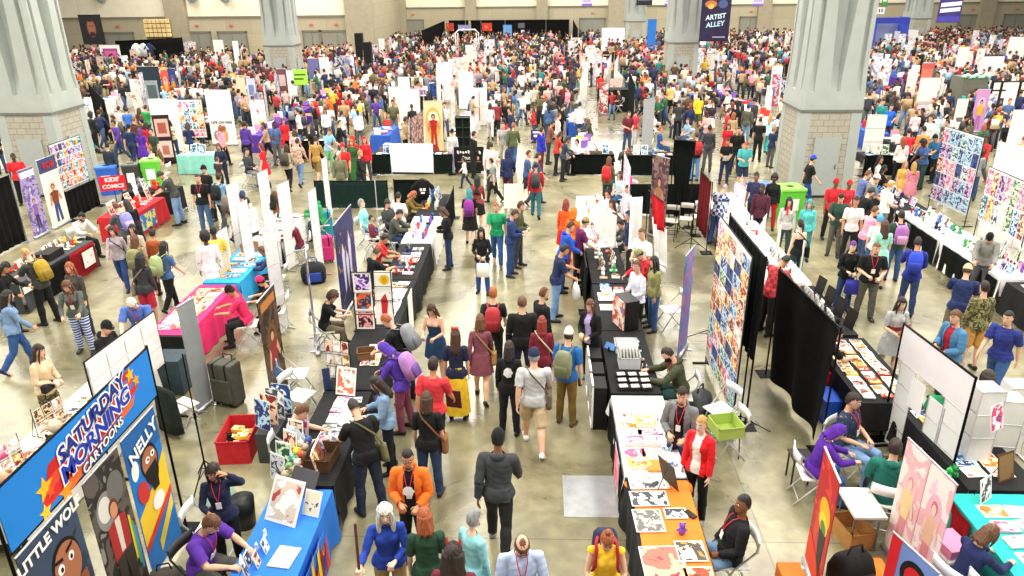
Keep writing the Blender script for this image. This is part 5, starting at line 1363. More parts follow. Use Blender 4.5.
Q(886,220,'f','stand',2,'dress','#9fdcc8','dressskirt','#9fdcc8','long','b','l','in mint dress with long brown hair')
a=Q(901,210,'m','stand',8,'tee','#35503c','trousers','#37598c','short','d','l','in dark green tee hidden behind a large printed pack')
backpack(a,'#a86ab0','#d49ac0','large pink and violet printed backpack beside the mint dress')
a=Q(919,237,'m','reach',22,'jacket','#26338c','trousers','#2c4068','short','k','t','in royal blue jacket at the long white table')
backpack(a,'#2a45c4','#1f3494','royal blue backpack on the person in the royal blue jacket')
Q(881,156,'f','sit',118,'tee','#efe6de','trousers','#26262a','curly','d','t','in cream tee sitting on the floor side of the black curtain')
a=Q(885,165,'f','sit',100,'tee','#1d1d20','trousers','#1d1d20','bob','k','t','in black sitting with white papers')
held(a,'R','paper','#f4f2ee','white sheet held by the seated person in black')
Q(906,161,'f','stand',175,'dress','#f0c060','dressskirt','#f0c060','long','y','p','blonde child in yellow dress',h=.88)
Q(913,161,'f','stand',10,'dress','#e08898','dressskirt','#d87a90','long','y','p','blonde child in pink dress',h=.92)
Q(924,139,'m','reach',252,'tee','#3f6096','trousers','#2c4a48','afro','k','d','in blue tee with dark afro at the black curtain')
Q(936,134,'m','reach',260,'tee','#1f6088','trousers','#1c2a28','cap','k','t','in blue green tee beside the dark afro',capc='#26221f')
Q(991,232,'m','browse',212,'hoodie','#8c8b86','trousers','#55565a','beanie','k','l','in grey hoodie and black knit hat at the right print wall',capc='#141416')
Q(969,264,'m','reach',30,'tee','#1f2c5a','shorts','#6a6852','cap','b','l','in navy tee and tan cap at the right table',capc='#c9b48c',w=1.12)
Q(986,281,'m','stand',355,'jacket','olive','shorts','#c08c48','short','d','l','in camouflage jacket and tan shorts',tmat=CAMO,shoes='#26262a')
Q(957,310,'m','carry',258,'open','#4a7da6','trousers','#2a4a48','short','m','l','in denim blue jacket over red behind the white frame',w=1.08,extra='O',ic='crimson')
Q(1010,311,'m','walk',235,'tee','#28327c','trousers','#36598c','crop','k','l','in navy blue tee and jeans near the right edge',w=1.08)
Q(990,370,'f','stand',5,'tee','#1a1a1b','trousers','#202022','bob','d','l','in black tee seen from behind beside the white grid',w=1.14)
Q(976,386,'m','sit',15,'tee','#2c9460','trousers','#e9e8e4','brimhat','k','l','in green tee and dark hat beside the white grid',capc='#44505a')
a=Q(903,297,'f','carry',178,'dress','#b0b2b0','dressskirt','#a6a8a4','long','d','p','in grey tunic costume with red belt holding a brown toy')
bm=bmesh.new();loft(bm,[[V((.165*math.cos(t),.125*math.sin(t),z))for t in [2*PI*i/20 for i in range(20)]]for z in (-.18,-.10)],False);part('belt',bm,mat('#8c2320',.6,.1),a[0],M=a[1]['chest'])
p=hand_point(a,'L');trinket(p+V((0,-.02,.0)),0,'#b5652c','rust brown plush toy held by the person in grey tunic','plush_toy',1.3)
Q(839,327,'m','sitlean',85,'tee','#1c1d20','shorts','#77787a','short','k','l','in black tee and grey shorts working at the table of red prints')
Q(855,393,'m','sit',135,'tee','navy','trousers','#7c9cc6','short','d','l','in dark patterned tee and pale jeans sitting by the blue cooler',tmat=FLORAL,w=1.14,extra='L')
Q(839,425,'f','sitlean',95,'hoodie','#55239a','trousers','#34599a','hood','k','l','in purple hooded top sitting at the back of the black curtain')
Q(897,439,'m','sit',22,'hoodie','#1b6a5c','trousers','#2b2e38','short','d','l','in dark green hoodie seen from behind on a folding chair',w=1.12)
Q(992,525,'f','sitlean',72,'long','#1f2a58','trousers','#26283a','bob','m','l','in navy jumper with brown bob at the teal covered table',w=1.05)
# --- the middle distance
for r in (
 (337,87,'f','walk',170,'long','#c8202c','leggings','#c8202c','afro','#c81c20','l','in red costume with a huge red wig'),
 (327,93,'m','stand',10,'hoodie','#f07a38','trousers','#6f807e','short','m','l','in orange hoodie left of the red wig'),
 (329,128,'m','reach',120,'tee','#8cc6ec','trousers','#7cc08c','short','m','l','in sky blue tee by the low white table'),
 (283,118,'f','stand',150,'dress','#d9222a','dressskirt','#d9222a','bob','r','l','in red dress beside the dark red table skirt'),
 (312,126,'f','stand',0,'tee','#1c1a1e','trousers','#26262a','long','k','l','in black tee with a pale pack'),
 (294,129,'f','walk',0,'tee','#d8b8b8','trousers','#b8b0b0','bob','b','l','in pale pink shirt and pale trousers'),
 (296,108,'m','stand',260,'tee','#efefec','trousers','#2b2b2e','short','k','l','in white tee behind the red dress'),
 (352,136,'f','stand',0,'hoodie','#d8262c','trousers','#44444a','hood','r','l','in red hood, second of three red tops'),
 (382,89,'f','walk',0,'hoodie','#1b1b1f','skirt','#1b1b1f','bob','k','l','in black with an orange pack'),
 (367,85,'f','walk',185,'tee','#c8b0d8','trousers','#8a80a0','short','d','l','in pale lilac tee'),
 (358,83,'f','stand',180,'tee','#d22c30','trousers','#c0a040','short','d','l','in red tee and gold trousers'),
 (357,100,'f','stand',0,'tee','#e8d23c','trousers','#3060b8','short','d','l','in yellow and blue costume'),
 (490,103,'f','walk',0,'long','#e0d6dc','trousers','#d0c8c8','bob','d','l','in pale lilac jumper in the central aisle'),
 (494,100,'m','walk',0,'long','#8c3038','trousers','#2a2a30','short','d','l','in brick red top in the central aisle'),
 (505,100,'f','stand',180,'tee','#222024','trousers','#1d1d20','long','y','l','blonde in black and white tee'),
 (503,122,'m','walk',180,'tee','#a9a9a6','trousers','#c8c0b0','crop','m','l','in grey tee and pale trousers at the aisle end'),
 (509,122,'m','walk',10,'jacket','#55603f','trousers','#3b5a84','short','o','l','in olive jacket beside the grey tee'),
 (452,129,'f','stand',170,'long','#d8d6d4','longskirt','#b8aacb','brimhat','d','l','in grey hat and purple tabard by the red figure banner'),
 (474,131,'m','stand',60,'hoodie','#202226','trousers','#2a2c30','short','k','l','in black hoodie beside the shelf of cubes'),
 (491,142,'m','stand',5,'tee','#e8e0d6','trousers','#3a3a3c','crop','d','l','in cream tee in the central aisle'),
 (519,84,'m','stand',0,'tee','#a6b2ba','trousers','#8fb4d0','cap','d','l','in grey blue tee, pale jeans and blue cap'),
 (527,86,'m','walk',0,'tee','#ece8e2','shorts','#26262a','short','b','l','in white tee and black shorts'),
 (534,84,'m','walk',5,'tee','#c9c2ac','shorts','#77765e','cap','d','l','in khaki tee and shorts with a dark cap'),
 (543,80,'m','walk',5,'tee','#26342c','trousers','#2a2c34','short','d','l','in dark green tee'),
 (546,96,'f','carry',95,'long','#dcebee','leggings','#1c1c20','long','g','l','in white top and black leggings with ginger hair'),
 (555,97,'f','stand',80,'long','#3d3836','leggings','#2c2826','long','k','l','in dark top with long black hair'),
 (542,127,'m','stand',60,'hoodie','#2630b4','trousers','#6a2a38','short','d','l','in royal blue hoodie near the purple sign'),
 (553,120,'m','reach',75,'tee','#7d5040','trousers','#2f3640','short','k','t','in brown tee at the white tables'),
 (561,131,'f','reach',75,'long','#c2402c','trousers','#2b2e38','bob','d','l','in brick orange top at the white tables'),
 (568,136,'f','reach',80,'long','#333a50','trousers','#2b2e38','bob','d','l','in dark slate top at the white tables'),
 (577,139,'f','sit',255,'tee','#d8d8e0','trousers','#333338','short','k','l','in pale tee behind the white tables'),
 (559,113,'m','stand',75,'long','#e8c8c4','trousers','#6a6a70','crop','m','l','in pale pink shirt at the white tables'),
 (579,77,'m','sit',260,'tee','#3f8c8c','trousers','#333338','short','b','l','in teal tee sitting before the dark drape'),
 (580,89,'m','sit',260,'long','#dcdcdc','trousers','#55555a','crop','m','l','in light grey top behind the central tables'),
 (579,109,'m','sitlean',250,'tee','#22304e','trousers','#2a2a30','short','m','l','in navy tee behind the central tables'),
 (586,118,'f','sitlean',260,'hoodie','#4c5044','trousers','#4a4a48','long','m','l','in grey green hoodie behind the central tables'),
 (601,73,'f','stand',180,'tee','#e0341f','trousers','#26262a','bob','k','l','in red and yellow top beside the black cube'),
 (619,89,'f','sit',260,'tee','#4a3038','trousers','#333338','short','k','l','in dark plum tee by the white strips'),
 (637,109,'f','stand',60,'tee','#d23a4c','trousers','#d8d4ce','short','d','l','in coral red tee beside the grey panel'),
 (654,112,'f','sit',250,'tee','#efe6e2','trousers','#33353a','brimhat','d','l','in white tee and pale hat behind the grey panel'),
 (699,94,'m','walk',0,'tee','#ecd226','shorts','#5c5e2c','short','d','l','in bright yellow tee and olive shorts'),
 (671,83,'f','stand',0,'tee','#e2c070','shorts','#302c28','cap','r','l','in yellow striped tee and red cap'),
 (678,85,'f','stand',180,'tank','#f2f0ec','trousers','#202024','long','y','l','blonde in white vest and black trousers'),
 (661,84,'m','walk',0,'tee','#d0c8d0','trousers','#2c6060','short','d','l','in pale tee and teal trousers'),
 (713,101,'f','stand',175,'tee','#3a2c38','skirt','#efece8','short','b','l','in dark tee and white skirt'),
 (733,102,'f','stand',5,'long','#1d2421','longskirt','#e6dccb','bob','r','l','in black top and long cream skirt'),
 (743,104,'f','stand',8,'dress','#1e1a1c','longskirt','#1e1a1c','long','k','l','in long black dress'),
 (749,104,'m','stand',30,'jacket','#55584a','trousers','#7292b8','short','d','l','in olive grey jacket and pale jeans'),
 (761,117,'m','stand',15,'tee','#18241f','trousers','#1d1f20','crop','k','l','broad in black tee before the pillar'),
 (771,114,'f','walk',30,'long','#bfe2ee','trousers','#3fb0ae','long','y','l','in pale blue top and turquoise trousers'),
 (755,98,'m','stand',250,'jacket','#3d4048','trousers','#2a2c30','brimhat','k','l','in slate jacket and dark wide hat'),
 (693,87,'f','stand',0,'long','#5a78c8','leggings','#3058b8','short','m','l','in blue and pink costume'),
 (688,118,'f','sit',240,'tee','#8fb0d0','trousers','#44506a','short','b','l','in light blue tee behind the low black curtain'),
 (677,108,'f','sit',200,'tee','#e6e2de','trousers','#44506a','short','m','l','in white tee behind the low black curtain'),
 (892,104,'m','hips',175,'tee','#2268d8','trousers','#2b3050','short','d','l','in royal blue tee with elbows out near the grid wall'),
 (876,83,'m','stand',5,'tee','#5a5fa0','trousers','#333a50','short','b','l','in violet blue tee beside the big pillar'),
 (910,128,'m','walk',20,'tee','#e8303c','trousers','#2a4ab0','short','d','l','in scarlet tee and blue trousers'),
 (925,126,'m','stand',0,'tee','#e0a05a','trousers','#55504a','short','k','l','in amber tee in the right crowd'),
 (917,110,'f','stand',0,'tee','#f0d8dc','trousers','#44444c','short','m','l','in blush pink tee in the right crowd'),
 (939,112,'f','walk',20,'long','#d8f2f4','longskirt','#d8f0f4','brimhat','n','l','in pale aqua costume with a wide hat'),
 (884,99,'m','stand',190,'tee','#2c9088','trousers','#333338','short','d','l','in sea green tee beside the big pillar'),
 (90,112,'m','stand',20,'jacket','#2e3034','trousers','#2a2c30','afro','k','d','in black jacket at the side of the left pillar'),
 (101,105,'f','stand',180,'long','#2d3a44','trousers','#2a2c30','long','k','l','in slate top in the left crowd'),
 (118,106,'m','stand',10,'tee','#e6e4e2','trousers','#44444c','short','d','l','in white tee in the left crowd'),
 (126,107,'m','stand',0,'tee','#3f78d0','trousers','#2d3448','short','d','l','in mid blue tee in the left crowd'),
 (138,108,'f','stand',15,'tee','#6d5038','trousers','#44382c','long','b','l','in brown tee in the left crowd'),
 (145,105,'m','walk',20,'tee','#2ca050','trousers','#2c3a34','short','d','l','in bright green tee in the left crowd'),
 (145,122,'f','stand',10,'dress','#c82848','dressskirt','#b0203c','bob','d','l','in raspberry dress in the left crowd'),
 (139,128,'f','stand',0,'dress','#5c30a8','dressskirt','#5c30a8','bob','p','l','in violet dress in the left crowd'),
 (128,124,'m','walk',0,'tee','#24345c','trousers','#24345c','cap','d','l','in dark navy in the left crowd'),
 (150,128,'m','stand',200,'tee','#3a4a3a','trousers','#303438','short','k','l','in grey green tee in the left crowd'),
 (133,62,'f','stand',180,'tee','#e8282c','trousers','#333338','short','d','l','in red tee before the black curtain stall'),
):
    Q(*r)
# ------------------------------------------------------------------ booths
def P2(x,y):return V((x,y,0))
BLK='#1f2023'
# --- header banner with three hanging banners, at near left
loc,rz,wd=seg_frame(P2(-4.8,5.18),P2(-4.8,8.05))
o=empty('pole_stand',loc,rz);mm=metal('#1b1b1d',.5)
for s in (-1,1):
    bm=bmesh.new();tube(bm,[(s*1.435,.01,.01),(s*1.435,.01,2.86)],[.017]*2,8);part('upright',bm,mm,o)
    bm=bmesh.new();add_box(bm,(s*1.435,.01,.01),(.36,.36,.02),bev=.004);part('base_plate',bm,mm,o)
for z in (2.84,2.17):
    bm=bmesh.new();tube(bm,[(-1.44,.01,z),(1.44,.01,z)],[.014]*2,8);part('crossbar',bm,mm,o)
tag(o,'black pole frame carrying the blue cartoon banners beside the papers table','banner frame')
BLUE='#1b7fd2'
o=empty('header_banner',loc,rz);face_panel(2.8,.64,2.19,mat(BLUE,.55,.06,2),parent=o,name='cloth')
A=Art()
ux,uz=math.cos(.13),math.sin(.13)
def L2(u,v):return (.04+u*ux-v*uz,2.50+u*uz+v*ux)
for k,(v0,c)in enumerate(((-.15,'#d8281e'),(-.02,'#e8482a'),(.10,'#c8201c'),(-.26,'#e86a2a'))):
    A.poly([L2(-1.0+.1*k,v0),L2(.95-.05*k,v0+.02),L2(1.05-.05*k,v0+.10),L2(-.9+.1*k,v0+.13)],c)
for u,v,r,c in ((-.85,.06,.14,'#f4b81c'),(-.95,-.15,.10,'#f6c832'),(-.62,-.20,.12,'#f29a1c'),(.92,.12,.10,'#f4b81c'),(1.0,-.02,.08,'#f6a01c'),(-.80,-.02,.08,'#e85a22')):A.star(*L2(u,v),r,c)
A.done('printed_artwork',o)
for t,s,u,v,c,c2 in (('SATURDAY',.235,.10,.175,'#f4f4f0','#1c2c86'),('MORNING',.265,.08,-.035,'#f4f4f0','#2036a8'),('CARTOONS',.14,.10,-.225,'#1c2c86','#f6f2e0')):
    x,z=L2(u,v);b_=.026 if s >.2 else .014
    lettering(t,s,paper(c),o,x,z,-.021,b_,.13,.12,1.12);lettering(t,s,paper(c2),o,x,z,-.026,.007 if s >.2 else .002,.13,.12,1.12)
tag(o,'blue SATURDAY MORNING CARTOONS header banner with red streaks and yellow stars','banner')
def hang(y0,y1,z0,z1,base,label,art,texts=()):
    loc,rz,wd=seg_frame(P2(-4.79,y0),P2(-4.79,y1));o=empty('hanging_banner',loc,rz)
    face_panel(wd,z1-z0,z0,base,parent=o,name='cloth')
    bm=bmesh.new();tube(bm,[(-wd/2,0,z1),(wd/2,0,z1)],[.012]*2,8);part('top_rail',bm,metal('#c9c9c9'),o)
    A=Art();art(A,wd,z0,z1);A.done('printed_artwork',o)
    for t,s,x,z,c,rot in texts:lettering(t,s,paper(c),o,x,z,-.03,.005,rot)
    return tag(o,label,'banner')
def art_wolf(A,w,z0,z1):
    A.rect(-w/2,z0,w/2,z0+.5,'#3c4a5c');z1=z1+.24
    A.oval(.12,z1-.82,.23,.29,'#1f1714');A.oval(.13,z1-.86,.21,.28,'#a86a4a');A.oval(.0,z1-1.04,.14,.11,'#a86a4a',.4)
    A.oval(.02,z1-.82,.05,.06,'#f4efe6');A.oval(.20,z1-.79,.045,.055,'#f4efe6');A.oval(.03,z1-.83,.022,.03,'#1c1210');A.oval(.20,z1-.80,.02,.03,'#1c1210')
    A.poly([(-.05,z1-.72),(.08,z1-.75),(.08,z1-.71),(-.04,z1-.68)],'#2a1a14');A.poly([(.14,z1-.72),(.26,z1-.68),(.26,z1-.64),(.14,z1-.68)],'#2a1a14')
    A.poly([(.02,z1-1.12),(.36,z1-1.08),(.40,z0+.3),(-.06,z0+.3)],'#8a5036');A.oval(.08,z1-1.04,.05,.015,'#5a2c22')
def art_mid(A,w,z0,z1):
    A.oval(-.10,z1-.55,.18,.24,'#8a8680');A.oval(-.12,z1-.52,.12,.16,'#d6d2c8');A.oval(.14,z1-.40,.16,.20,'#6c6862')
    A.oval(.02,z1-.60,.09,.12,'#6a3a22');A.oval(.02,z1-.63,.07,.10,'#c98a62')
    A.poly([(-.16,z0+.75),(.18,z0+.75),(.20,z1-.78),(.02,z1-.72),(-.16,z1-.78)],'#a82a28');A.poly([(-.02,z0+.8),(.06,z0+.8),(.08,z1-.75),(-.02,z1-.75)],'#d8cdb8')
    A.poly([(-.15,z0+.1),(-.02,z0+.1),(.02,z0+.78),(-.14,z0+.78)],'#3a3028');A.poly([(.05,z0+.1),(.18,z0+.1),(.18,z0+.78),(.02,z0+.78)],'#3a3028')
    for k,c in enumerate(('#e8c83c','#5aa83c','#3c8ad0')):A.poly([(.20+.035*k,z0+.5-.1*k),(.235+.035*k,z0+.5-.1*k),(.26+.03*k,z1-.9-.1*k),(.22+.03*k,z1-.86-.1*k)],c)
def art_nelly(A,w,z0,z1):
    A.rect(-w/2,z1-.46,w/2,z1,'#1f5f9c')
    A.poly([(-w/2,z0+.42),(w/2,z0+.80),(w/2,z1-.62),(.05,z1-.9),(-w/2,z1-1.12)],'#f0c52c');A.poly([(-w/2,z0+.36),(w/2,z0+.74),(w/2,z0+.84),(-w/2,z0+.46)],'#d8342a')
    A.poly([(-.1,z0+.15),(w/2-.03,z0+.55),(w/2-.03,z0+.72),(-.1,z0+.32)],'#f0d24c')
    z1=z1+.12
    A.oval(.06,z1-.70,.20,.25,'#2a1c16',.15);A.oval(.06,z1-.78,.17,.27,'#2a1c16',.15);A.oval(.06,z1-.70,.17,.19,'#a86c48',.15);A.poly([(-.08,z1-.78),(.2,z1-.74),(.16,z1-1.12),(.02,z1-1.12)],'#2a1c16')
    A.oval(.02,z1-.66,.05,.045,'#f2efe8');A.oval(.15,z1-.64,.05,.045,'#f2efe8');A.oval(.03,z1-.66,.02,.02,'#1a1210');A.oval(.15,z1-.64,.02,.02,'#1a1210')
    A.oval(-.20,z1-.98,.12,.16,'#c8342c',.3);A.oval(-.27,z1-.62,.08,.13,'#f2efe8',-.2);A.oval(.06,z1-1.28,.14,.12,'#f2efe8')
hang(5.22,6.12,.12,2.12,blotch(['#2c3848','#39485c','#242c3a'],2,.5),'dark slate LITTLE WOLF banner with a brown cartoon face, nearest of the three',art_wolf,(('LITTLE WOLF',.17,-.0,2.0,'#f2f0ea',.08),))
hang(6.30,7.0,.12,2.12,blotch(['#3a332e','#5a5148','#2a2420','#8a8378'],3,.55),'dark brown banner with a red jacketed figure between the two cartoon banners',art_mid)
hang(7.08,7.86,.12,2.12,mat('#1f77c8',.55,.05,2),'blue and yellow NELLY banner with a bearded cartoon figure',art_nelly,(('NELLY',.24,.0,1.86,'#f6f4ee',.22),))
tripod((-4.95,9.1,0),2.2,'black tripod stand behind the blue cartoon banners',.35)
# --- the first row on the left of the central aisle: tables at x = -3.1
def stall(cx,cy,wx,ly,tl,c,cl,drop=(.72,.0,.72,.72),rz=0,**k):
    t=table(cx,cy,wx,ly,tl,rz);cloth(cx,cy,wx,ly,c,cl,rz,drop,**k);return t
XA=-3.1
stall(XA,6.85,.76,2.35,'folding table under the bright blue cloth','#2b78da','bright blue tablecloth with a flame panel, by the cartoon banners',(.72,.35,.4,.72),fold=.03)
A=Art()
for i in range(26):
    x=-.62+1.24*(i % 13)/12;z=.16+.03*((i*7)% 5);h=.28+.13*((i*5)% 3)
    A.poly([(x-.06,z),(x+.06,z),(x+.03,z+h*.6),(x+.045,z+h),(x-.01,z+h*.7),(x-.04,z+h*.9)],('#d8301c','#f08a1c','#f4d03c','#7c1c1c','#2c3c9c')[i % 5])
bm=bmesh.new();add_box(bm,(0,0,.41),(1.3,.004,.62));o=part('hanging_flame_cloth',bm,mat('#2b78da',.8,.05),None,(XA+.42+.055,6.62,0),PI/2);A.done('flames',o,M=Matrix.Translation((0,.003,0)));tag(o,'red and yellow flame cloth panel hung on the blue tablecloth','cloth panel')
for i,(y,ly,lab)in enumerate(((9.35,2.45,'nearest black stall, next to the blue one'),(11.85,2.4,'second black stall, with the white print rack'),(14.3,2.4,'third black stall, with the framed print stand'),(16.75,2.4,'fourth black stall, before the white cloth stall'))):
    stall(XA,y,.76,ly,'folding table of the '+lab,BLK,'black tablecloth of the '+lab,(.72,.1,.3 if i else .5,.5))
stall(XA,19.2,.80,2.3,'folding table under the white cloth at the aisle','#efeeea','white tablecloth at the far left of the central aisle',(.74,.2,.74,.6),fold=.03)
stall(XA,21.6,.80,2.2,'folding table at the far end of the left aisle side',BLK,'black tablecloth at the far end of the left aisle side',(.72,.2,.3,.72))
# goods on the blue table
Z=.752
easel_sign(V((-3.2,7.35,Z)),-.35,.46,.56,'white','white print portfolio with red artwork propped on the blue table',artm('white',5),34,name='portfolio_display',cat='portfolio')
card(.40,.36,.004,paper('#4c4b4c'),V((-3.1,7.86,Z+.02)),-.35,'dark grey portfolio cover leaning back on the blue table',tilt=-38,name='portfolio_cover',cat='portfolio',bc='#4c4b4c')
easel_sign(V((-2.86,7.5,Z)),-.3,.24,.32,'white','cream calendar leaning near the far corner of the blue table',blotch(['#efe3c0','#efe3c0','#3a3f6a'],12),30,name='calendar',cat='calendar')
card(.27,.34,.01,blotch(['#eee2bc','#eee2bc','#8a8a70'],10),V((-2.98,6.6,Z+.006)),-.15,'cream framed certificate lying on the blue table',tilt=-90,name='framed_sheet',cat='print',bc='#e8dcb4',th=.012)
card(.21,.30,.006,paper('#f2efe6'),V((-3.42,6.1,Z+.004)),-.8,'blank white sheet under the purple tee person on the blue table',tilt=-90,name='sheet_of_paper',cat='paper')
easel_sign(V((-3.2,6.35,Z)),PI*.6,.16,.38,'grey','tall pale grey card standing on the blue table',None,10)
trinket(V((-3.1,6.15,Z)),0,'#f08a2c','orange round figurine at the front of the blue table','figurine',.5)
goods(-3.25,6.75,.35,1.1,'on the blue table',7,3,('red','blue','white','grey'),Z,('figurine','figurine','print','sign'),face=90)
# goods on the nearest black table
box((-3.0,8.62,Z),(.36,.46,.2),'#5b3d24','brown cardboard box of upright comics on the black table',-.1)
for i,c in enumerate(('yellow','green','white','dark','blue','pink')):
    card(.20,.30,.004,artm(c,8),V((-3.0,8.44+.065*i,Z+.02)),PI/2,'%s comic upright in the brown box, %s from the near end' % (c,ORD[i]),tilt=-12-2*(i % 3),name='comic',cat='comic',th=.008)
for i in range(5):
    easel_sign(V((-3.5,8.2+.28*i,Z)),-.5+.15*(i % 2),.26,.40,('grey','green','red','brown','pink')[i],'%s print standing along the back edge of the nearest black table' % ('grey','green','red','brown','pink')[i],None,8)
for i in range(10):
    trinket(V((-3.36+.09*(i % 2),8.12+.09*i,Z)),i,('#c9b28c','#a8926c','#7a9c6c','#e0d8c8','#4a9a8a','#c85a4a','#e8e03c','#b8a890','#d8d0c4','#3a5a9c')[i],'%s small doll at the back of the nearest black table' % ('straw','sandy','sage','ivory','jade','coral','lemon','buff','chalk','cobalt')[i],'figurine',1.5)
goods(-3.02,9.75,.5,1.4,'on the nearest black table',16,11,('white','white','white','pink','grey'),Z,('print','print','print','book'),face=90)
for i in range(4):
    card(.10,.17,.002,paper('#3a8cc8'),V((-2.665,8.95+.14*i,.52)),PI/2,'small blue card pinned to the front of the black cloth, %s from the near end' % ORD[i],name='card',cat='card',group='blue cards on the cloth')
# red crate, mint bag, black seat, white seat behind
_c=G(242,450);o=box((_c.x,_c.y,0),(.50,.78,.42),'#c21f26','red fabric crate full of papers behind the nearest black table',.1,'fabric_crate','crate',m=mat('#c0202a',.85,.1,14))
goods(_c.x,_c.y,.4,.66,'in the red crate',6,5,('white','yellow','teal','white'),.24,('book','stack','print'),face=90)
trinket((_c.x-.05,_c.y-.23,.30),0,'#2a211c','dark camera bag in the red crate','plush_toy',.8)
for i,c in enumerate(('blue','red','grey','blue')):card(.34,.5,.004,artm(c,5),V((_c.x+.50+.05*i,_c.y-.22+.16*i,.55)),-.5+.1*i,'%s print board beside the red crate, %s from the near end' % (('tall blue','red','grey','small blue')[i],ORD[i]),tilt=-6,cat='print')
bm=bmesh.new();add_box(bm,(0,0,.27),(.34,.75,.54),bev=.01);tag(part('storage_tub',bm,plastic('#3a3b3d'),None,(_c.x+.58,_c.y+.02,0)),'dark grey tub under the print boards beside the red crate','tub')
bag_on_floor((-4.55,8.55,0),.6,'#a8c8b4','mint green cloth bag on the floor behind the blue table',1.0,c2='#d8e6dc')
chair((-4.2,7.55),-PI/2,'empty white folding chair behind the blue table')
bm=bmesh.new();tube(bm,[(0,0,0),(0,0,.45)],[.14,.17],16,dome=False);tag(part('waste_bin',bm,plastic('#1b1c1d'),None,(-4.05,8.2,0)),'black waste bin behind the blue table','bin')
bag_on_floor((-4.55,6.95,0),.3,'#4a463c','dark rucksack on the floor below the NELLY banner',.9)
# second black table: print rack and easel
wire_rack(V((-3.32,10.95,Z)),-.25,.44,.8,3,'black wire rack of prints and cards on the second black table','the black wire rack',3,5,('white','red','green','yellow','white'))
easel_sign(V((-3.12,10.45,Z)),-.2,.34,.46,'white','white framed print of small figures leaning beside the wire rack',blotch(['#f3efe2','#f3efe2','#c87a5a','#e0b060'],9),20,name='framed_print',cat='framed print')
goods(-2.95,11.85,.42,.9,'on the second black table',14,21,('white','brown','orange','purple','white'),Z,('print','book','print'),face=90)
box((-3.05,11.75,Z),(.30,.24,.16),'#7b5634','small brown box of cards beside the wire rack',.2)
card(.12,.40,.0,paper('#2d3a60'),V((-3.45,10.62,.752)),.4,'narrow dark blue board standing behind the white framed print',name='board',cat='board',bc='#2d3a60',th=.01)
chair((-4.05,10.95),-1.9,'empty white folding chair behind the wire rack');chair((-4.35,11.7),-1.5,'empty white folding chair near the brown portrait banner')
bag_on_floor((-3.95,10.15,0),.2,'#23242a','black duffel bag beside the boy drawing',1.1)
# third black table: framed print stand
def frame_print(x,y,z,w,h,c,label,rz,tilt=8,border=.03,sc=7,bc='#f1ede2',m=None):
    card(w,h,border,m or artm(c,sc),V((x,y,z)),rz,label,tilt=-tilt,name='framed_print',cat='framed print',bc=bc,th=.015)
def print_stand(x0,x1,y,h,label):
    loc,rz,w=seg_frame(P2(x0,y),P2(x1,y));o=empty('print_stand',loc+V((0,0,Z)),rz)
    bm=bmesh.new()
    for s in (-1,0,1):tube(bm,[(s*w/2,.03,.0),(s*w/2,.03,h)],[.012]*2,6)
    for k in range(5):tube(bm,[(-w/2,.03,.02+(h-.04)*k/4),(w/2,.03,.02+(h-.04)*k/4)],[.008]*2,6)
    part('frame',bm,metal('#3a3632',.6),o)
    for s in (-1,1):
        bm=bmesh.new();add_box(bm,(s*w/2,.03,.01),(.04,.3,.02));part('foot',bm,metal('#3a3632',.6),o)
    tag(o,label,'print stand')
print_stand(-3.5,-2.75,12.9,1.2,'dark grid stand of framed prints on the third black table')
frame_print(-3.30,12.9,Z+.80,.34,.37,'purple','purple framed night sky print at the top left of the grid stand',0)
frame_print(-3.30,12.9,Z+.41,.34,.37,'orange','white framed print of orange and blue figures at the middle of the grid stand',0,m=blotch(['#f3efe4','#d8582c','#2a2a34','#4a7ab8'],9))
frame_print(-3.30,12.9,Z+.02,.34,.37,'crimson','dark red framed print at the bottom of the grid stand',0)
frame_print(-2.92,12.9,Z+.12,.34,1.05,'white','tall white print with yellow disc and red figure on the grid stand',0,m=blotch(['#f6f3ea','#f6f3ea','#f6f3ea','#c8342c'],4))
A=Art();A.oval(0,.90,.135,.135,'#6a2a22');A.oval(.02,.88,.10,.10,'#e8c81c');A.oval(.02,.87,.05,.07,'#d89a1c');A.poly([(-.05,.2),(.05,.2),(.08,.45),(.03,.62),(-.06,.5)],'#c8282c')
o=[q for q in bpy.data.objects if q.get('label','').startswith('tall white print')][0];A.done('printed_artwork',o)
goods(-3.1,14.4,.6,2.0,'on the third black table',20,31,('white','white','grey','brown'),Z,('print','print','book'),face=90)
card(.5,.9,.0,paper('#f1efe6'),V((-2.672,14.3,.04)),PI/2,'white vertical price list hung on the front of the third black cloth',name='price_list',cat='sign',th=.006,bc='#f1efe6')
goods(-3.1,16.7,.62,2.0,'on the fourth black table',20,41,('white','grey','navy','red','pink'),Z,('print','figurine','sign','book'),face=90)
goods(-3.1,19.2,.66,2.0,'on the white aisle table',30,42,('purple','pink','red','grey','blue','dark'),Z,('plush','figurine','print','sign','plush'),face=90)
goods(-3.1,21.6,.62,1.7,'on the far left aisle table',10,43,('red','white','blue','orange','green'),Z,('sign','figurine','plush','bottle'),face=90)
drape(P2(-2.62,20.6),P2(-2.62,22.6),1.0,'#141416','black end curtain beside the far left aisle table',.03,amp=.015)
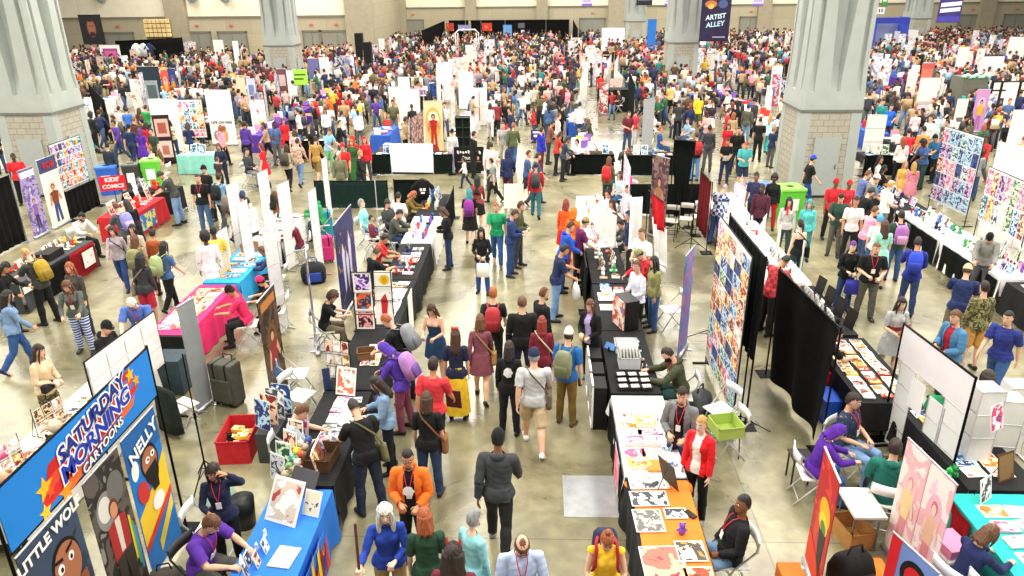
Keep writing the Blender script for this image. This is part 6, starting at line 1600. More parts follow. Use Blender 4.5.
# t-shirt display
o=empty('tshirt_display',(-3.45,21.75,0),.15);bm=bmesh.new();tube(bm,[(0,0,.01),(0,0,1.75)],[.018]*2,8);tube(bm,[(-.2,0,1.7),(0,0,1.76),(.2,0,1.7)],[.012]*3,6);part('pole',bm,metal('#222222'),o)
bm=bmesh.new();add_box(bm,(0,0,.01),(.4,.4,.02));part('base',bm,metal('#222222'),o)
bm=bmesh.new();loft(bm,[[V((a*math.cos(t),b*math.sin(t),z))for t in [2*PI*i/16 for i in range(16)]]for a,b,z in ((.30,.05,.98),(.28,.06,1.2),(.27,.07,1.5),(.24,.06,1.65),(.08,.05,1.72))]);
for s in (-1,1):tube(bm,[(s*.2,0,1.62),(s*.40,0,1.42)],[.07,.09],10)
sh_=part('shirt',bm,mat('#161719',.9,.1),o);A=Art();A.rect(-.12,1.32,-.02,1.42,'#f0f0ee');A.rect(.02,1.32,.12,1.42,'#f0f0ee');A.rect(-.08,1.22,.08,1.29,'#f0f0ee');A.done('chest_print',o,M=Matrix.Translation((0,-.065,0)))
o.scale=(.72,.72,.85);tag(o,'black t-shirt with white print hung on a display pole','t-shirt display')
# banners behind the first row
NAVYB=blotch(['#252c62','#2c3472','#1c2250','#b08a4a'],3.0,.5,pos=[0,.42,.55,.70])
def art_moon(A,w,h,z0):
    [A.poly([(x_,z0+h*.18),(x_+w*.07,z0+h*.22),(x_+w*.12,z0+h*q_),(x_+w*.03,z0+h*(q_+.12)),(x_-w*.03,z0+h*q_)],'#cfcbe0')for x_,q_ in ((-w*.22,.62),(-w*.04,.50),(w*.14,.66))]
    for k in range(9):A.star(-w*.4+w*.8*((k*37)% 10)/10,z0+h*(.08+.85*((k*53)% 11)/11),.05,'#c9a05a',k)
banner_stand(P2(-4.32,14.95),P2(-4.32,16.55),2.2,NAVYB,'wide navy night sky banner behind the grid stand of prints',art=art_moon)
BRN=blotch(['#3a2a1e','#5a3f28','#241a14','#7a5a34'],4,.5)
banner_stand(P2(-4.62,11.1),P2(-4.62,11.95),2.1,BRN,'dark brown portrait banner with a blue robed figure',art=lambda A,w,h,z0:(figure_art(A,w,h*.8,z0,'#6a4a2c','#2c5a94',acc='#8a2c2c'),A.rect(-w*.4,z0+h*.88,w*.4,z0+h*.96,'#b8763c')))
banner_stand(P2(-4.4,13.2),P2(-4.75,14.3),2.1,blotch(['#8a6a78','#c8b8c8','#5a4a6a','#b07a5a'],4,.5),'narrow pale violet and brown banner seen edge on behind the brown hair')
tripod((-3.95,17.6,0),2.5,'white tall pole stand beside the navy night sky banner',.3,'#e4e4e2')
suitcase(G(326,262),.4,'#c0266e','magenta suitcase behind the navy banner');suitcase(G(327,238),.2,'#2a93a0','teal suitcase behind the navy banner',.42,.25,.78)
bag_on_floor((-5.6,17.2,0),.3,'#23262c','black holdall with blue top between the white panels',1.3,c2='#2a48a8')
suitcase((-5.5,11.4,0),-.3,'#504f45','grey soft suitcase standing by the grey edge panel',.5,.3,.80)
# low black curtain at the rear of the first block
drape(P2(-7.3,23.6),P2(-4.9,23.6),.95,'#1f3a34','low dark green curtain at the rear of the seated vendors',amp=.02);drape(P2(-4.7,23.7),P2(-3.7,23.7),.95,'#1d302c','short low dark curtain beside the t-shirt display',amp=.02)
# --- the left block's back row (x about -5.5 .. -7.4)
WPAN='#f3f1ee'
for i,(a,b,h,lab)in enumerate((((277,334),(292,325),2.25,'tall white grid panel by the empty floor behind the pink table'),((250,292),(262,283),2.2,'white grid panel beside the light blue table'),((288,272),(302,263),2.3,'tall white grid panel with a pointed foot behind the pink knit hat'),
     ((318,282),(327,272),2.3,'tall white grid panel beside the magenta suitcase'),((238,262),(252,252),2.1,'white grid panel in front of the white tops'),((268,250),(280,243),2.2,'white grid panel in front of the brown coat'),((329,232),(335,226),2.2,'narrow white grid panel before the low green curtain'))):
    p0,p1=seg_bot(a,b);p1=p0.lerp(p1,.8)
    grid_wall(p0,p1,.05,h,WPAN,lab,.37)
p0,p1=seg_bot((198,414),(213,402));banner_stand(p0,p1,2.05,mat('#8f9496',.6,.08,4),'plain grey back of a roll-up banner beside the grey suitcase')
stall(-7.12,13.9,.80,2.5,'folding table under the hot pink cloth','#ee2f72','hot pink tablecloth at the left aisle',(.72,.4,.72,.3))
cloth(-7.12,12.62,.82,.10,'#141416','black under-skirt at the near end of the pink table',0,(.73,.73,.73,.2),h=.735)
goods(-7.15,13.9,.66,2.2,'on the hot pink table',18,51,('white','pink','white','red','orange'),Z,('print','print','book'),face=270)
stall(-7.1,16.4,.82,2.2,'folding table under the sky blue cloth','#2aa0dc','sky blue tablecloth behind the white panels',(.6,.5,.72,.4),fold=.03)
goods(-7.1,16.4,.7,1.9,'on the sky blue table',10,52,('white','blue','white','brown'),Z,('print','book','print'),face=270)
box((-7.2,17.4,Z),(.34,.3,.2),'#a5723c','brown open box on the far end of the sky blue table')
stall(-7.1,19.4,.8,2.4,'folding table behind the white grid panels','#f0efec','white tablecloth behind the white grid panels',(.7,.7,.7,.5))
goods(-7.1,19.4,.7,2.1,'on the white table behind the grid panels',10,53,('white','grey','white','dark'),Z,('print','book','sign'),face=270)
p0,p1=seg_top((214,233),(226,225),1.6);banner_stand(p0,p1,1.55,paper('#f4f0ec'),'short white sign panel beside the pink table',z0=.8)
p0,p1=seg_top((217,258),(228,250),1.2);banner_stand(p0,p1,1.2,blotch(['#a58a64','#d9c6a0','#5a4632'],5,.6),'tan printed panel standing at the pink table',z0=.75)
# papers table and white frame, near left
stall(-7.15,9.4,.95,3.8,'folding table under the spread papers','#d9d4c8','pale tablecloth under the spread papers near the cartoon banners',(.72,.72,.5,.5))
goods(-7.15,9.4,.85,3.6,'on the papers table',42,61,('white','white','grey','brown','red','white','orange'),Z,('print','print','print','book'),face=270)
p0,p1=seg_top((80,368),(157,316),2.0);p0,p1=P2(-6.45,9.2),P2(-6.3,10.95)
display_wall(p0,p1,1.05,2.0,'#efe9e4','white framed board on black poles beyond the papers table')
wall_prints(p0,p1,1.1,1.95,4,3,('plain',),'the white framed board',3,.03,.02,gname='white sheets on the framed board')
wire_rack(V((-7.3,8.3,Z)),1.2,.5,.5,2,'low wire rack on the papers table, nearer one','the nearer papers rack',3,8,('white','pink','white','orange'));wire_rack(V((-7.35,9.4,Z)),1.3,.5,.5,2,'low wire rack on the papers table, farther one','the farther papers rack',3,9,('white','brown','red','white'))
for i,(x_,y_,c_,n_)in enumerate(((-6.9,7.75,'#c8a07c','tan'),(-7.0,9.0,'#d8c8a8','cream'),(-6.85,10.3,'#a8764c','brown'))):trinket((x_,y_,Z),.8,c_,'large %s plush toy on the papers table' % n_,'plush_toy',1.9)
for y in (8.0,8.8):trinket((-6.95,y,Z),0,'#b8a07c' if y <8.5 else '#2a2420','%s plush on the papers table' % ('tan' if y <8.5 else 'black'),'plush_toy',1.3)
bm=bmesh.new();add_box(bm,(0,0,.35),(.5,.5,.7),bev=.01);tag(part('equipment_case',bm,mat('#33424a',.7,.1),None,(-6.7,11.9,0)),'dark slate case standing behind the white framed board','case')
chair((-5.95,10.6),-.5,'white folding chair with a dark green coat over its back');cb=bmesh.new();loft(cb,[[V((a_*math.copysign(abs(math.cos(t))** .5,math.cos(t))*(1+.05*math.sin(5*t)),-.26+b_*math.sin(t),z))for t in [2*PI*k/22 for k in range(22)]]for a_,b_,z in ((.27,.10,.10),(.27,.09,.35),(.26,.07,.7),(.25,.055,.86),(.18,.03,.89))]);tag(part('coat',cb,mat('#28332c',.95,.15),None,(-5.95,10.6,0),-.5),'dark green coat draped over a folding chair','coat')
# --- far left block, booths along x = -12
stall(-12.15,16.7,.9,3.0,'folding table of the black and red stall','#3d4144','charcoal tablecloth of the black and red stall',(.72,.2,.72,.3))
for y0,c,lab in ((17.6,'#a81c24','red cloth panel on the front of the black and red stall'),(16.4,'#151517','black cloth panel on the front of the black and red stall')):
    bm=curtain_mesh(1.1,.03,.755,.012,18);tag(part('hanging_cloth',bm,mat(c,.9,.08),None,(-11.64,y0,0),PI/2),lab,'cloth panel')
card(.5,.42,.02,blotch(['#f2f0ea','#f2f0ea','#55504a'],9),V((-11.60,17.75,.22)),PI/2,'white printed poster on the red cloth panel',name='hanging_poster',cat='poster')
card(.9,.16,.0,paper('#f2f0ea'),V((-11.60,15.6,.5)),PI/2,'long white strip sign on the front of the charcoal cloth',name='strip_sign',cat='sign',bc='#f2f0ea')
goods(-12.15,16.9,.8,2.5,'on the black and red stall',44,71,('white','brown','red','white','yellow','blue'),Z,('plush','book','print','sign','plush'),face=90)
bm=bmesh.new();add_box(bm,(0,0,.09),(.34,.6,.18),bev=.004);tag(part('crate',bm,mat('#2b2320',.7,.15),None,(-12.0,16.9,Z)),'dark wooden crate on the black and red stall','crate')
stall(-12.2,21.3,.9,2.2,'folding table under the red cloth','#c4232c','red tablecloth with a blue poster by the recycling bins',(.72,.2,.72,.4))
card(.95,.50,.02,blotch(['#2a6cb8','#2a6cb8','#dcd04c','#4a94d8'],6),V((-11.67,21.1,.16)),PI/2,'blue poster with yellow lettering shapes on the red tablecloth',name='hanging_poster',cat='poster',bc='#2a6cb8')
goods(-12.2,21.3,.8,1.9,'on the red table',14,72,('red','white','red','crimson','pink'),Z,('plush','sign','figurine','book'),face=90)
# its backdrops
drape(P2(-15.0,15.2),P2(-15.0,20.3),2.0,'#1c1d1f','long black pipe curtain at the far left',pole='#9a9a9a')
p0,p1=P2(-14.85,20.45),P2(-14.85,21.15)
banner_stand(p0,p1,2.05,blotch(['#d8d2e4','#6a5a9c','#a898c8','#3c3450'],5,.5),'pale violet roll-up banner with purple figures beside the black curtain',art=lambda A,w,h,z0:(figure_art(A,w*.8,h*.6,z0+.1,'#b8a8d0','#3f3560',acc='#7a5fb0'),A.rect(-w*.45,z0+h*.88,w*.45,z0+h*.97,'#f0eef4')))
o=banner_stand(P2(-14.85,21.35),P2(-14.85,22.25),2.15,paper('#efe4dc'),'white ROB banner with a brown haired figure beside the portrait wall',art=lambda A,w,h,z0:(A.rect(-w*.5,z0+h*.80,w*.5,z0+h,'#3a4a78'),figure_art(A,w,h*.74,z0,'#e8d8cc','#2c4a7a',skin='#c08a5c',hairc='#8a3a20',acc='#7a3a24')))
lettering('ROB',.28,paper('#b02430'),o,0,1.92,-.03,.012)
p0,p1=P2(-15.0,22.3),P2(-15.0,23.95)
display_wall(p0,p1,.95,2.4,'#e9e4e8','wall of small colourful portraits in front of the left pillar')
wall_prints(p0,p1,.98,2.38,8,6,lambda r,c,rn:rn.choice(('purple','orange','purple','yellow','blue','red','teal','pink','navy')),'the portrait wall',7,.02,.004)
drape(P2(-14.85,22.3),P2(-14.85,24.0),.92,'#121214','low black curtain under the portrait wall',amp=.02)
# recycling bins and the red sign
bin_((-15.3,25.6,0),.25,'#2f62c4','#3f78dc','blue recycling bin by the left pillar',(.62,.6,1.05));bin_((-14.7,26.1,0),.25,'#3b3c38','#55574f','dark waste bin between the blue and green bins',(.52,.5,1.0));bin_((-14.15,26.5,0),.25,'#62c83c','#8be05a','bright green recycling bin by the left pillar',(.6,.6,1.08))
o=empty('red_sign',(-13.3,22.4,0),.45);bm=bmesh.new();add_box(bm,(0,0,1.2),(.74,.02,.46));part('board',bm,paper('#d8202c'),o);bm=bmesh.new();tube(bm,[(0,.02,.01),(0,.02,1.3)],[.012]*2,6);add_box(bm,(0,.02,.01),(.35,.35,.02));part('post',bm,metal('#333333'),o)
lettering("KIDS'",.18,paper('#f8f6f0'),o,0,1.31,-.014,.006);lettering('COMICS',.165,paper('#f8f6f0'),o,0,1.10,-.014,.005);tag(o,"red KIDS' COMICS sign in front of the recycling bins",'sign')
stall(-12.6,23.4,1.6,.8,'folding table under the red sign','#1d1d20','black tablecloth behind the red table',(.72,.3,.72,.3));goods(-12.6,23.4,1.4,.6,'on the black table under the red sign',8,73,('white','red','grey'),Z,('plush','figurine','sign'),face=90)
stall(-12.6,13.2,.9,2.0,'folding table at the far left edge','#5c5e60','dark grey tablecloth at the far left edge',(.72,.3,.72,.3));goods(-12.6,13.2,.8,1.8,'on the dark grey table',10,74,('grey','white','dark','purple'),Z,('print','book','sign'),face=90)
# --- the right side of the central aisle: tables at x = 1.6
XB=1.62
stall(XB,7.2,.80,2.3,'folding table under the orange runner',BLK,'black tablecloth under the orange runner',(.1,.72,.4,.3))
cloth(XB+.02,7.2,.74,2.2,'#f07f2c','orange runner over the nearest black table at right',0,(.06,.04,.06,.10),h=.748,name='table_runner')
ZO=.765
for i,(x,y,w_,h_,c,lab,mm)in enumerate(((1.50,8.22,.52,.24,'grey','wide grey pencil print, farthest on the orange runner',None),(1.46,7.9,.48,.30,'grey','grey pencil print of a landscape, second on the orange runner',None),(1.40,7.48,.36,.42,'grey','grey pencil portrait print on the orange runner',blotch(['#dcd8d0','#b0aca4','#6a6862','#efece6'],8)),(1.75,7.62,.28,.2,'grey','small dark pencil print by the purple ornament',None),(1.48,6.7,.5,.66,'red','large crimson and gold print on the orange runner',blotch(['#c83848','#e86a5a','#f0c890','#a82440'],3)),(1.82,6.95,.34,.34,'yellow','yellow and black print beside the crimson one',blotch(['#f0b83c','#f4e0b0','#4a4440','#e89030'],5)),(1.84,6.5,.34,.40,'orange','pale orange print at the near end of the orange runner',None))):
    card(w_,h_,.015,mm or artm(c,7),V((x,y-h_/2,ZO+.004+.004*(i % 2))),.04,lab,tilt=-90)
trinket((1.76,7.25,ZO),0,'#7a4cc0','purple and teal glass ornament on the orange runner','figurine',1.1)
easel_sign(V((1.78,8.2,ZO)),PI/2+.5,.34,.42,'green','dark framed picture standing on the orange runner',blotch(['#4a4a1c','#7a6c2c','#8a4a24'],5),15,bc='#4a3a24',name='framed_picture',cat='framed picture')
bm=bmesh.new();add_box(bm,(0,0,.01),(.08,.16,.02),bev=.004);tag(part('phone',bm,plastic('#1a1a1c'),None,(1.93,7.6,ZO),.6),'black phone on the edge of the orange runner','phone')
bag_on_floor((2.75,6.35,0),.2,'#1f2022','black rucksack on the floor behind the orange table',.9)
stall(XB,9.45,.80,2.1,'folding table under the pastel prints','#f0efee','white tablecloth under the pastel prints',(.2,.30,.2,.3))
cb=curtain_mesh(2.0,.03,.70,.015,14);tag(part('table_skirt',cb,mat('#232426',.9,.08),None,(XB-.445,9.45,0),PI/2),'black table skirt below the pastel prints','table skirt')
card(.55,.62,.0,blotch(['#bfe6e0','#f0a0a8','#e05a7c','#8fd0c8'],4),V((XB-.468,8.95,.12)),-PI/2,'teal and pink cloth print hanging off the white table',name='hanging_print',cat='cloth print',bc='#c6e8e4')
goods(XB-.1,9.3,.58,1.7,'on the pastel table',12,81,('white','pink','white','yellow','blue','white'),Z,('print','print','print','stack'),face=270)
goods(XB+.24,9.2,.26,1.6,'along the back of the pastel table',8,82,('blue','teal','blue','purple','pink'),Z,('print','sign','book'),face=270)
card(.30,.24,.0,blotch(['#f0b060','#e89038','#f8dca8'],8),V((XB+.05,8.48,Z+.02)),0,'orange patterned board on the near end of the pastel table',tilt=-90,name='board',cat='board',th=.03,bc='#e8a050')
# black comic table
stall(XB,11.75,.80,2.3,'folding table of the comic stall',BLK,'black tablecloth of the comic stall',(.5,.72,.5,.5))
for i in range(9):
    bm=bmesh.new();add_box(bm,(0,0,.03),(.17,.13,.06));add_box(bm,(0,-.003,.064),(.13,.10,.004),1)
    tag(part('pin_case',bm,[plastic('#231f1f'),paper('#e6e2da')],None,(XB-.2+.19*(i % 3),10.72+.2*(i // 3),Z),.1),'dark framed pin case on the comic stall, %s in the %s row' % (('first','middle','last')[i % 3],('near','middle','far')[i // 3]),'pin case')
box((XB-.02,11.55,Z),(.36,.34,.22),'#dfe4e6','clear box of white comics on the comic stall',0,'comic_box','box',m=plastic('#cfd4d6'))
for i in range(6):card(.26,.36,.0,paper('#f4f2ec'),V((XB-.15+.055*i,11.55,Z+.02)),PI/2+0,'white comic upright in the clear box, %s from the aisle' % ORD[i],tilt=-6,name='comic',cat='comic',th=.02,bc='#f0eee6')
box((XB+.0,12.15,Z),(.40,.36,.14),'#e2e6e8','clear shallow tray of cards on the comic stall',0,'tray','tray',m=plastic('#dfe3e6'));goods(XB,12.15,.36,.3,'in the shallow tray',2,83,('brown','white'),Z+.03,('book',),face=270)
for i,(y,lab)in enumerate(((10.85,'nearest'),(11.35,'second'),(11.9,'third'),(12.5,'farthest'))):
    easel=empty('print_board',V((XB-.60,y,.0)),-PI/2)
    bm=bmesh.new();add_box(bm,(0,.02,.40),(.40,.22,.80));part('backing',bm,paper('#1e1e20'),easel)
    bm=bmesh.new()
    for s in (-1,1):add_box(bm,(s*.19,-.10,.42),(.03,.03,.84))
    for z in (.02,.83):add_box(bm,(0,-.10,z),(.41,.03,.03))
    part('white_edge',bm,paper('#f4f4f0'),easel)
    for k in range(3):
        bm=bmesh.new();add_box(bm,(0,-.094,.15+.25*k),(.30,.006,.21));part('print',bm,artm(('brown','red','blue','orange')[(i+k)% 4],8),easel)
    tag(easel,'tall black print board with white edges leaning on the comic stall, %s of four' % lab,'print board')
bm=bmesh.new();add_box(bm,(0,0,.10),(.24,.012,.14),0,M=Matrix.Rotation(-.6,4,'X'),bev=.004);add_box(bm,(0,-.008,.10),(.21,.004,.12),1,M=Matrix.Rotation(-.6,4,'X'));tube(bm,[(0,.03,.0),(0,.01,.08)],[.03,.012],8,0);tag(part('tablet',bm,[plastic('#1b1b1d'),paper('#5f8fd4')],None,(XB-.33,12.05,Z),-.7),'small tablet with a blue screen on the comic stall','tablet')
# slanted black box display
o=empty('slanted_display',(XB+.10,13.15,Z),.35);bm=bmesh.new();add_box(bm,(0,0,.30),(.30,.5,.60),bev=.01);part('box',bm,plastic('#1c1d1f'),o);bm=bmesh.new();add_box(bm,(-.165,0,.3),(.02,.48,.58));part('front_sign',bm,blotch(['#f2ece4','#e8d0c0','#c8402c','#5a80b8'],8),o);tag(o,'black upright box with a striped sign on the second comic table','display')
goods(XB+.2,11.9,.24,1.5,'at the back of the comic stall',8,84,('green','white','red','grey'),Z,('sign','book','print'),face=270)
for i,(y,lab,c)in enumerate(((14.1,'second comic table',BLK),(16.5,'third right aisle table',BLK),(18.9,'fourth right aisle table','#efeeec'),(21.3,'fifth right aisle table','#f0efee'))):
    stall(XB,y,.80,2.3,'folding table of the '+lab,c,'tablecloth of the '+lab,(.4,.72,.2,.5))
card(.56,.42,.01,paper('#f2f1f0'),V((XB-.05,14.35,Z+.005)),.0,'large white printed sheet on the second comic table',tilt=-90,name='printed_sheet',cat='print')
card(.56,.3,.01,blotch(['#f0ece8','#e8b8a0','#f2f0ee'],7),V((XB-.05,13.85,Z+.005)),.0,'white and red print on the second comic table',tilt=-90)
goods(XB,14.9,.66,.8,'on the second comic table',7,85,('red','blue','orange','white'),Z,('book','print','book'),face=270)
goods(XB,16.5,.68,2.0,'on the third right aisle table',26,86,('brown','dark','green','white','red'),Z,('figurine','sign','book','plush'),face=270)
goods(XB,18.9,.68,2.0,'on the fourth right aisle table',30,87,('brown','white','pink','grey','red','dark','teal'),Z,('plush','print','sign','book'),face=270)
goods(XB,21.3,.68,2.0,'on the fifth right aisle table',27,88,('brown','pink','blue','white','red','yellow'),Z,('plush','figurine','sign','print'),face=270)
for i,(y0,y1)in enumerate(((15.4,16.5),(16.6,17.6))):drape(P2(XB-.52,y1),P2(XB-.52,y0),1.05,'#2b2f2f','charcoal drape hung before the right aisle tables, %s' % ('nearer one' if i == 0 else 'farther one'),.04,amp=.02)
grid_wall(P2(1.95,17.6),P2(1.55,18.4),.78,1.6,WPAN,'low white grid stand on the right aisle tables',.3)
chair((2.85,14.6),PI/2+.2,'empty white folding chair behind the second comic table');chair((2.6,16.0),PI/2+.4,'white folding chair beside the pale grey top')
chair((2.95,9.95),PI/2+.2,'white folding chair holding a green lined tub');box((2.93,9.93,.46),(.42,.42,.2),'#8fae3c','pale tub with green lining on the folding chair',.2,'tub','tub',m=plastic('#a8bf5c'))
chair((3.0,10.6),PI/2+.5,'white folding chair beside the tall sticker wall')
bag_on_floor((2.8,11.2,0),.9,'#4a4c4e','grey backpack on the floor at the sticker wall',1.1)
# stands and banners of the right block
tripod((2.35,17.2,0),2.3,'black tripod with white cloth strips behind the right aisle tables',.55);cb=curtain_mesh(.3,.9,2.2,.02,20);tag(part('white_cloth',cb,mat('#f2f0ee',.9,.05),None,(2.35,17.15,0),.3),'narrow white cloth hanging on the tripod','cloth')
p0,p1=P2(2.6,13.95),P2(2.95,14.25);banner_stand(P2(2.76,13.1),P2(3.06,13.75),2.2,blotch(['#2f3f86','#5c7cc4','#8a5aa8','#c8789c'],4,.45),'narrow blue violet roll-up banner on the clear floor')
p0,p1=P2(3.3,13.0),P2(3.3,10.85)
display_wall(p0,p1,.15,3.0,'#e8e6e2','tall wall of small colourful sticker prints behind the grey hoodie');wall_prints(p0,p1,.2,2.95,5,11,('red','blue','yellow','orange','green','pink','navy','white','teal'),'the tall sticker wall',9,.012,.004)
drape(P2(3.5,13.1),P2(3.5,10.8),3.0,'#1d2a26','dark curtain behind the tall sticker wall',1.2,amp=.02)
tripod((3.3,10.45,0),2.9,'black tripod beside the tall sticker wall',.6);tripod((3.6,13.75,0),2.4,'black tripod at the far end of the sticker wall',.6)
drape(P2(4.35,12.6),P2(4.5,10.1),2.15,'#131415','tall black curtain with a slanted hem at the right',.12,gather=.2,skew=.15,freq=5,amp=.06)
chair((4.25,14.6),.6,'empty white folding chair between the curtains')
cb=curtain_mesh(1.5,.35,1.95,.02,20);o=empty('curtain_stand',(4.6,20.1,0),-PI/2);part('curtain',cb,mat('#7c1620',.9,.1),o)
for s in (-1,1):
    bm=bmesh.new();tube(bm,[(s*.75,.02,.01),(s*.75,.02,2.0)],[.014]*2,8);add_box(bm,(s*.75,.02,.01),(.3,.3,.02));part('upright',bm,metal('#222222'),o)
bm=bmesh.new();tube(bm,[(-.76,.02,1.95),(.76,.02,1.95)],[.012]*2,8);part('crossbar',bm,metal('#222222'),o)
tag(o,'dark red curtain on a stand beside the blue plaid shirt','curtain')
tripod((4.2,19.4,0),1.9,'black tripod standing before the dark red curtain',.5);tripod((4.0,20.75,0),1.9,'black tripod beside the stacked chairs in the right block',.5)
cb=curtain_mesh(1.6,.05,2.1,.02,18);o=part('white_curtain',cb,mat('#f3f0ea',.9,.05),None,(4.75,17.2,0),-PI/2);tag(o,'long white curtain behind the dark red curtain','curtain')
o=empty('flag_stand',(2.95,17.9,0),-PI/2+.2);cb=curtain_mesh(.9,1.25,2.0,.05,9,.2,skew=.2);part('red_cloth',cb,mat('#d6222c',.85,.1),o);cb=curtain_mesh(1.1,.4,1.35,.04,9,.1,skew=.3);part('white_cloth',cb,mat('#f3f1ee',.85,.05),o,(.1,.06,0));bm=bmesh.new();tube(bm,[(-.65,0,.01),(-.65,0,2.1)],[.014]*2,8);tube(bm,[(-.65,0,2.0),(.65,0,2.0)],[.012]*2,8);add_box(bm,(-.65,0,.01),(.4,.4,.02));part('pole',bm,metal('#333333'),o);tag(o,'red and white cloth flag on a stand behind the bald white tee','flag')
banner_stand(P2(2.55,21.8),P2(2.5,19.8),2.25,blotch(['#e6dce8','#c8a8c4','#f2ecf2','#a87a98'],4,.5),'lilac roll-up banner behind the white right aisle tables');banner_stand(P2(3.25,20.9),P2(3.62,20.3),2.4,blotch(['#5a3f42','#8a6a66','#3a2a2c','#c8a078'],4,.5),'dark brown portrait banner beside the lilac one',art=lambda A,w,h,z0:figure_art(A,w,h*.9,z0,'#6a4c4c','#8a5a40',acc='#a87c50'))
drape(P2(4.0,21.9),P2(4.55,21.6),2.6,'#14201c','tall dark green black curtain narrowing to its hem',.3,gather=.5)
drape(P2(2.9,22.9),P2(5.4,22.9),1.0,'#15201d','low black curtain at the rear of the right block',amp=.02)
for i in range(3):chair((3.9+.45*i,20.9+.2*i),PI*.9,'pale folding chair by the tripods, %s from the dark banner' % ORD[i],'#e0d8cc')
# --- right block's own front (x about 5.6), facing the right aisle
stall(5.6,11.5,.95,2.3,'folding table of the red print stall','#1d1d1f','black tablecloth of the red print stall',(.5,.72,.5,.5))
goods(5.6,11.5,.95,2.2,'on the red print stall',42,91,('orange','red','orange','red','yellow','white','crimson'),Z,('print','print','book'),face=90)
box((5.0,11.15,0),(.42,.5,.42),'#2456c8','blue cooler box with white lid under the red print stall',.1,'cooler','cooler',open_=False,m=plastic('#2456c8'));box((5.05,11.75,.3),(.34,.44,.30),'#d0202c','red carton beside the red print stall',.1,open_=False,m=mat('#d0242e',.7,.05));bm=bmesh.new();add_box(bm,(0,0,.15),(.4,.5,.3),bev=.01);tag(part('case',bm,plastic('#2a2a2c'),None,(5.05,11.75,0)),'dark case beneath the red carton','case')
stall(6.15,9.22,.95,2.05,'folding table inside the white grid frame','#1d1d1f','black tablecloth inside the white grid frame',(.5,.6,.6,.4))
goods(6.1,9.3,.8,1.8,'on the table inside the white grid frame',16,92,('white','yellow','dark','orange','white','blue'),Z,('print','book','print'),face=90)
p0,p1=G(905,325,2.1),G(975,378,2.1);p0.z=p1.z=0
p0,p1=P2(p0.x,p0.y),P2(p1.x,p1.y)
loc,rz,wd=seg_frame(p0,p1)
o=empty('pole_stand',loc,rz);mm=metal('#1a1a1c',.5)
for s in (-1,1):
    bm=bmesh.new();tube(bm,[(s*(wd/2+.02),0,.01),(s*(wd/2+.02),0,2.12)],[.018]*2,8);add_box(bm,(s*(wd/2+.02),0,.012),(.3,.3,.024));part('upright',bm,mm,o)
bm=bmesh.new();tube(bm,[(-wd/2-.02,0,2.11),(wd/2+.02,0,2.11)],[.018]*2,8);part('top_bar',bm,mm,o)
bm=bmesh.new();add_box(bm,(0,0,1.82),(wd,.01,.54));part('white_header',bm,mat('#efe9ea',.7,.05,3),o)
tag(o,'black frame with a blank white header over the white grid panels','banner frame')
R_=Matrix.Rotation(rz,3,'Z')
for k,(x0,x1,z1,lab)in enumerate(((-wd/2+.03,-wd/2+.42,1.5,'white grid panel at the far side of the black frame'),(.0,.36,1.35,'white grid panel in the middle of the black frame'),(wd/2-.5,wd/2-.03,1.5,'white grid panel at the near side of the black frame'))):
    grid_wall(loc+R_ @ V((x0,.05,0)),loc+R_ @ V((x1,.05,0)),.05,z1,WPAN,lab,.36,wire='#d8d8d6')
card(.34,.48,.0,paper('#f6f5f2'),loc+R_ @ V((-.18,-.03,1.0)),rz,'plain white sheet hung inside the black frame',name='sheet_of_paper',cat='paper',bc='#f6f5f2')
# cube shelves at far right bottom
for i,(a,b,h,lab)in enumerate((((953,505),(976,505),1.85,'tall white cube shelf by the black pole at lower right'),((980,490),(1003,492),1.5,'white cube shelf with a cartoon card at lower right'),((996,455),(1020,455),1.2,'white wire cube stand behind the black tee'))):
    p0,p1=seg_bot(a,b);grid_wall(p0,p1,.03,h,WPAN,lab,.36,.018,dep=.32,wire='#e6e2e4')
p_=G(997,430,1.4);card(.26,.36,.01,blotch(['#f4f2f2','#f4f2f2','#d84a7a','#3a4a8a'],10),p_,.5,'white card with a pink and navy cartoon on the cube shelf',tilt=-14)
# teal table, lower right
stall(5.85,7.15,.95,1.9,'folding table under the teal cloth','#27b8b0','teal tablecloth at the lower right corner',(.72,.4,.72,.3),fold=.03)
goods(5.9,7.2,.8,1.5,'on the teal table',10,93,('teal','orange','yellow','white','pink'),Z,('print','book','print','sign'),face=90)
for i in range(3):trinket((5.40+.1*i,8.36+.05*i,Z),i,('#2c9c4c','#38b05a','#1f8a40')[i],'%s green toy beside the brown easel board' % ('pale','bright','dark')[i],'figurine',1.2)
easel_sign(V((6.25,8.38,Z)),.4,.30,.4,'brown','brown easel board beside the green toys',blotch(['#6a4a2c','#8a6a44'],6),15,bc='#5a3f24');easel_sign(V((5.75,7.95,Z)),.6,.26,.34,'grey','pale grey card at the far end of the teal table',None,12)
cb=curtain_mesh(.5,.04,.74,.02,20);tag(part('red_cloth',cb,mat('#d82430',.85,.08),None,(5.33,7.75,0),-PI/2),'red cloth hanging at the far end of the teal table','cloth')
box((5.05,7.35,0),(.36,.44,.5),'#efe9e6','white plastic drawer unit behind the teal table',.2,'drawer_unit','drawers',open_=False,m=plastic('#efeae8'));box((5.05,7.35,.53),(.30,.38,.10),'#e87aa8','pink storage box on the white drawer unit',.2,'storage_box','box',open_=False,m=plastic('#e88ab0'))
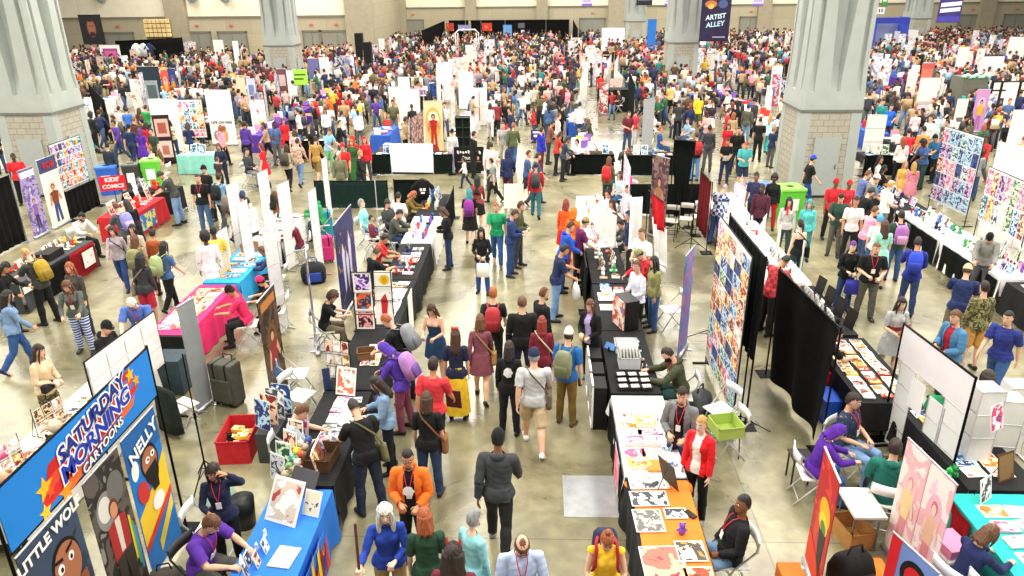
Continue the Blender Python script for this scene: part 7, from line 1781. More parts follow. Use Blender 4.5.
# roll-up banners, lower right
p0,p1=seg_bot((796,560),(822,580));p0,p1=P2(3.47,7.66),P2(3.40,6.98)
banner_stand(p0,p1,1.75,blotch(['#c8202c','#d8382c','#b81824','#e85a30'],2.2,.45),'red roll-up banner with a yellow haired figure at lower right',art=lambda A,w,h,z0:(A.oval(.08,z0+h*.62,w*.3,h*.11,'#f0b02c'),A.oval(.08,z0+h*.53,w*.26,h*.08,'#e8d03c'),A.oval(.10,z0+h*.50,w*.16,h*.05,'#5a8a4c'),A.poly([(-.02,z0+h*.45),(w*.34,z0+h*.48),(w*.30,z0+h*.1),(w*.12,z0+h*.08)],'#3c3a38'),A.poly([(-w*.5,z0),(w*.5,z0),(w*.1,z0+h*.2),(-w*.5,z0+h*.3)],'#e8482c')),c='#f0eeea')
p0,p1=P2(4.58,7.92),P2(4.64,7.47)
PINKB=blotch(['#f4d8d8','#f0b8bc','#f6e8e2','#e8c8d8'],3.0,.5)
banner_stand(p0,p1,1.72,PINKB,'pale pink roll-up banner, farther of the two joined panels',art=lambda A,w,h,z0:(figure_art(A,w,h*.9,z0,'#f0c4c4','#e09a9c','#f2d0bc','#d8a0a8','#f0d89c'),));banner_stand(P2(4.645,7.455),P2(4.70,7.0),1.72,PINKB,'pale pink roll-up banner, nearer of the two joined panels',art=lambda A,w,h,z0:(figure_art(A,w,h*.9,z0,'#e8b8c8','#d88a90','#f2d0bc','#c87a84','#e8c0a0'),))
banner_stand(P2(4.02,6.82),P2(4.22,6.2),1.2,paper('#6f8cd0'),'red and blue roll-up banner with a black disc at the bottom edge',art=lambda A,w,h,z0:(A.rect(-w/2,z0,-w*.28,z0+h,'#d0202c'),A.oval(.06,z0+h*.70,w*.30,h*.2,'#1a1618'),A.oval(.06,z0+h*.70,w*.2,h*.13,'#c81c28')))
_s=G(862,502,.6);stall_=table(_s.x,_s.y,.42,.62,'small white topped side table behind the red banner',0,.6);box((_s.x-.05,_s.y-.02,0),(.36,.46,.28),'#b8864a','brown box under the small white side table',.2)
trinket((_s.x+.38,_s.y-.15,0),0,'#5fae5a','green plastic bottle on the floor by the side table','water_bottle',1.4)
bag_on_floor((3.9,7.3,0),.3,'#161617','shiny black bag on the floor between the two banners',1.15,c2='#2a2a2c')
box((3.15,7.25,0),(.28,.3,.2),'#e8822c','orange box at the foot of the red banner',0,open_=False,m=mat('#e8822c',.7,.05));box((4.2,7.35,0),(.28,.3,.2),'#e8862c','orange box beside the shiny black bag',0,open_=False,m=mat('#e8862c',.7,.05))
chair((5.2,6.6),-1.2,'pale folding chair behind the navy jumper','#eeeeea')
bm=bmesh.new();add_box(bm,(0,0,.45),(.30,.30,.03),bev=.008)
for sx in (-1,1):
    for sy in (-1,1):tube(bm,[(sx*.12,sy*.12,.01),(sx*.12,sy*.12,.44)],[.015]*2,6)
tag(part('side_table',bm,plastic('#2c2c2e'),None,(3.9,9.35,0)),'small black side table near the purple hood','side table')
# middle of the right block: white stall with clear stands
for i,(y,lab)in enumerate(((14.0,'black chair backed stall'),(16.6,'white stall with clear stands'),(19.2,'white stall before the pillar'),(21.6,'white stall before the bins'))):
    c='#1d1d1f' if i == 0 else '#f1efee'
    stall(5.55,y,.95,2.4,'folding table of the '+lab,c,'tablecloth of the '+lab,(.6,.6,.3,.4))
    goods(5.55,y,.85,2.2,'on the '+lab,27,100+i,('blue','red','grey','purple','white','brown','dark')if i else ('dark','dark','grey','white'),Z,('sign','print','figurine')if i else ('sign','sign','plush'),face=90)
for i in range(4):easel_sign(V((5.95,13.1+.55*i,Z)),-PI/2+.2,.30,.38,'dark','black backed board on the black stall, %s from the near end' % ORD[i],paper('#26211f'),12,bc='#1c1a1a',name='display_board',cat='board')
for i,(x,y,h)in enumerate(((5.4,16.0,.8),(5.6,16.6,.95),(5.4,17.3,.8),(5.7,18.1,.7))):grid_wall(P2(x-.1,y-.2),P2(x+.1,y+.2),Z+.01,Z+h,WPAN,'clear white goods stand on the white stall, %s from the near end' % ORD[i],.25,.01,wire='#ececec')
banner_stand(P2(5.1,19.0),P2(5.2,18.3),2.1,blotch(['#c8b8e0','#e8e0f2','#a890cc'],4,.5),'lavender banner strip beside the maroon waistcoat')
bm=bmesh.new();add_box(bm,(0,0,.55),(.9,.03,.9));tag(part('white_board',bm,paper('#f6f2ea'),None,(6.35,17.3,.2),PI/2-.1),'large blank white board standing beside the strapless top','board')
bin_((7.0,23.0,0),.1,'#e8edf2','#3f78d0','white bin with blue lid by the big pillar',(.7,.7,1.0));bin_((7.75,22.6,0),.1,'#62c83c','#8be05a','bright green recycling bin by the big pillar',(.75,.75,1.05))
# --- right hand block, tables at x about 10.8
for i,(y,c,lab)in enumerate(((14.2,'#1d1f20','near right wall stall'),(16.9,'#f1efee','long white right stall'),(19.6,'#f1efee','white stall of the pink tee'),(22.2,'#1d1f20','black stall by the blue print wall'))):
    stall(10.75,y,.95,2.5,'folding table of the '+lab,c,'tablecloth of the '+lab,(.6,.72,.4,.4))
    if i in (1,2):cb=curtain_mesh(2.4,.03,.70,.015,14);tag(part('table_skirt',cb,mat('#14201d',.9,.08),None,(10.75-.52,y,0),PI/2),'black skirt below the '+lab,'table skirt')
    goods(10.75,y,.85,2.3,'on the '+lab.replace('white stall of the','stall of the').replace('black stall by the','stall by the'),30,110+i,('crimson','pink','white','blue','green','purple','navy'),Z,('print','book','sign','sign','figurine','plush'),face=270)
p0,p1=seg_top((945,128),(984,140),2.6);p0,p1=P2(p0.x,p0.y),P2(p1.x,p1.y)
display_wall(p0,p1,.35,2.65,'#dfe6ee','tall blue print wall at the right');wall_prints(p0,p1,.4,2.62,6,5,lambda r,c,rn:rn.choice(('blue','navy','blue','teal','purple','pink','blue')if r != 2 else ('pink','navy','red','grey')),'the tall blue print wall',12,.03,.003)
p0,p1=G(984,168,2.4),G(1030,188,2.4);p0,p1=P2(p0.x+.15,p0.y),P2(p1.x+.15,p1.y)
display_wall(p0,p1,1.05,2.42,'#e9e6e6','bright print wall on black frame at the right edge');wall_prints(p0,p1,1.08,2.4,7,2,lambda r,c,rn:(('pink','red','purple','pink','green','pink','crimson')if r == 0 else ('teal','orange','grey','white','green','blue','red'))[c],'the bright print wall',13,.03,.006)
d_=(p1-p0).normalized()
grid_wall(p0+V((.6,.9,0)),p1+V((1.4,.9,0)),.3,2.9,WPAN,'broad blank white wall behind the bright print wall',1.2,.012)
for i,c in enumerate(('pink','red','green','blue')):easel_sign(V((10.95,15.5+.5*i,Z)),-PI/2-.5,.34,.46,c,'%s print leaning at the back of the long white right stall' % c,None,14)
stall(11.6,12.0,1.0,2.2,'folding table at the right edge','#f1efee','white tablecloth at the right edge',(.6,.72,.6,.4));goods(11.6,12.0,.9,2.0,'on the right edge table',14,115,('white','pink','red','white','purple'),Z,('print','book','sign'),face=270)
grid_wall(P2(11.2,14.1),P2(12.3,12.9),.3,1.9,WPAN,'white cube grid at the right edge below the bright prints',.36)
# floor plate in the aisle
bm=bmesh.new();add_box(bm,(.78,8.92,.004),(.78,.95,.008),bev=.003);o=part('trim_1',bm,mat('#b9bcbc',.35,.12,5,.55));o['kind']='structure'
# --- across the rear aisle
def skirted(x0,x1,y,lab,c='#15201d',sh=''):
    stall((x0+x1)/2,y+.4,x1-x0,.78,'folding table behind the '+lab,'#2a2c2e','tablecloth over the '+lab,(.3,.3,.1,.3));drape(P2(x0,y-.04),P2(x1,y-.04),.78,c,lab,amp=.015,freq=20)
    goods((x0+x1)/2,y+.4,x1-x0-.1,.6,sh,max(6,int((x1-x0)*4)),int(x0*10)+300,('white','green','red','white','blue','brown'),.75,('print','sign','book','figurine'),face=180)
skirted(1.3,2.9,28.2,'low black curtain nearest the central aisle',sh='behind the central low curtain');skirted(3.2,5.9,28.0,'low black curtain under the vendors of the red pack',sh='behind the red pack curtain');skirted(-6.4,-3.3,28.3,'low dark green curtain across the rear aisle','#1b352c',sh='behind the low green curtain');skirted(12.2,15.6,27.9,'long low black curtain on the right',sh='behind the long right curtain');skirted(-10.6,-8.9,31,'low black curtain beside the teal cloth',sh='behind the teal side curtain')
o=empty('chalkboard_sign',(-2.65,28.5,0),.02);bm=bmesh.new();add_box(bm,(0,0,.55),(1.15,.03,.95));part('board',bm,mat('#17181a',.8,.08),o);bm=bmesh.new();add_box(bm,(0,.1,.04),(.9,.35,.05));part('foot',bm,mat('#17181a',.8,.05),o)
lettering('Studios',.19,paper('#efece2'),o,.02,.60,-.02,.003)
A=Art()
for k in range(9):A.oval(-.42+.105*k,.82+.012*math.sin(k*2.2),.038,.05+.025*(k in (0,4,8)),'#efece2',.3)
A.rect(-.45,.44,.45,.46,'#b8a878');A.done('chalk_marks',o,M=Matrix.Translation((0,-.012,0)))
tag(o,'black chalkboard sign with white lettering across the rear aisle','sign')
_t=G(203,172)
stall(_t.x,_t.y,1.5,.8,'folding table under the turquoise cloth','#8fd6c8','pale turquoise tablecloth by the navy suit',(.7,.7,.72,.3));goods(_t.x,_t.y,1.4,.7,'on the turquoise table',8,120,('white','blue','teal'),Z,('print','sign'),face=180)
o=empty('purple_sign',(.0,31.2,0));bm=bmesh.new();add_box(bm,(0,0,.95),(.56,.03,.42));part('board',bm,paper('#3d2a70'),o);bm=bmesh.new();tube(bm,[(0,.03,.01),(0,.03,.9)],[.012]*2,6);add_box(bm,(0,.03,.01),(.34,.3,.02));part('post',bm,metal('#444444'),o);A=Art();A.rect(-.2,1.02,.2,1.1,'#f2f0f6');A.rect(-.16,.86,.16,.96,'#f2f0f6');A.done('markings',o,M=Matrix.Translation((0,-.012,0)));tag(o,'small purple sign with white bars standing in the central aisle','sign')
p0,p1=G(505,215,0),G(523,215,0);o=empty('floor_sign',(p0+p1)/2);bm=bmesh.new();add_box(bm,(0,0,.62),(.62,.02,.8));part('sheet',bm,paper('#f6f3ea'),o);bm=bmesh.new();tube(bm,[(0,.02,.01),(0,.02,.7)],[.012]*2,6);add_box(bm,(0,.02,.01),(.4,.3,.02));part('post',bm,metal('#bbbbbb'),o);tag(o,'blank white sign sheet standing in the central aisle','sign')
p0,p1=seg_top((391,160),(433,161),2.0);p0,p1=P2(-4.9,24.6),P2(-3.5,24.5);display_wall(p0,p1,1.0,1.95,'#f6f4f0','large blank white board across the rear aisle','#dddddd');
# ------------------------------------------------------------------ the far hall: named banners and stalls first
def far_panel(x,y,wpx,zt,m,label,art=None,yaw=0.0,z0=.06,back=0,c='#c9c9c9',group=None):
    p=G(x,y,zt);w_=wpx/FPX*math.hypot(p.x,p.y)*1.02
    p0=V((p.x,p.y,0));p1=p0+V((w_*math.cos(yaw),w_*math.sin(yaw),0))
    return banner_stand(p0,p1,zt,m,label,z0=z0,art=art,c=c,group=group)
def fig(bgc,f,skin='#c99474',hairc='#3a2418',acc='#e0b020'):return lambda A,w,h,z0:figure_art(A,w,h*.92,z0,bgc,f,skin,hairc,acc)
WH=paper('#f6f4ef')
def bars(*rows):return lambda A,w,h,z0:[A.rect(-w*a,z0+h*b,w*a,z0+h*c_,col_)for a,b,c_,col_ in rows]and None
for a in (
 (98.7,45,17,2.3,WH,'white banner with a magenta picture beside the left pillar',bars((.36,.45,.88,'#a84a8c'),(.28,.55,.8,'#d86aa8'))),
 (136,66.5,19,2.3,mat('#20303c',.5,.1,3),'dark slate panel with a pale dot in the left crowd',lambda A,w,h,z0:A.oval(.05,z0+h*.5,.12,.12,'#bfe6ea')),
 (144,81,11,2.1,mat('#9aa4a4',.6,.1,3),'grey framed poster standing in the left crowd',bars((.36,.5,.9,'#55666a'),(.3,.2,.42,'#c8d4d4'))),
 (160,70,6,2.1,paper('#d8564c'),'red poster stand in the left crowd',fig('#e8b0a0','#8a2a2a')),(167,68.5,6.5,2.1,paper('#35457e'),'dark blue poster stand beside the red one',fig('#5a70b0','#1c2850')),
 (147.5,99,25,2.3,WH,'big blank white backdrop in the left crowd',None),
 (204,90,23,2.5,WH,'white banner reading LIFE ON FIRE behind the tan dressed vendor',lambda A,w,h,z0:(A.oval(-w*.25,z0+h*.16,w*.14,h*.1,'#8a8a8a'),A.oval(w*.05,z0+h*.16,w*.12,h*.13,'#e89a4c'),A.oval(w*.05,z0+h*.30,w*.07,h*.05,'#9a5a3a'))),
 (235.5,77.5,8,2.2,paper('#e6d6b0'),'cream banner beside the blue and white one',None),(245.5,78.5,8,2.2,paper('#c8d2e6'),'pale blue patterned banner in the left middle crowd',bars((.3,.2,.5,'#8a98c0'),(.3,.6,.85,'#7a88b4'))),
 (212.5,40,9,2.4,WH,'tall white banner at the edge of the black curtain stall',None),(232,41,5,2.4,WH,'narrow white banner in the far left crowd',None),
 (307,58.5,10,2.3,paper('#6a6a9c'),'banner with a violet top and tan lower half beside the white one',bars((.5,.0,.42,'#d8c8a8'),(.3,.1,.3,'#a88a60'))),(318.5,57.5,9,2.3,WH,'plain white banner beside the violet and tan one',None),
 (286,70.5,6,2.2,WH,'white banner edge beside the bright green sign',None),(276,69,9,2.2,paper('#6a4450'),'maroon banner with pale pictures beside the green sign',bars((.32,.55,.85,'#c8b0b0'),(.3,.15,.4,'#b89aa8'))),
 (388,87,10,2.1,paper('#f0e8e0'),'white banner with pale brown figures in the centre crowd',fig('#f0e0d4','#a8785c',acc='#c89878')),(397.5,77,11,2.4,WH,'tall white cloth banner in the centre crowd',None),(409.5,89,9,2.1,WH,'white banner behind the red figure banner',None),
 (423,101,18,2.4,paper('#f3d9a8'),'cream and orange banner with a red standing figure',lambda A,w,h,z0:(A.oval(0,z0+h*.62,w*.42,h*.28,'#f6b860'),figure_art(A,w,h*.72,z0+h*.18,'#f9ead0','#c8402c',acc='#c22a24'),A.rect(-w*.5,z0,w*.5,z0+h*.1,'#f0e0b8'),A.poly([(-w*.3,z0+h*.1),(w*.3,z0+h*.1),(w*.15,z0+h*.24),(-w*.15,z0+h*.24)],'#b03a2a'))),
 (436,63,6,2.4,WH,'narrow white cloth strip, nearer the centre aisle',None),(443,62,8.5,2.4,WH,'tall white cloth banner with a pink foot',bars((.5,.0,.04,'#d89a90'))),(458,72,14,2.1,WH,'wide white banner beside the cube shelf',None),
 (471,88,15,1.9,paper('#f2efe8'),'white board with a red line beside the centre aisle',bars((.03,.1,.9,'#c8402c'),(.4,.5,.53,'#d8c8b0'))),
 (648,19,8,3.6,paper('#2a78d0'),'tall bright blue banner near the rear wall',None),(602,28,21,2.6,WH,'wide white panel at the rear of the centre crowd',bars((.2,.3,.6,'#d8ccd8'))),
 (923,63,10,2.8,paper('#c85a50'),'brick red banner in the right crowd',bars((.4,.2,.9,'#d8786a'))),(921,78,16,2.3,paper('#e9e4e4'),'white and grey banner before the brick red one',bars((.42,.1,.3,'#b8b0b4'),(.42,.42,.5,'#c8c0c4'))),(909,70,8,2.3,WH,'white banner with a dark foot in the right crowd',bars((.5,0,.08,'#3a3a44'))),
 (959,47,9,2.3,WH,'blank white banner in the far right crowd',None),(982,56.5,18,2.2,paper('#efe9e9'),'white banner with faint figures above the grey booth',bars((.15,.2,.6,'#d8b8a0'),(.1,.3,.7,'#c8c0d0'))),
 (978,89.5,10.5,2.0,paper('#c890c4'),'pink violet poster on the grey booth',fig('#e0b8dc','#a868a8')),(1008,82.5,9,2.2,WH,'white banner beside the row of small frames',None),
 (868,115,17,2.1,paper('#f4f2ee'),'white lined panel beside the big pillar',bars((.5,.24,.25,'#b8b4ac'),(.5,.5,.51,'#b8b4ac'),(.5,.75,.76,'#b8b4ac'))),(1014,110,20,2.4,WH,'tall white panel at the right edge above the blank wall',None),(958,99,9,2.0,paper('#efe6dc'),'pale banner with small frames in the right crowd',bars((.3,.2,.3,'#6a6a6a'),(.3,.5,.6,'#6a6a6a'))),
 (1010,37,14,2.6,paper('#f0ecec'),'white banner at the far right edge',None),(895,31,6,2.2,WH,'white robe shaped banner before the far pillar, at left',None),(909,30,8,2.2,WH,'white robe shaped banner before the far pillar, at right',None)):
    far_panel(*a[:6],a[6])
q=[o for o in bpy.data.objects if o.get('label','').startswith('white banner reading')][0];lettering('LIFE ON FIRE',.17,paper('#55555a'),q,0,1.05,-.03,.003)
q=far_panel(292,69.5,13.5,2.1,paper('#a5e04a'),'bright green sign panel in front of the pillar',None,z0=1.2);A=Art();A.rect(-.34,1.75,.34,1.85,'#3c6a1c');A.rect(-.38,1.5,.2,1.6,'#3c6a1c');A.done('markings',q)
# print rack, dark frame, maroon strips, cube shelf
p=G(175,100,2.1);p0,p1=P2(p.x,p.y),P2(p.x+1.15,p.y+.1);display_wall(p0,p1,.4,2.1,'#e8e2e0','rack of bright prints beside the big blank backdrop');wall_prints(p0,p1,.45,2.05,4,5,('pink','blue','orange','teal','yellow','white'),'the rack of bright prints',15,.04)
p=G(151,115.5,2.0);o=banner_stand(P2(p.x,p.y),P2(p.x+.66,p.y+.1),2.0,mat('#3a2024',.5,.08),'dark rounded frame holding two reddish pictures',art=bars((.40,.55,.93,'#e8c0b4'),(.25,.62,.85,'#b8604c'),(.40,.1,.46,'#ecd8d0'),(.2,.16,.36,'#c87a6a')),c='#2a1a1c')
p=G(410,119,2.0);p2=G(422,111.5,2.0);display_wall(P2(p.x,p.y),P2(p2.x,p2.y),.1,2.0,'#8a6a66','maroon strip panel beside the red figure banner','#3a2a2a',panelm=blotch(['#7a5a58','#c8a8a0','#5a3a40','#a88078'],5,.6))
p=G(455,117,1.7);o=empty('cube_shelf',(p.x+.3,p.y,0));m_=mat('#2f3b36',.7,.1)
for i in range(3):
    bm=bmesh.new();add_box(bm,(-.3+.3*i,.15,.85),(.02,.34,1.7));part('side_panel',bm,m_,o)
for j in range(5):
    bm=bmesh.new();add_box(bm,(0,.15,.02+.41*j),(.62,.34,.02));part('shelf',bm,m_,o)
bm=bmesh.new();add_box(bm,(0,.31,.85),(.62,.02,1.7));part('back_panel',bm,m_,o);tag(o,'dark green cube shelf by the centre aisle','shelf')
p=G(497,142,1.4)
o=empty('picture_stand',(-1.6,36.0,0));bm=bmesh.new();add_box(bm,(-.35,0,.8),(.05,.05,1.6));add_box(bm,(.35,0,.8),(.05,.05,1.6));add_box(bm,(0,0,1.6),(.75,.05,.05));part('frame',bm,metal('#1c1c1c',.5),o);bm=bmesh.new();add_box(bm,(0,0,.01),(.9,.4,.02));part('base',bm,metal('#1c1c1c',.5),o);tag(o,'open black frame by the centre aisle','frame')
# narrow panels seen edge on near the centre right, black curtain edge, grey panel
for (a,b,h,c,lab)in (((579,127),(587,99),2.3,'#efece6','long white panel row seen edge on behind the central tables'),((606,103),(610,92),2.4,'#f2efea','white cloth strip beside the black cube, nearer'),((613,104),(617,93),2.4,'#f0ece6','white cloth strip beside the black cube, farther')):
    p0,p1=seg_bot(a,b);banner_stand(p0,p1,h,blotch([c,c,'#c8bcb0'],4,.6),lab)
p0,p1=seg_bot((632,140),(627,118));drape(p0,p1,2.5,'#16211e','black curtain seen edge on in the right middle stall',amp=.02)
p0,p1=seg_bot((641,152),(652,148));banner_stand(p0,p1,2.2,mat('#a9abb0',.6,.05),'plain grey panel back beside the coral red tee')
o=empty('black_cube_stand',(4.5,43.0,0));bm=bmesh.new();add_box(bm,(0,0,.6),(1.1,.9,1.2),bev=.02);part('box',bm,mat('#1a201f',.9,.1),o);bm=bmesh.new();add_box(bm,(0,0,1.22),(1.16,.96,.04));part('top',bm,mat('#26302e',.8,.1),o);tag(o,'black cloth covered cube by the white strips','stand')
# hanging signs
def hung(x0,y0,x1,y1,d,base,label,art,texts=(),top=None):
    a=HT(x0,y0,d);b=HT(x1,y1,d);zt=top or a.z;h=zt-b.z;w_=b.x-a.x
    o=empty('hanging_banner',((a.x+b.x)/2,d,0));face_panel(w_,h,b.z,base,parent=o,name='cloth')
    for z in (b.z,zt):
        bm=bmesh.new();tube(bm,[(-w_/2-.02,0,z),(w_/2+.02,0,z)],[.02]*2,8);part('rail',bm,metal('#2a2a2a'),o)
    bm=bmesh.new()
    for s in (-1,1):tube(bm,[(s*w_*.4,0,zt),(s*w_*.4,0,11.9)],[.006]*2,5)
    part('hanging_cable',bm,metal('#999999'),o)
    A=Art();art(A,w_,h,b.z);A.done('printed_artwork',o)
    for t,s,fx,fz,c,rot in texts:lettering(t,s,paper(c),o,fx*w_,b.z+fz*h,-.03,.01,rot,.15)
    return tag(o,label,'hanging banner')
hung(77.5,15,106,44,44,mat('#161518',.5,.1),'black hanging banner with a shadowed brown face beside the left pillar',lambda A,w,h,z0:(A.oval(0,z0+h*.55,w*.20,h*.32,'#5a3426'),A.oval(0,z0+h*.56,w*.17,h*.27,'#7d4c36'),A.poly([(-w*.15,z0+h*.28),(w*.15,z0+h*.28),(w*.08,z0+h*.42),(-w*.08,z0+h*.42)],'#2a1812'),A.oval(-w*.07,z0+h*.62,w*.03,h*.02,'#1a0f0c'),A.oval(w*.07,z0+h*.62,w*.03,h*.02,'#1a0f0c'),A.oval(0,z0+h*.83,w*.16,h*.07,'#2a1a14')))
hung(703,-12,728,41,51,mat('#241a40',.5,.15,2),'dark hanging banner reading ARTIST ALLEY beside the middle pillar',lambda A,w,h,z0:(A.oval(-w*.18,z0+h*.70,w*.2,h*.07,'#c87a3c'),A.oval(-w*.18,z0+h*.66,w*.1,h*.05,'#f0b860'),A.oval(w*.22,z0+h*.70,w*.16,h*.08,'#4a5a8c'),A.star(-w*.05,z0+h*.88,w*.2,'#d89a3c',.4,7),A.rect(-w*.05,z0+h*.07,w*.38,z0+h*.085,'#c8c0d8')),(('ARTIST',.40,0,.46,'#d8eef4',.12),('ALLEY',.42,0,.32,'#bfe4f0',.12)))
hung(943,-14,959,22,60,mat('#3a3278',.5,.15,2),'violet hanging banner with two white bars near the far right pillar',lambda A,w,h,z0:(A.oval(-w*.1,z0+h*.72,w*.3,h*.1,'#c8783c'),A.poly([(-w*.42,z0+h*.42),(w*.46,z0+h*.47),(w*.46,z0+h*.58),(-w*.42,z0+h*.53)],'#efeef4'),A.poly([(-w*.42,z0+h*.26),(w*.44,z0+h*.31),(w*.44,z0+h*.42),(-w*.42,z0+h*.37)],'#e6e6ee'),A.rect(-w*.5,z0,w*.5,z0+h*.16,'#4c44a8')))
for x,lab in ((582,'small violet and white sign hanging on the rear wall'),(665,'small pale violet sign hanging at the third pillar'),(753,'small white and violet sign hanging at the right of the aisle banner')):
    hung(x,-4,x+10,6,88,paper('#e6dcf2'),lab,lambda A,w,h,z0:(A.rect(-w*.5,z0,w*.5,z0+h*.25,'#8a6ac0'),A.rect(-w*.4,z0+h*.4,w*.4,z0+h*.6,'#b8a0dc')))
hung(637,-10,652,5,77,mat('#2a2a36',.5,.1),'dark hanging banner on the far pillar',lambda A,w,h,z0:A.rect(-w*.4,z0+h*.3,w*.4,z0+h*.5,'#6a6a86'))
# black stage at the rear
z_=2.5;A0,A1,A2,A3=[G(x,y,z_)for x,y in ((421,31),(445,20.5),(573,19.5),(578,29))]
for a,b,lab in ((A0,A1,'black angled curtain at the near end of the rear stage'),(A1,A2,'long black curtain of the rear stage'),(A2,A3,'black angled curtain at the right end of the rear stage')):
    a,b=a.lerp(b,.03),b.lerp(a,.03);drape(P2(a.x,a.y),P2(b.x,b.y),z_,'#17191b',lab,amp=.04,freq=10)
yb=A1.y-.25
for x0,y0,x1,y1,c,c2,lab in ((440,28,445,32,'#f2f2f2','#d8d8e8','small white'),(446,23,454,31,'#d8a870','#b83a2a','tan and red'),(458,25,470,31,'#eef0f6','#8a90c0','white and blue'),(482,23,492,31,'#f07a2c','#c83020','orange'),(503,25,512,41,'#2a50c0','#5a9ae0','tall blue'),(518,23,527,28,'#e8e8ec','#555560','white and grey'),(521,30,530,41,'#d8d0d8','#5a4a58','pale figure'),(558,24,567,31,'#f0e8d8','#b84a2a','cream and red')):
    a=HT(x0,y0,yb);b=HT(x1,y1,yb);bm=bmesh.new();add_box(bm,(0,0,0),(b.x-a.x,.03,a.z-b.z));o=part('hanging_poster',bm,blotch([c,c2,c],1.2,.6),None,((a.x+b.x)/2,yb+.02,(a.z+b.z)/2));tag(o,'%s poster hung on the long black stage curtain' % lab,'poster')
for x in (481,505,546):p=HT(x,22,yb-2);tripod((p.x,yb-2,0),2.7,'white light pole before the stage, near the %s' % {446:'tan poster',481:'orange poster',505:'blue poster',546:'middle right curtain',571:'cream poster'}[x],.5,'#e2e2e0')
# truss arch, loudspeakers, warm kiosk, black stall at left, blue booth, grey booth, frames row
p=G(468,66,0);o=empty('truss_arch',(p.x,p.y,0));bm=bmesh.new()
for s in (-1,1):
    for k in (-1,1):tube(bm,[(s*.9+k*.1,0,0),(s*.9+k*.1,0,2.7)],[.04]*2,6)
    for j in range(6):tube(bm,[(s*.9-.1,0,.4*j),(s*.9+.1,0,.4*j+.4)],[.025]*2,5)
tube(bm,[(-1,0,2.7),(-.7,0,3.0),(.7,0,3.0),(1,0,2.7)],[.05]*4,6);part('truss',bm,metal('#e9e9ea',.4),o);bm=bmesh.new();add_box(bm,(-.9,0,.03),(.7,.7,.06));add_box(bm,(.9,0,.03),(.7,.7,.06));part('base_plate',bm,metal('#d8d8d8'),o);tag(o,'white truss arch before the rear stage','arch')
for x,y0,wd_,lab in ((358.5,33,5.5,'tall black loudspeaker column in the far crowd'),(367,42,5,'shorter black loudspeaker column in the far crowd')):
    p=G(x,y0,3.2 if x <360 else 2.7);o=empty('loudspeaker',(p.x,p.y,0));h=3.2 if x <360 else 2.7;bm=bmesh.new();add_box(bm,(0,0,h*.72),(.6,.55,h*.56),bev=.03);part('cabinet',bm,mat('#1d1d1f',.7,.05),o);bm=bmesh.new();tube(bm,[(0,0,0),(0,0,h*.5)],[.04]*2,8);add_box(bm,(0,0,.02),(.7,.7,.04));part('stand',bm,metal('#222222'),o);bm=bmesh.new();add_box(bm,(0,-.285,h*.72),(.52,.02,h*.5));part('grille',bm,mat('#0f0f10',.8,.1,60),o);tag(o,lab,'loudspeaker')
a,b=HT(143,19,66),HT(172,37,66);o=empty('lit_kiosk',((a.x+b.x)/2,66,0));w_=b.x-a.x
for i in range(6):
    for j in range(4):
        bm=bmesh.new();add_box(bm,(-w_/2+(i+.5)*w_/6,0,b.z+(j+.5)*(a.z-b.z)/4),(w_/6-.06,.3,(a.z-b.z)/4-.06),bev=.02);part('panel',bm,mat('#efd394',.6,.12,2),o)
bm=bmesh.new();add_box(bm,(0,.2,a.z/2),(w_,.2,a.z));part('back_wall',bm,mat('#8a7048',.8,.1),o);tag(o,'tan kiosk wall of square panels at the rear left','kiosk')
for (x0,y0),(x1,y1),h,lab in (((115,41),(150,39.5),2.6,'black curtain stall before the tan kiosk, left half'),((150,39.5),(182,37.5),2.6,'black curtain stall before the tan kiosk, right half'),((88,83),(104,100),2.0,'black curtain beside the left pillar')):
    p0,p1=G(x0,y0,h),G(x1,y1,h);drape(P2(p0.x,p0.y),P2(p1.x,p1.y),h,'#1a1c1c',lab,amp=.03,freq=10)
for i,(x,c)in enumerate(((121,'#e8e4e4'),(136,'#f2f2f2'),(143,'#d8d8dc'),(149,'#2a3458'))):p=HT(x,46,G(132,40,2.6).y-.3);bm=bmesh.new();loft(bm,[[V((a_*math.cos(t),.08*math.sin(t),z))for t in [2*PI*k/10 for k in range(10)]]for a_,z in ((.3,1.3),(.3,1.9),(.26,2.25),(.1,2.35))]);tube(bm,[(-.2,0,2.2),(-.42,0,1.9)],[.08,.1],8);tube(bm,[(.2,0,2.2),(.42,0,1.9)],[.08,.1],8);tag(part('display_shirt',bm,mat(c,.9,.08),None,(p.x,p.y,0)),'%s shirt hung on the black curtain stall' % ('cream','white','pale grey','navy')[i],'shirt')
a=G(873,45,0);a=P2(HT(873,40,72).x,72);b=P2(HT(905,40,72).x,72);zt=HT(889,17.5,72).z;o=empty('booth',((a.x+b.x)/2,72,0));w_=(b-a).length;bm=bmesh.new();add_box(bm,(0,1.6,zt*.45),(w_,.1,zt*.9));part('back_wall',bm,paper('#8a90b8'),o);bm=bmesh.new();add_box(bm,(0,0,zt-.25),(w_,.2,.5));part('fascia',bm,paper('#3444b0'),o)
for s in (-1,1):bm=bmesh.new();add_box(bm,(s*w_/2,.8,zt/2),(.25,1.7,zt));part('side_wall',bm,paper('#3f50b8'),o)
bm=bmesh.new();add_box(bm,(0,.3,.5),(w_*.8,.5,1.0));part('counter',bm,paper('#e8e8f0'),o);tag(o,'blue walled booth before the far right pillar','booth')
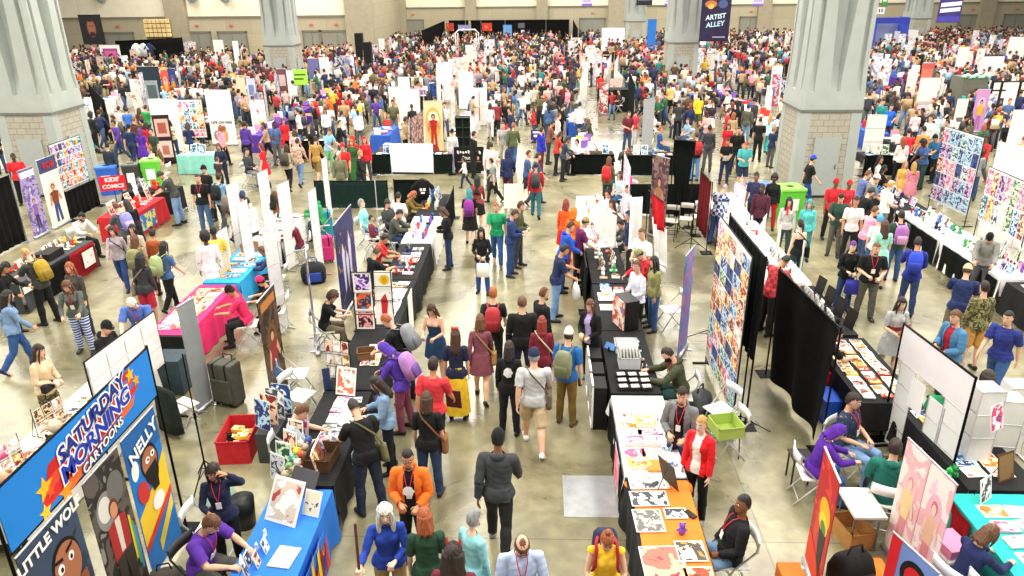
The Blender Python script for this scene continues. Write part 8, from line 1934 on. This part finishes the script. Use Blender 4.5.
hung(877.5,7,884,14.5,70,paper('#f4f4f8'),'small white sign with dark marks above the blue booth',lambda A,w,h,z0:(A.rect(-w*.25,z0+h*.3,-w*.08,z0+h*.75,'#2a2a5a'),A.rect(w*.08,z0+h*.3,w*.25,z0+h*.75,'#2a2a5a')),top=None);hung(883,-5,887,6,71,paper('#4a9a4c'),'small green sign hanging above the blue booth',lambda A,w,h,z0:A.rect(-w*.3,z0+h*.4,w*.3,z0+h*.6,'#d8f0d8'))
p=G(968,76,2.3);o=empty('grey_booth',(p.x+.85,p.y+.8,0));bm=bmesh.new();add_box(bm,(-.3,0,1.1),(1.2,1.2,2.2),bev=.02);part('walls',bm,mat('#6a6c60',.8,.1),o);bm=bmesh.new()
for k in range(9):ellip(bm,(-.9+.146*k,-.6,2.26+.05*math.sin(k*2)),(.13,.12,.10),nu=8,nv=5)
part('garland',bm,mat('#a8dcc0',.9,.2,20),o);tag(o,'grey booth box with a mint garland on top in the right crowd','booth')
p=G(989,81,2.0);o=empty('frame_rack',(p.x,p.y-.4,0));bm=bmesh.new();add_box(bm,(.9,.03,1.6),(1.9,.03,.9));add_box(bm,(.9,.03,.6),(.06,.06,1.2));add_box(bm,(.9,.03,.02),(.8,.5,.04));part('board',bm,mat('#201a1c',.7,.08),o)
for k in range(4):
    for j in range(2):bm=bmesh.new();add_box(bm,(.22+.45*k,.0,1.38+.42*j),(.3,.03,.34));part('picture',bm,paper('#efe9e4'),o)
tag(o,'dark rack of eight small white pictures in the right crowd','rack')
# ------------------------------------------------------------------ far stalls in rows
rnd=random.Random(21)
def find_rects(mg=.42):
    bpy.context.view_layer.update();rects={}
    for o in bpy.data.objects:
        if o.type != 'MESH' or o.name.startswith(('floor','wall','stall_goods')):continue
        top_=o
        while top_.parent:top_=top_.parent
        if top_.name.startswith('person'):continue
        cs=[o.matrix_world @ V(c)for c in o.bound_box]
        if max(c.y for c in cs)<21 or min(c.z for c in cs)>2.0 or max(c.z for c in cs)<.1:continue
        r=(min(c.x for c in cs)-mg,max(c.x for c in cs)+mg,min(c.y for c in cs)-mg,max(c.y for c in cs)+mg)
        for i in range(int(r[0]// 2),int(r[1]// 2)+1):
            for j in range(int(r[2]// 2),int(r[3]// 2)+1):rects.setdefault((i,j),[]).append(r)
    return rects
rects0=find_rects(.15)
def hits(x0,x1,y0,y1):return any(a <x1 and x0 <b and c <y1 and y0 <d for i in range(int(x0 // 2),int(x1 // 2)+1)for j in range(int(y0 // 2),int(y1 // 2)+1)for a,b,c,d in rects0.get((i,j),()))
blocks=[(-16.5,-12.1),(-7.3,-2.9),(1.4,5.8),(10.4,15.0),(19.6,24.2),(-25.6,-21.2),(28.8,33.4),(-34.6,-30.2),(38.0,42.6)]
far_tables=[]
for y0,y1 in ((30.5,47.0),(50.5,64.5),(67.5,76.0)):
    y=y0
    while y <y1:
        for bx0,bx1 in blocks:
            for x in (bx0+.45,bx1-.45):
                q=proj((x,y,.8))
                if-20 <q[0]<1044 and rnd.random()<.62 and not hits(x-.5,x+.5,y-1.25,y+1.25)and not any(abs(x-px_)<1.9 and abs(y-py_)<2.3 for px_,py_ in ((9.6,26),(-17.5,26),(-17.7,53.7),(9.75,53.5))):far_tables.append((x,y))
        y += 2.9
_ft={};_fm={};_fbm=bmesh.new()
for i,(x,y)in enumerate(far_tables):
    c,cn=rnd.choice((('#f2f0ec','white'),('#f2f0ec','white'),('#efe8dc','white'),('#1e1f22','black'),('#1e1f22','black'),('#a8242e','red'),('#2c5ab8','blue'),('#56329a','purple')))
    key=cn
    if key not in _ft:
        t_=cloth(0,0,.8,2.3,c,'x',0,(.74,.74,.74,.74));_ft[key]=t_.data;bpy.data.objects.remove(t_);_labels.pop('x',None)
    o=link('draped_table',_ft[key],None,(x,y,0));zone='middle' if y <48 else 'far'
    tag(o,'%s cloth covered stall table in the %s crowd' % (cn,zone),'table','%s stall tables of the %s crowd' % (cn,zone))
    for k in range(7):
        kk=rnd.choice(('#f4f2ee','#f4f2ee','#f2eee6','#e8a0b8','#4a78c0','#c83a34','#e8c84c','#8a62b0','#e88a4c'));up=rnd.random()<.6;ci=_fm.setdefault(kk,len(_fm))
        add_box(_fbm,(x+rnd.uniform(-.25,.25),y-.98+.32*k,.90 if up else .775),(.3,.03,.3)if up else (.3,.26,.03),ci,rnd.uniform(-.4,.4))
o=link('stall_goods',to_mesh(_fbm,'stall_goods',[paper(k)for k in _fm]));tag(o,'prints and small goods spread over the stall tables of the far crowd','goods',kind='stuff')
far_b=0
for bx0,bx1 in blocks:
    for y0,y1 in ((36,47.5),(50.5,65),(67,76)):
        for k in range(int((y1-y0)/1.5)):
            x=rnd.uniform(bx0+1.3,bx1-1.3);y=y0+k*1.5+rnd.uniform(-.4,.4);q=proj((x,y,1))
            if not-20 <q[0]<1044 or rnd.random()<.15 or (abs(x-9.7)<2 or abs(x+17.6)<2.2):continue
            yaw=rnd.choice((0,0,.3,-.3,1.4,-1.4));w_=rnd.uniform(.45,.8);ex,ey=x+w_*math.cos(yaw),y+w_*math.sin(yaw)
            if hits(min(x,ex)-.1,max(x,ex)+.1,min(y,ey)-.1,max(y,ey)+.1):continue
            c,cn=rnd.choice((('#f6f4ef','white'),)*9+(('#efe0c8','cream'),('#c8b8d8','lilac'),('#7a8ac0','blue'),('#b8505a','red'),('#3a3a44','dark'),('#e0b8b0','pink')))
            zone='middle' if y <48 else 'far'
            banner_stand(P2(x,y),P2(x+w_*math.cos(yaw),y+w_*math.sin(yaw)),rnd.uniform(1.6,2.15),blotch([c,c]+rnd.choice((['#d8c0b0','#8a6a6a'],['#c8c4d8','#6a6a90'],['#efe6e0','#b87a70'])),4.5,.5),'%s roll-up banner in the %s crowd' % (cn,zone),group='%s roll-up banners of the %s crowd' % (cn,zone));far_b += 1
# ------------------------------------------------------------------ seats for everyone who sits
for i,(loc,rz,lab)in enumerate(PENDING_CHAIRS):
    chair(loc,rz,'folding chair under the %s' % (lab if len(lab.split())<12 else lab.split(' sitting')[0].split(' behind')[0].split(' reaching')[0].split(' drawing')[0].split(' at the')[0]),'#3a3a3c' if i in (4,21,40,55)else '#eeeeea')
# ------------------------------------------------------------------ the rest of the crowd
PAL_TOP=[('black','#1b1b1e')]*10+[('charcoal','#3a3b40')]*4+[('white','#efedea')]*10+[('grey','#8c8d92')]*4+[('navy','#232f56')]*4+[('blue','#4a6694')]*3+[('red','#b8343a')]*4+[('maroon','#6e2230')]*3+[('pink','#e8a0b0')]*2+[('tan','#b89a72')]*5+[('brown','#5f4030')]*3+[('green','#2f6a4a')]*2+[('olive','#5f6040'),('teal','#2f8f90'),('orange','#e87a38'),('yellow','#e0bc3c'),('purple','#5a3a96'),('cream','#e2d6bc'),('cream','#e2d6bc'),('cream','#dccbb0'),('pink','#d8b0a8'),('light blue','#9cc4e0')]
PAL_BOT=[('jeans','#33496e')]*5+[('black trousers','#1c1c1f')]*6+[('grey trousers','#5a5b60')]*2+[('tan trousers','#a8956c'),('pale jeans','#7d99bf'),('dark trousers','#2a2a30')]
HAIRS=[('dark hair','#1e1410')]*5+[('brown hair','#4a2d1b')]*5+[('fair hair','#b8925a'),('ginger hair','#9c4e28'),('black hair','#141012'),('black hair','#141012')]
SKINS=['#e2b193','#e2b193','#efc8ae','#c98f69','#8c5a3c','#5a3826']
rc=random.Random(99)
taken=[(o.location.x,o.location.y)for o in PEOPLE]
def near_any(x,y,r,pts):return any((x-a)** 2+(y-b)** 2 <r*r for a,b in pts)
obst=far_tables
solid=[(9.6,25.98,1.4),(-17.55,26.2,1.4),(-17.7,53.7,1.4),(9.75,53.5,1.4),(9.75,80,1.4),(37.9,80.5,1.4),(4.5,43,.9),(-2.65,28.5,.9),(0,31.2,.6)]
cells={}
def put(x,y):cells.setdefault((int(x // 1),int(y // 1)),[]).append((x,y))
for a in taken:put(*a)
def crowded(x,y,r):
    i,j=int(x // 1),int(y // 1)
    return any(near_any(x,y,r,cells.get((i+a,j+b),()))for a in (-1,0,1)for b in (-1,0,1))
spots=[]
rects=find_rects()
def blocked(x,y):return any(a <x <b and c <y <d for a,b,c,d in rects.get((int(x // 2),int(y // 2)),()))
def inside_block(x):return any(a+.9 <x <b-.9 for a,b in blocks)
def density(x,y,px,py):
    if y >88 or (x <-16.5 and y >72)or abs(x+16.5)<.8 and y >72:return 0
    if y <22:return 0
    if x >12 and y <34:return .30 if y >23 else 0
    if y <28:return 0
    if x <-11 and y <34:return .16
    if y <34:return .035
    if-2.6 <x <1.1 and y <46:return .16
    return .62 if y >44 else .42
tries=0
for _ in range(16000):
    y=rc.uniform(22,88);x=rc.uniform(-.72,.72)*(y+2)
    q=proj((x,y,1.6))
    if not (-15 <q[0]<1040):continue
    if rc.random()>density(x,y,*q[:2])*1.45*(y/88)** .35:continue
    if crowded(x,y,.66)or any((x-a)** 2+(y-b)** 2 <r*r for a,b,r in solid):continue
    if blocked(x,y)or (inside_block(x)and rc.random()<(.72 if y <50 else .4)):continue
    spots.append((x,y));put(x,y)
spots.sort(key=lambda s:s[0]** 2+s[1]** 2)
n_ind=max(0,300-len(PEOPLE))
MARKS=[('the green bin pillar',9.6,26),('the long low black curtain',14,28),('the tall blue print wall',12.5,23),('the blank white backdrop',-15.5,31),('the rack of bright prints',-14.6,33),('the maroon strip panel',-5.5,36),('the cube shelf',-2.9,38),('the grey panel back',6.1,30),('the white lined panel',15.5,33),('the white banner of faint letters',-13.5,38),('the portrait pillar',-17.5,27),('the red figure banner',-4.5,36),('the turquoise tablecloth',-9.6,28),('the black cloth cube',4.5,43),('the grey garland booth',22,39),('the white edge-on panel row',2.6,42)]
def rel(x,y,m):
    dx,dy=x-m[1],y-m[2]
    if abs(dx)>abs(dy):return 'just left of' if dx <0 and dx >-2 else 'well left of' if dx <0 else 'just right of' if dx <2 else 'well right of'
    return 'just before' if dy <0 and dy >-2 else 'well before' if dy <0 else 'just behind' if dy <2 else 'well behind'
for i,(x,y)in enumerate(spots[:n_ind]):
    sx=rc.choice('mf');(tn,tcx),(bn,bcx),(hn,hcx)=rc.choice(PAL_TOP),rc.choice(PAL_BOT),rc.choice(HAIRS)
    tk=rc.choice(('tee','tee','tee','long','hoodie','jacket'));hk=rc.choice(('short','crop','fluffy','short'))if sx == 'm' else rc.choice(('long','bob','bun','pony','long'))
    m=min(MARKS,key=lambda k:(k[1]-x)** 2+(k[2]-y)** 2)
    lab='person in %s %s and %s, %s %s' % (tn,{'long':'jumper'}.get(tk,tk),bn,rel(x,y,m),m[0])
    if lab in _labels:lab=lab.replace(' and ',' with %s and ' % hn)
    k=0
    while lab in _labels and k <20:tn,tcx=rc.choice(PAL_TOP);lab='person in %s %s with %s and %s, %s %s' % (tn,{'long':'jumper'}.get(tk,tk),hn,bn,rel(x,y,m),m[0]);k += 1
    person(None,None,sx,rc.choice(('stand','walk','walkb','phone','carry','stand')),rc.choice((0,0,180,90,270))+rc.uniform(-35,35),tk,tcx,'trousers',bcx,hk,hcx,rc.choice('llptbd'),lab,h=rc.uniform(.95,1.04),pos=(x,y))
# everyone beyond: one mass
def low_template(sex,pose,longhair,pack):
    J=skel(sex,pose);fem=sex == 'f';bm=bmesh.new();R3,Rh=J['R3'],J['Rh']
    T=torso_rings(J,fem,8)
    def grow(r,k):c=sum(r,V())/len(r);return [c+(p-c)*k for p in r]
    loft(bm,[grow(T[i],1.12)for i in (1,4,6,8,9)],True,2)
    tube(bm,[J['neck']-V((0,0,.04)),J['skull']-Rh @ V((0,.02,.05))],[.06,.05],6,0,dome=False)
    Mh=head_matrix(J)
    loft(bm,[[Mh @ V((rx*math.cos(2*PI*i/8),yo+ry*math.sin(2*PI*i/8),z))for i in range(8)]for z,rx,ry,yo in ((-.118,.03,.03,.05),(-.06,.064,.08,.012),(.02,.075,.095,0),(.09,.055,.07,-.008))],True,0)
    loft(bm,[[Mh @ V((rx*math.cos(2*PI*i/8),yo+ry*math.sin(2*PI*i/8),z))for i in range(8)]for z,rx,ry,yo in (((-.28,.08,.05,-.08),)if longhair else ())+((-.07,.079,.075,-.035),(.03,.086,.10,-.018),(.09,.072,.088,-.008),(.127,.03,.04,-.008))],True,1)
    for nm in 'LR':
        tube(bm,[J['sh'+nm],J['el'+nm]],[.068,.056],6,2,dome=False);tube(bm,[J['el'+nm],J['wr'+nm]],[.048,.034],6,3,dome=False);tube(bm,[J['wr'+nm],J['wr'+nm]+J['hd'+nm]*.15],[.038,.022],5,0,dome=False)
        tube(bm,[J['hip'+nm]+V((0,0,.04)),J['kn'+nm],J['an'+nm]],[.105,.074,.054],6,4,dome=False)
        an,f=J['an'+nm],J['ft'+nm];tube(bm,[an-V((0,0,.045))-f*.06,an-V((0,0,.05))+f*.17],[.042,.036],6,5,dome=False)
    if pack:add_box(bm,chest_matrix(J)@ V((0,-.2,-.05)),(.28,.16,.42),6)
    bmesh.ops.recalc_face_normals(bm,faces=bm.faces);bmesh.ops.triangulate(bm,faces=bm.faces)
    bm.verts.index_update()
    vp=np.array([v.co[:]for v in bm.verts]);tri=np.array([[v.index for v in f.verts]for f in bm.faces]);pid=np.zeros(len(vp),int)
    for f in bm.faces:
        for v in f.verts:pid[v.index]=f.material_index
    bm.free();return vp,tri,pid
TPL=[(low_template(s,p,s == 'f' and k % 2 == 0,k % 3 == 0),s)for k,(s,p)in enumerate((s,p)for p in ('stand','walk','walkb','phone','carry','fold')for s in 'mf')]
VV,FF,CC=[],[],[];base=0
rn=np.random.RandomState(5)
def lc(h):return np.array(lin(h))
for (x,y)in spots[n_ind:]:
    (vp,tri,pid),sx=TPL[rn.randint(len(TPL))];a=rn.choice([0,0,3.14,1.57,-1.57])+rn.uniform(-.6,.6);s=rn.uniform(.93,1.03)*(.95 if sx == 'f' else 1)
    ca,sa=math.cos(a),math.sin(a);v=vp*s
    v=np.stack([v[:,0]*ca-v[:,1]*sa+x,v[:,0]*sa+v[:,1]*ca+y,v[:,2]],1)
    top=lc(PAL_TOP[rn.randint(len(PAL_TOP))][1]);skin=lc(SKINS[rn.randint(6)])
    cols=np.stack([skin,lc(HAIRS[rn.randint(len(HAIRS))][1]),top,top if rn.rand()<.5 else skin,lc(PAL_BOT[rn.randint(len(PAL_BOT))][1]),lc('#26262a'),lc(PAL_TOP[rn.randint(len(PAL_TOP))][1])])
    VV.append(v);FF.append(tri+base);CC.append(cols[pid]);base += len(v)
VV=np.concatenate(VV);FF=np.concatenate(FF);CC=np.concatenate(CC)
me=bpy.data.meshes.new('crowd');me.vertices.add(len(VV));me.vertices.foreach_set('co',VV.astype(np.float32).ravel());me.loops.add(len(FF)*3);me.loops.foreach_set('vertex_index',FF.astype(np.int32).ravel());me.polygons.add(len(FF));me.polygons.foreach_set('loop_start',np.arange(0,len(FF)*3,3,dtype=np.int32));me.polygons.foreach_set('loop_total',np.full(len(FF),3,dtype=np.int32));me.update(calc_edges=True);me.validate()
ca_=me.color_attributes.new('Clothing','FLOAT_COLOR','POINT');ca_.data.foreach_set('color',CC.astype(np.float32).ravel())
me.polygons.foreach_set('use_smooth',[True]*len(me.polygons))
m,nt,b=new_mat('crowd_clothing');b.inputs['Roughness'].default_value=.8
at=nt.nodes.new('ShaderNodeVertexColor');at.layer_name='Clothing';nt.links.new(at.outputs['Color'],b.inputs['Base Color']);me.materials.append(m)
o=link('crowd',me);tag(o,'dense crowd of visitors filling the far half of the hall','crowd',kind='stuff')
print('PEOPLE',len(PEOPLE),'spots',len(spots),'tris',len(FF),'far tables',len(far_tables),'banners',far_b,'objects',len(bpy.data.objects))
for k,v in _labels.items():
    if len(v)>1 and len({g for _,g in v}| ({None}if False else set()))and any(g is None for _,g in v):print('DUP',len(v),k)
    n=len(k.split())
    if n <4 or n >16:print('LEN',n,k)
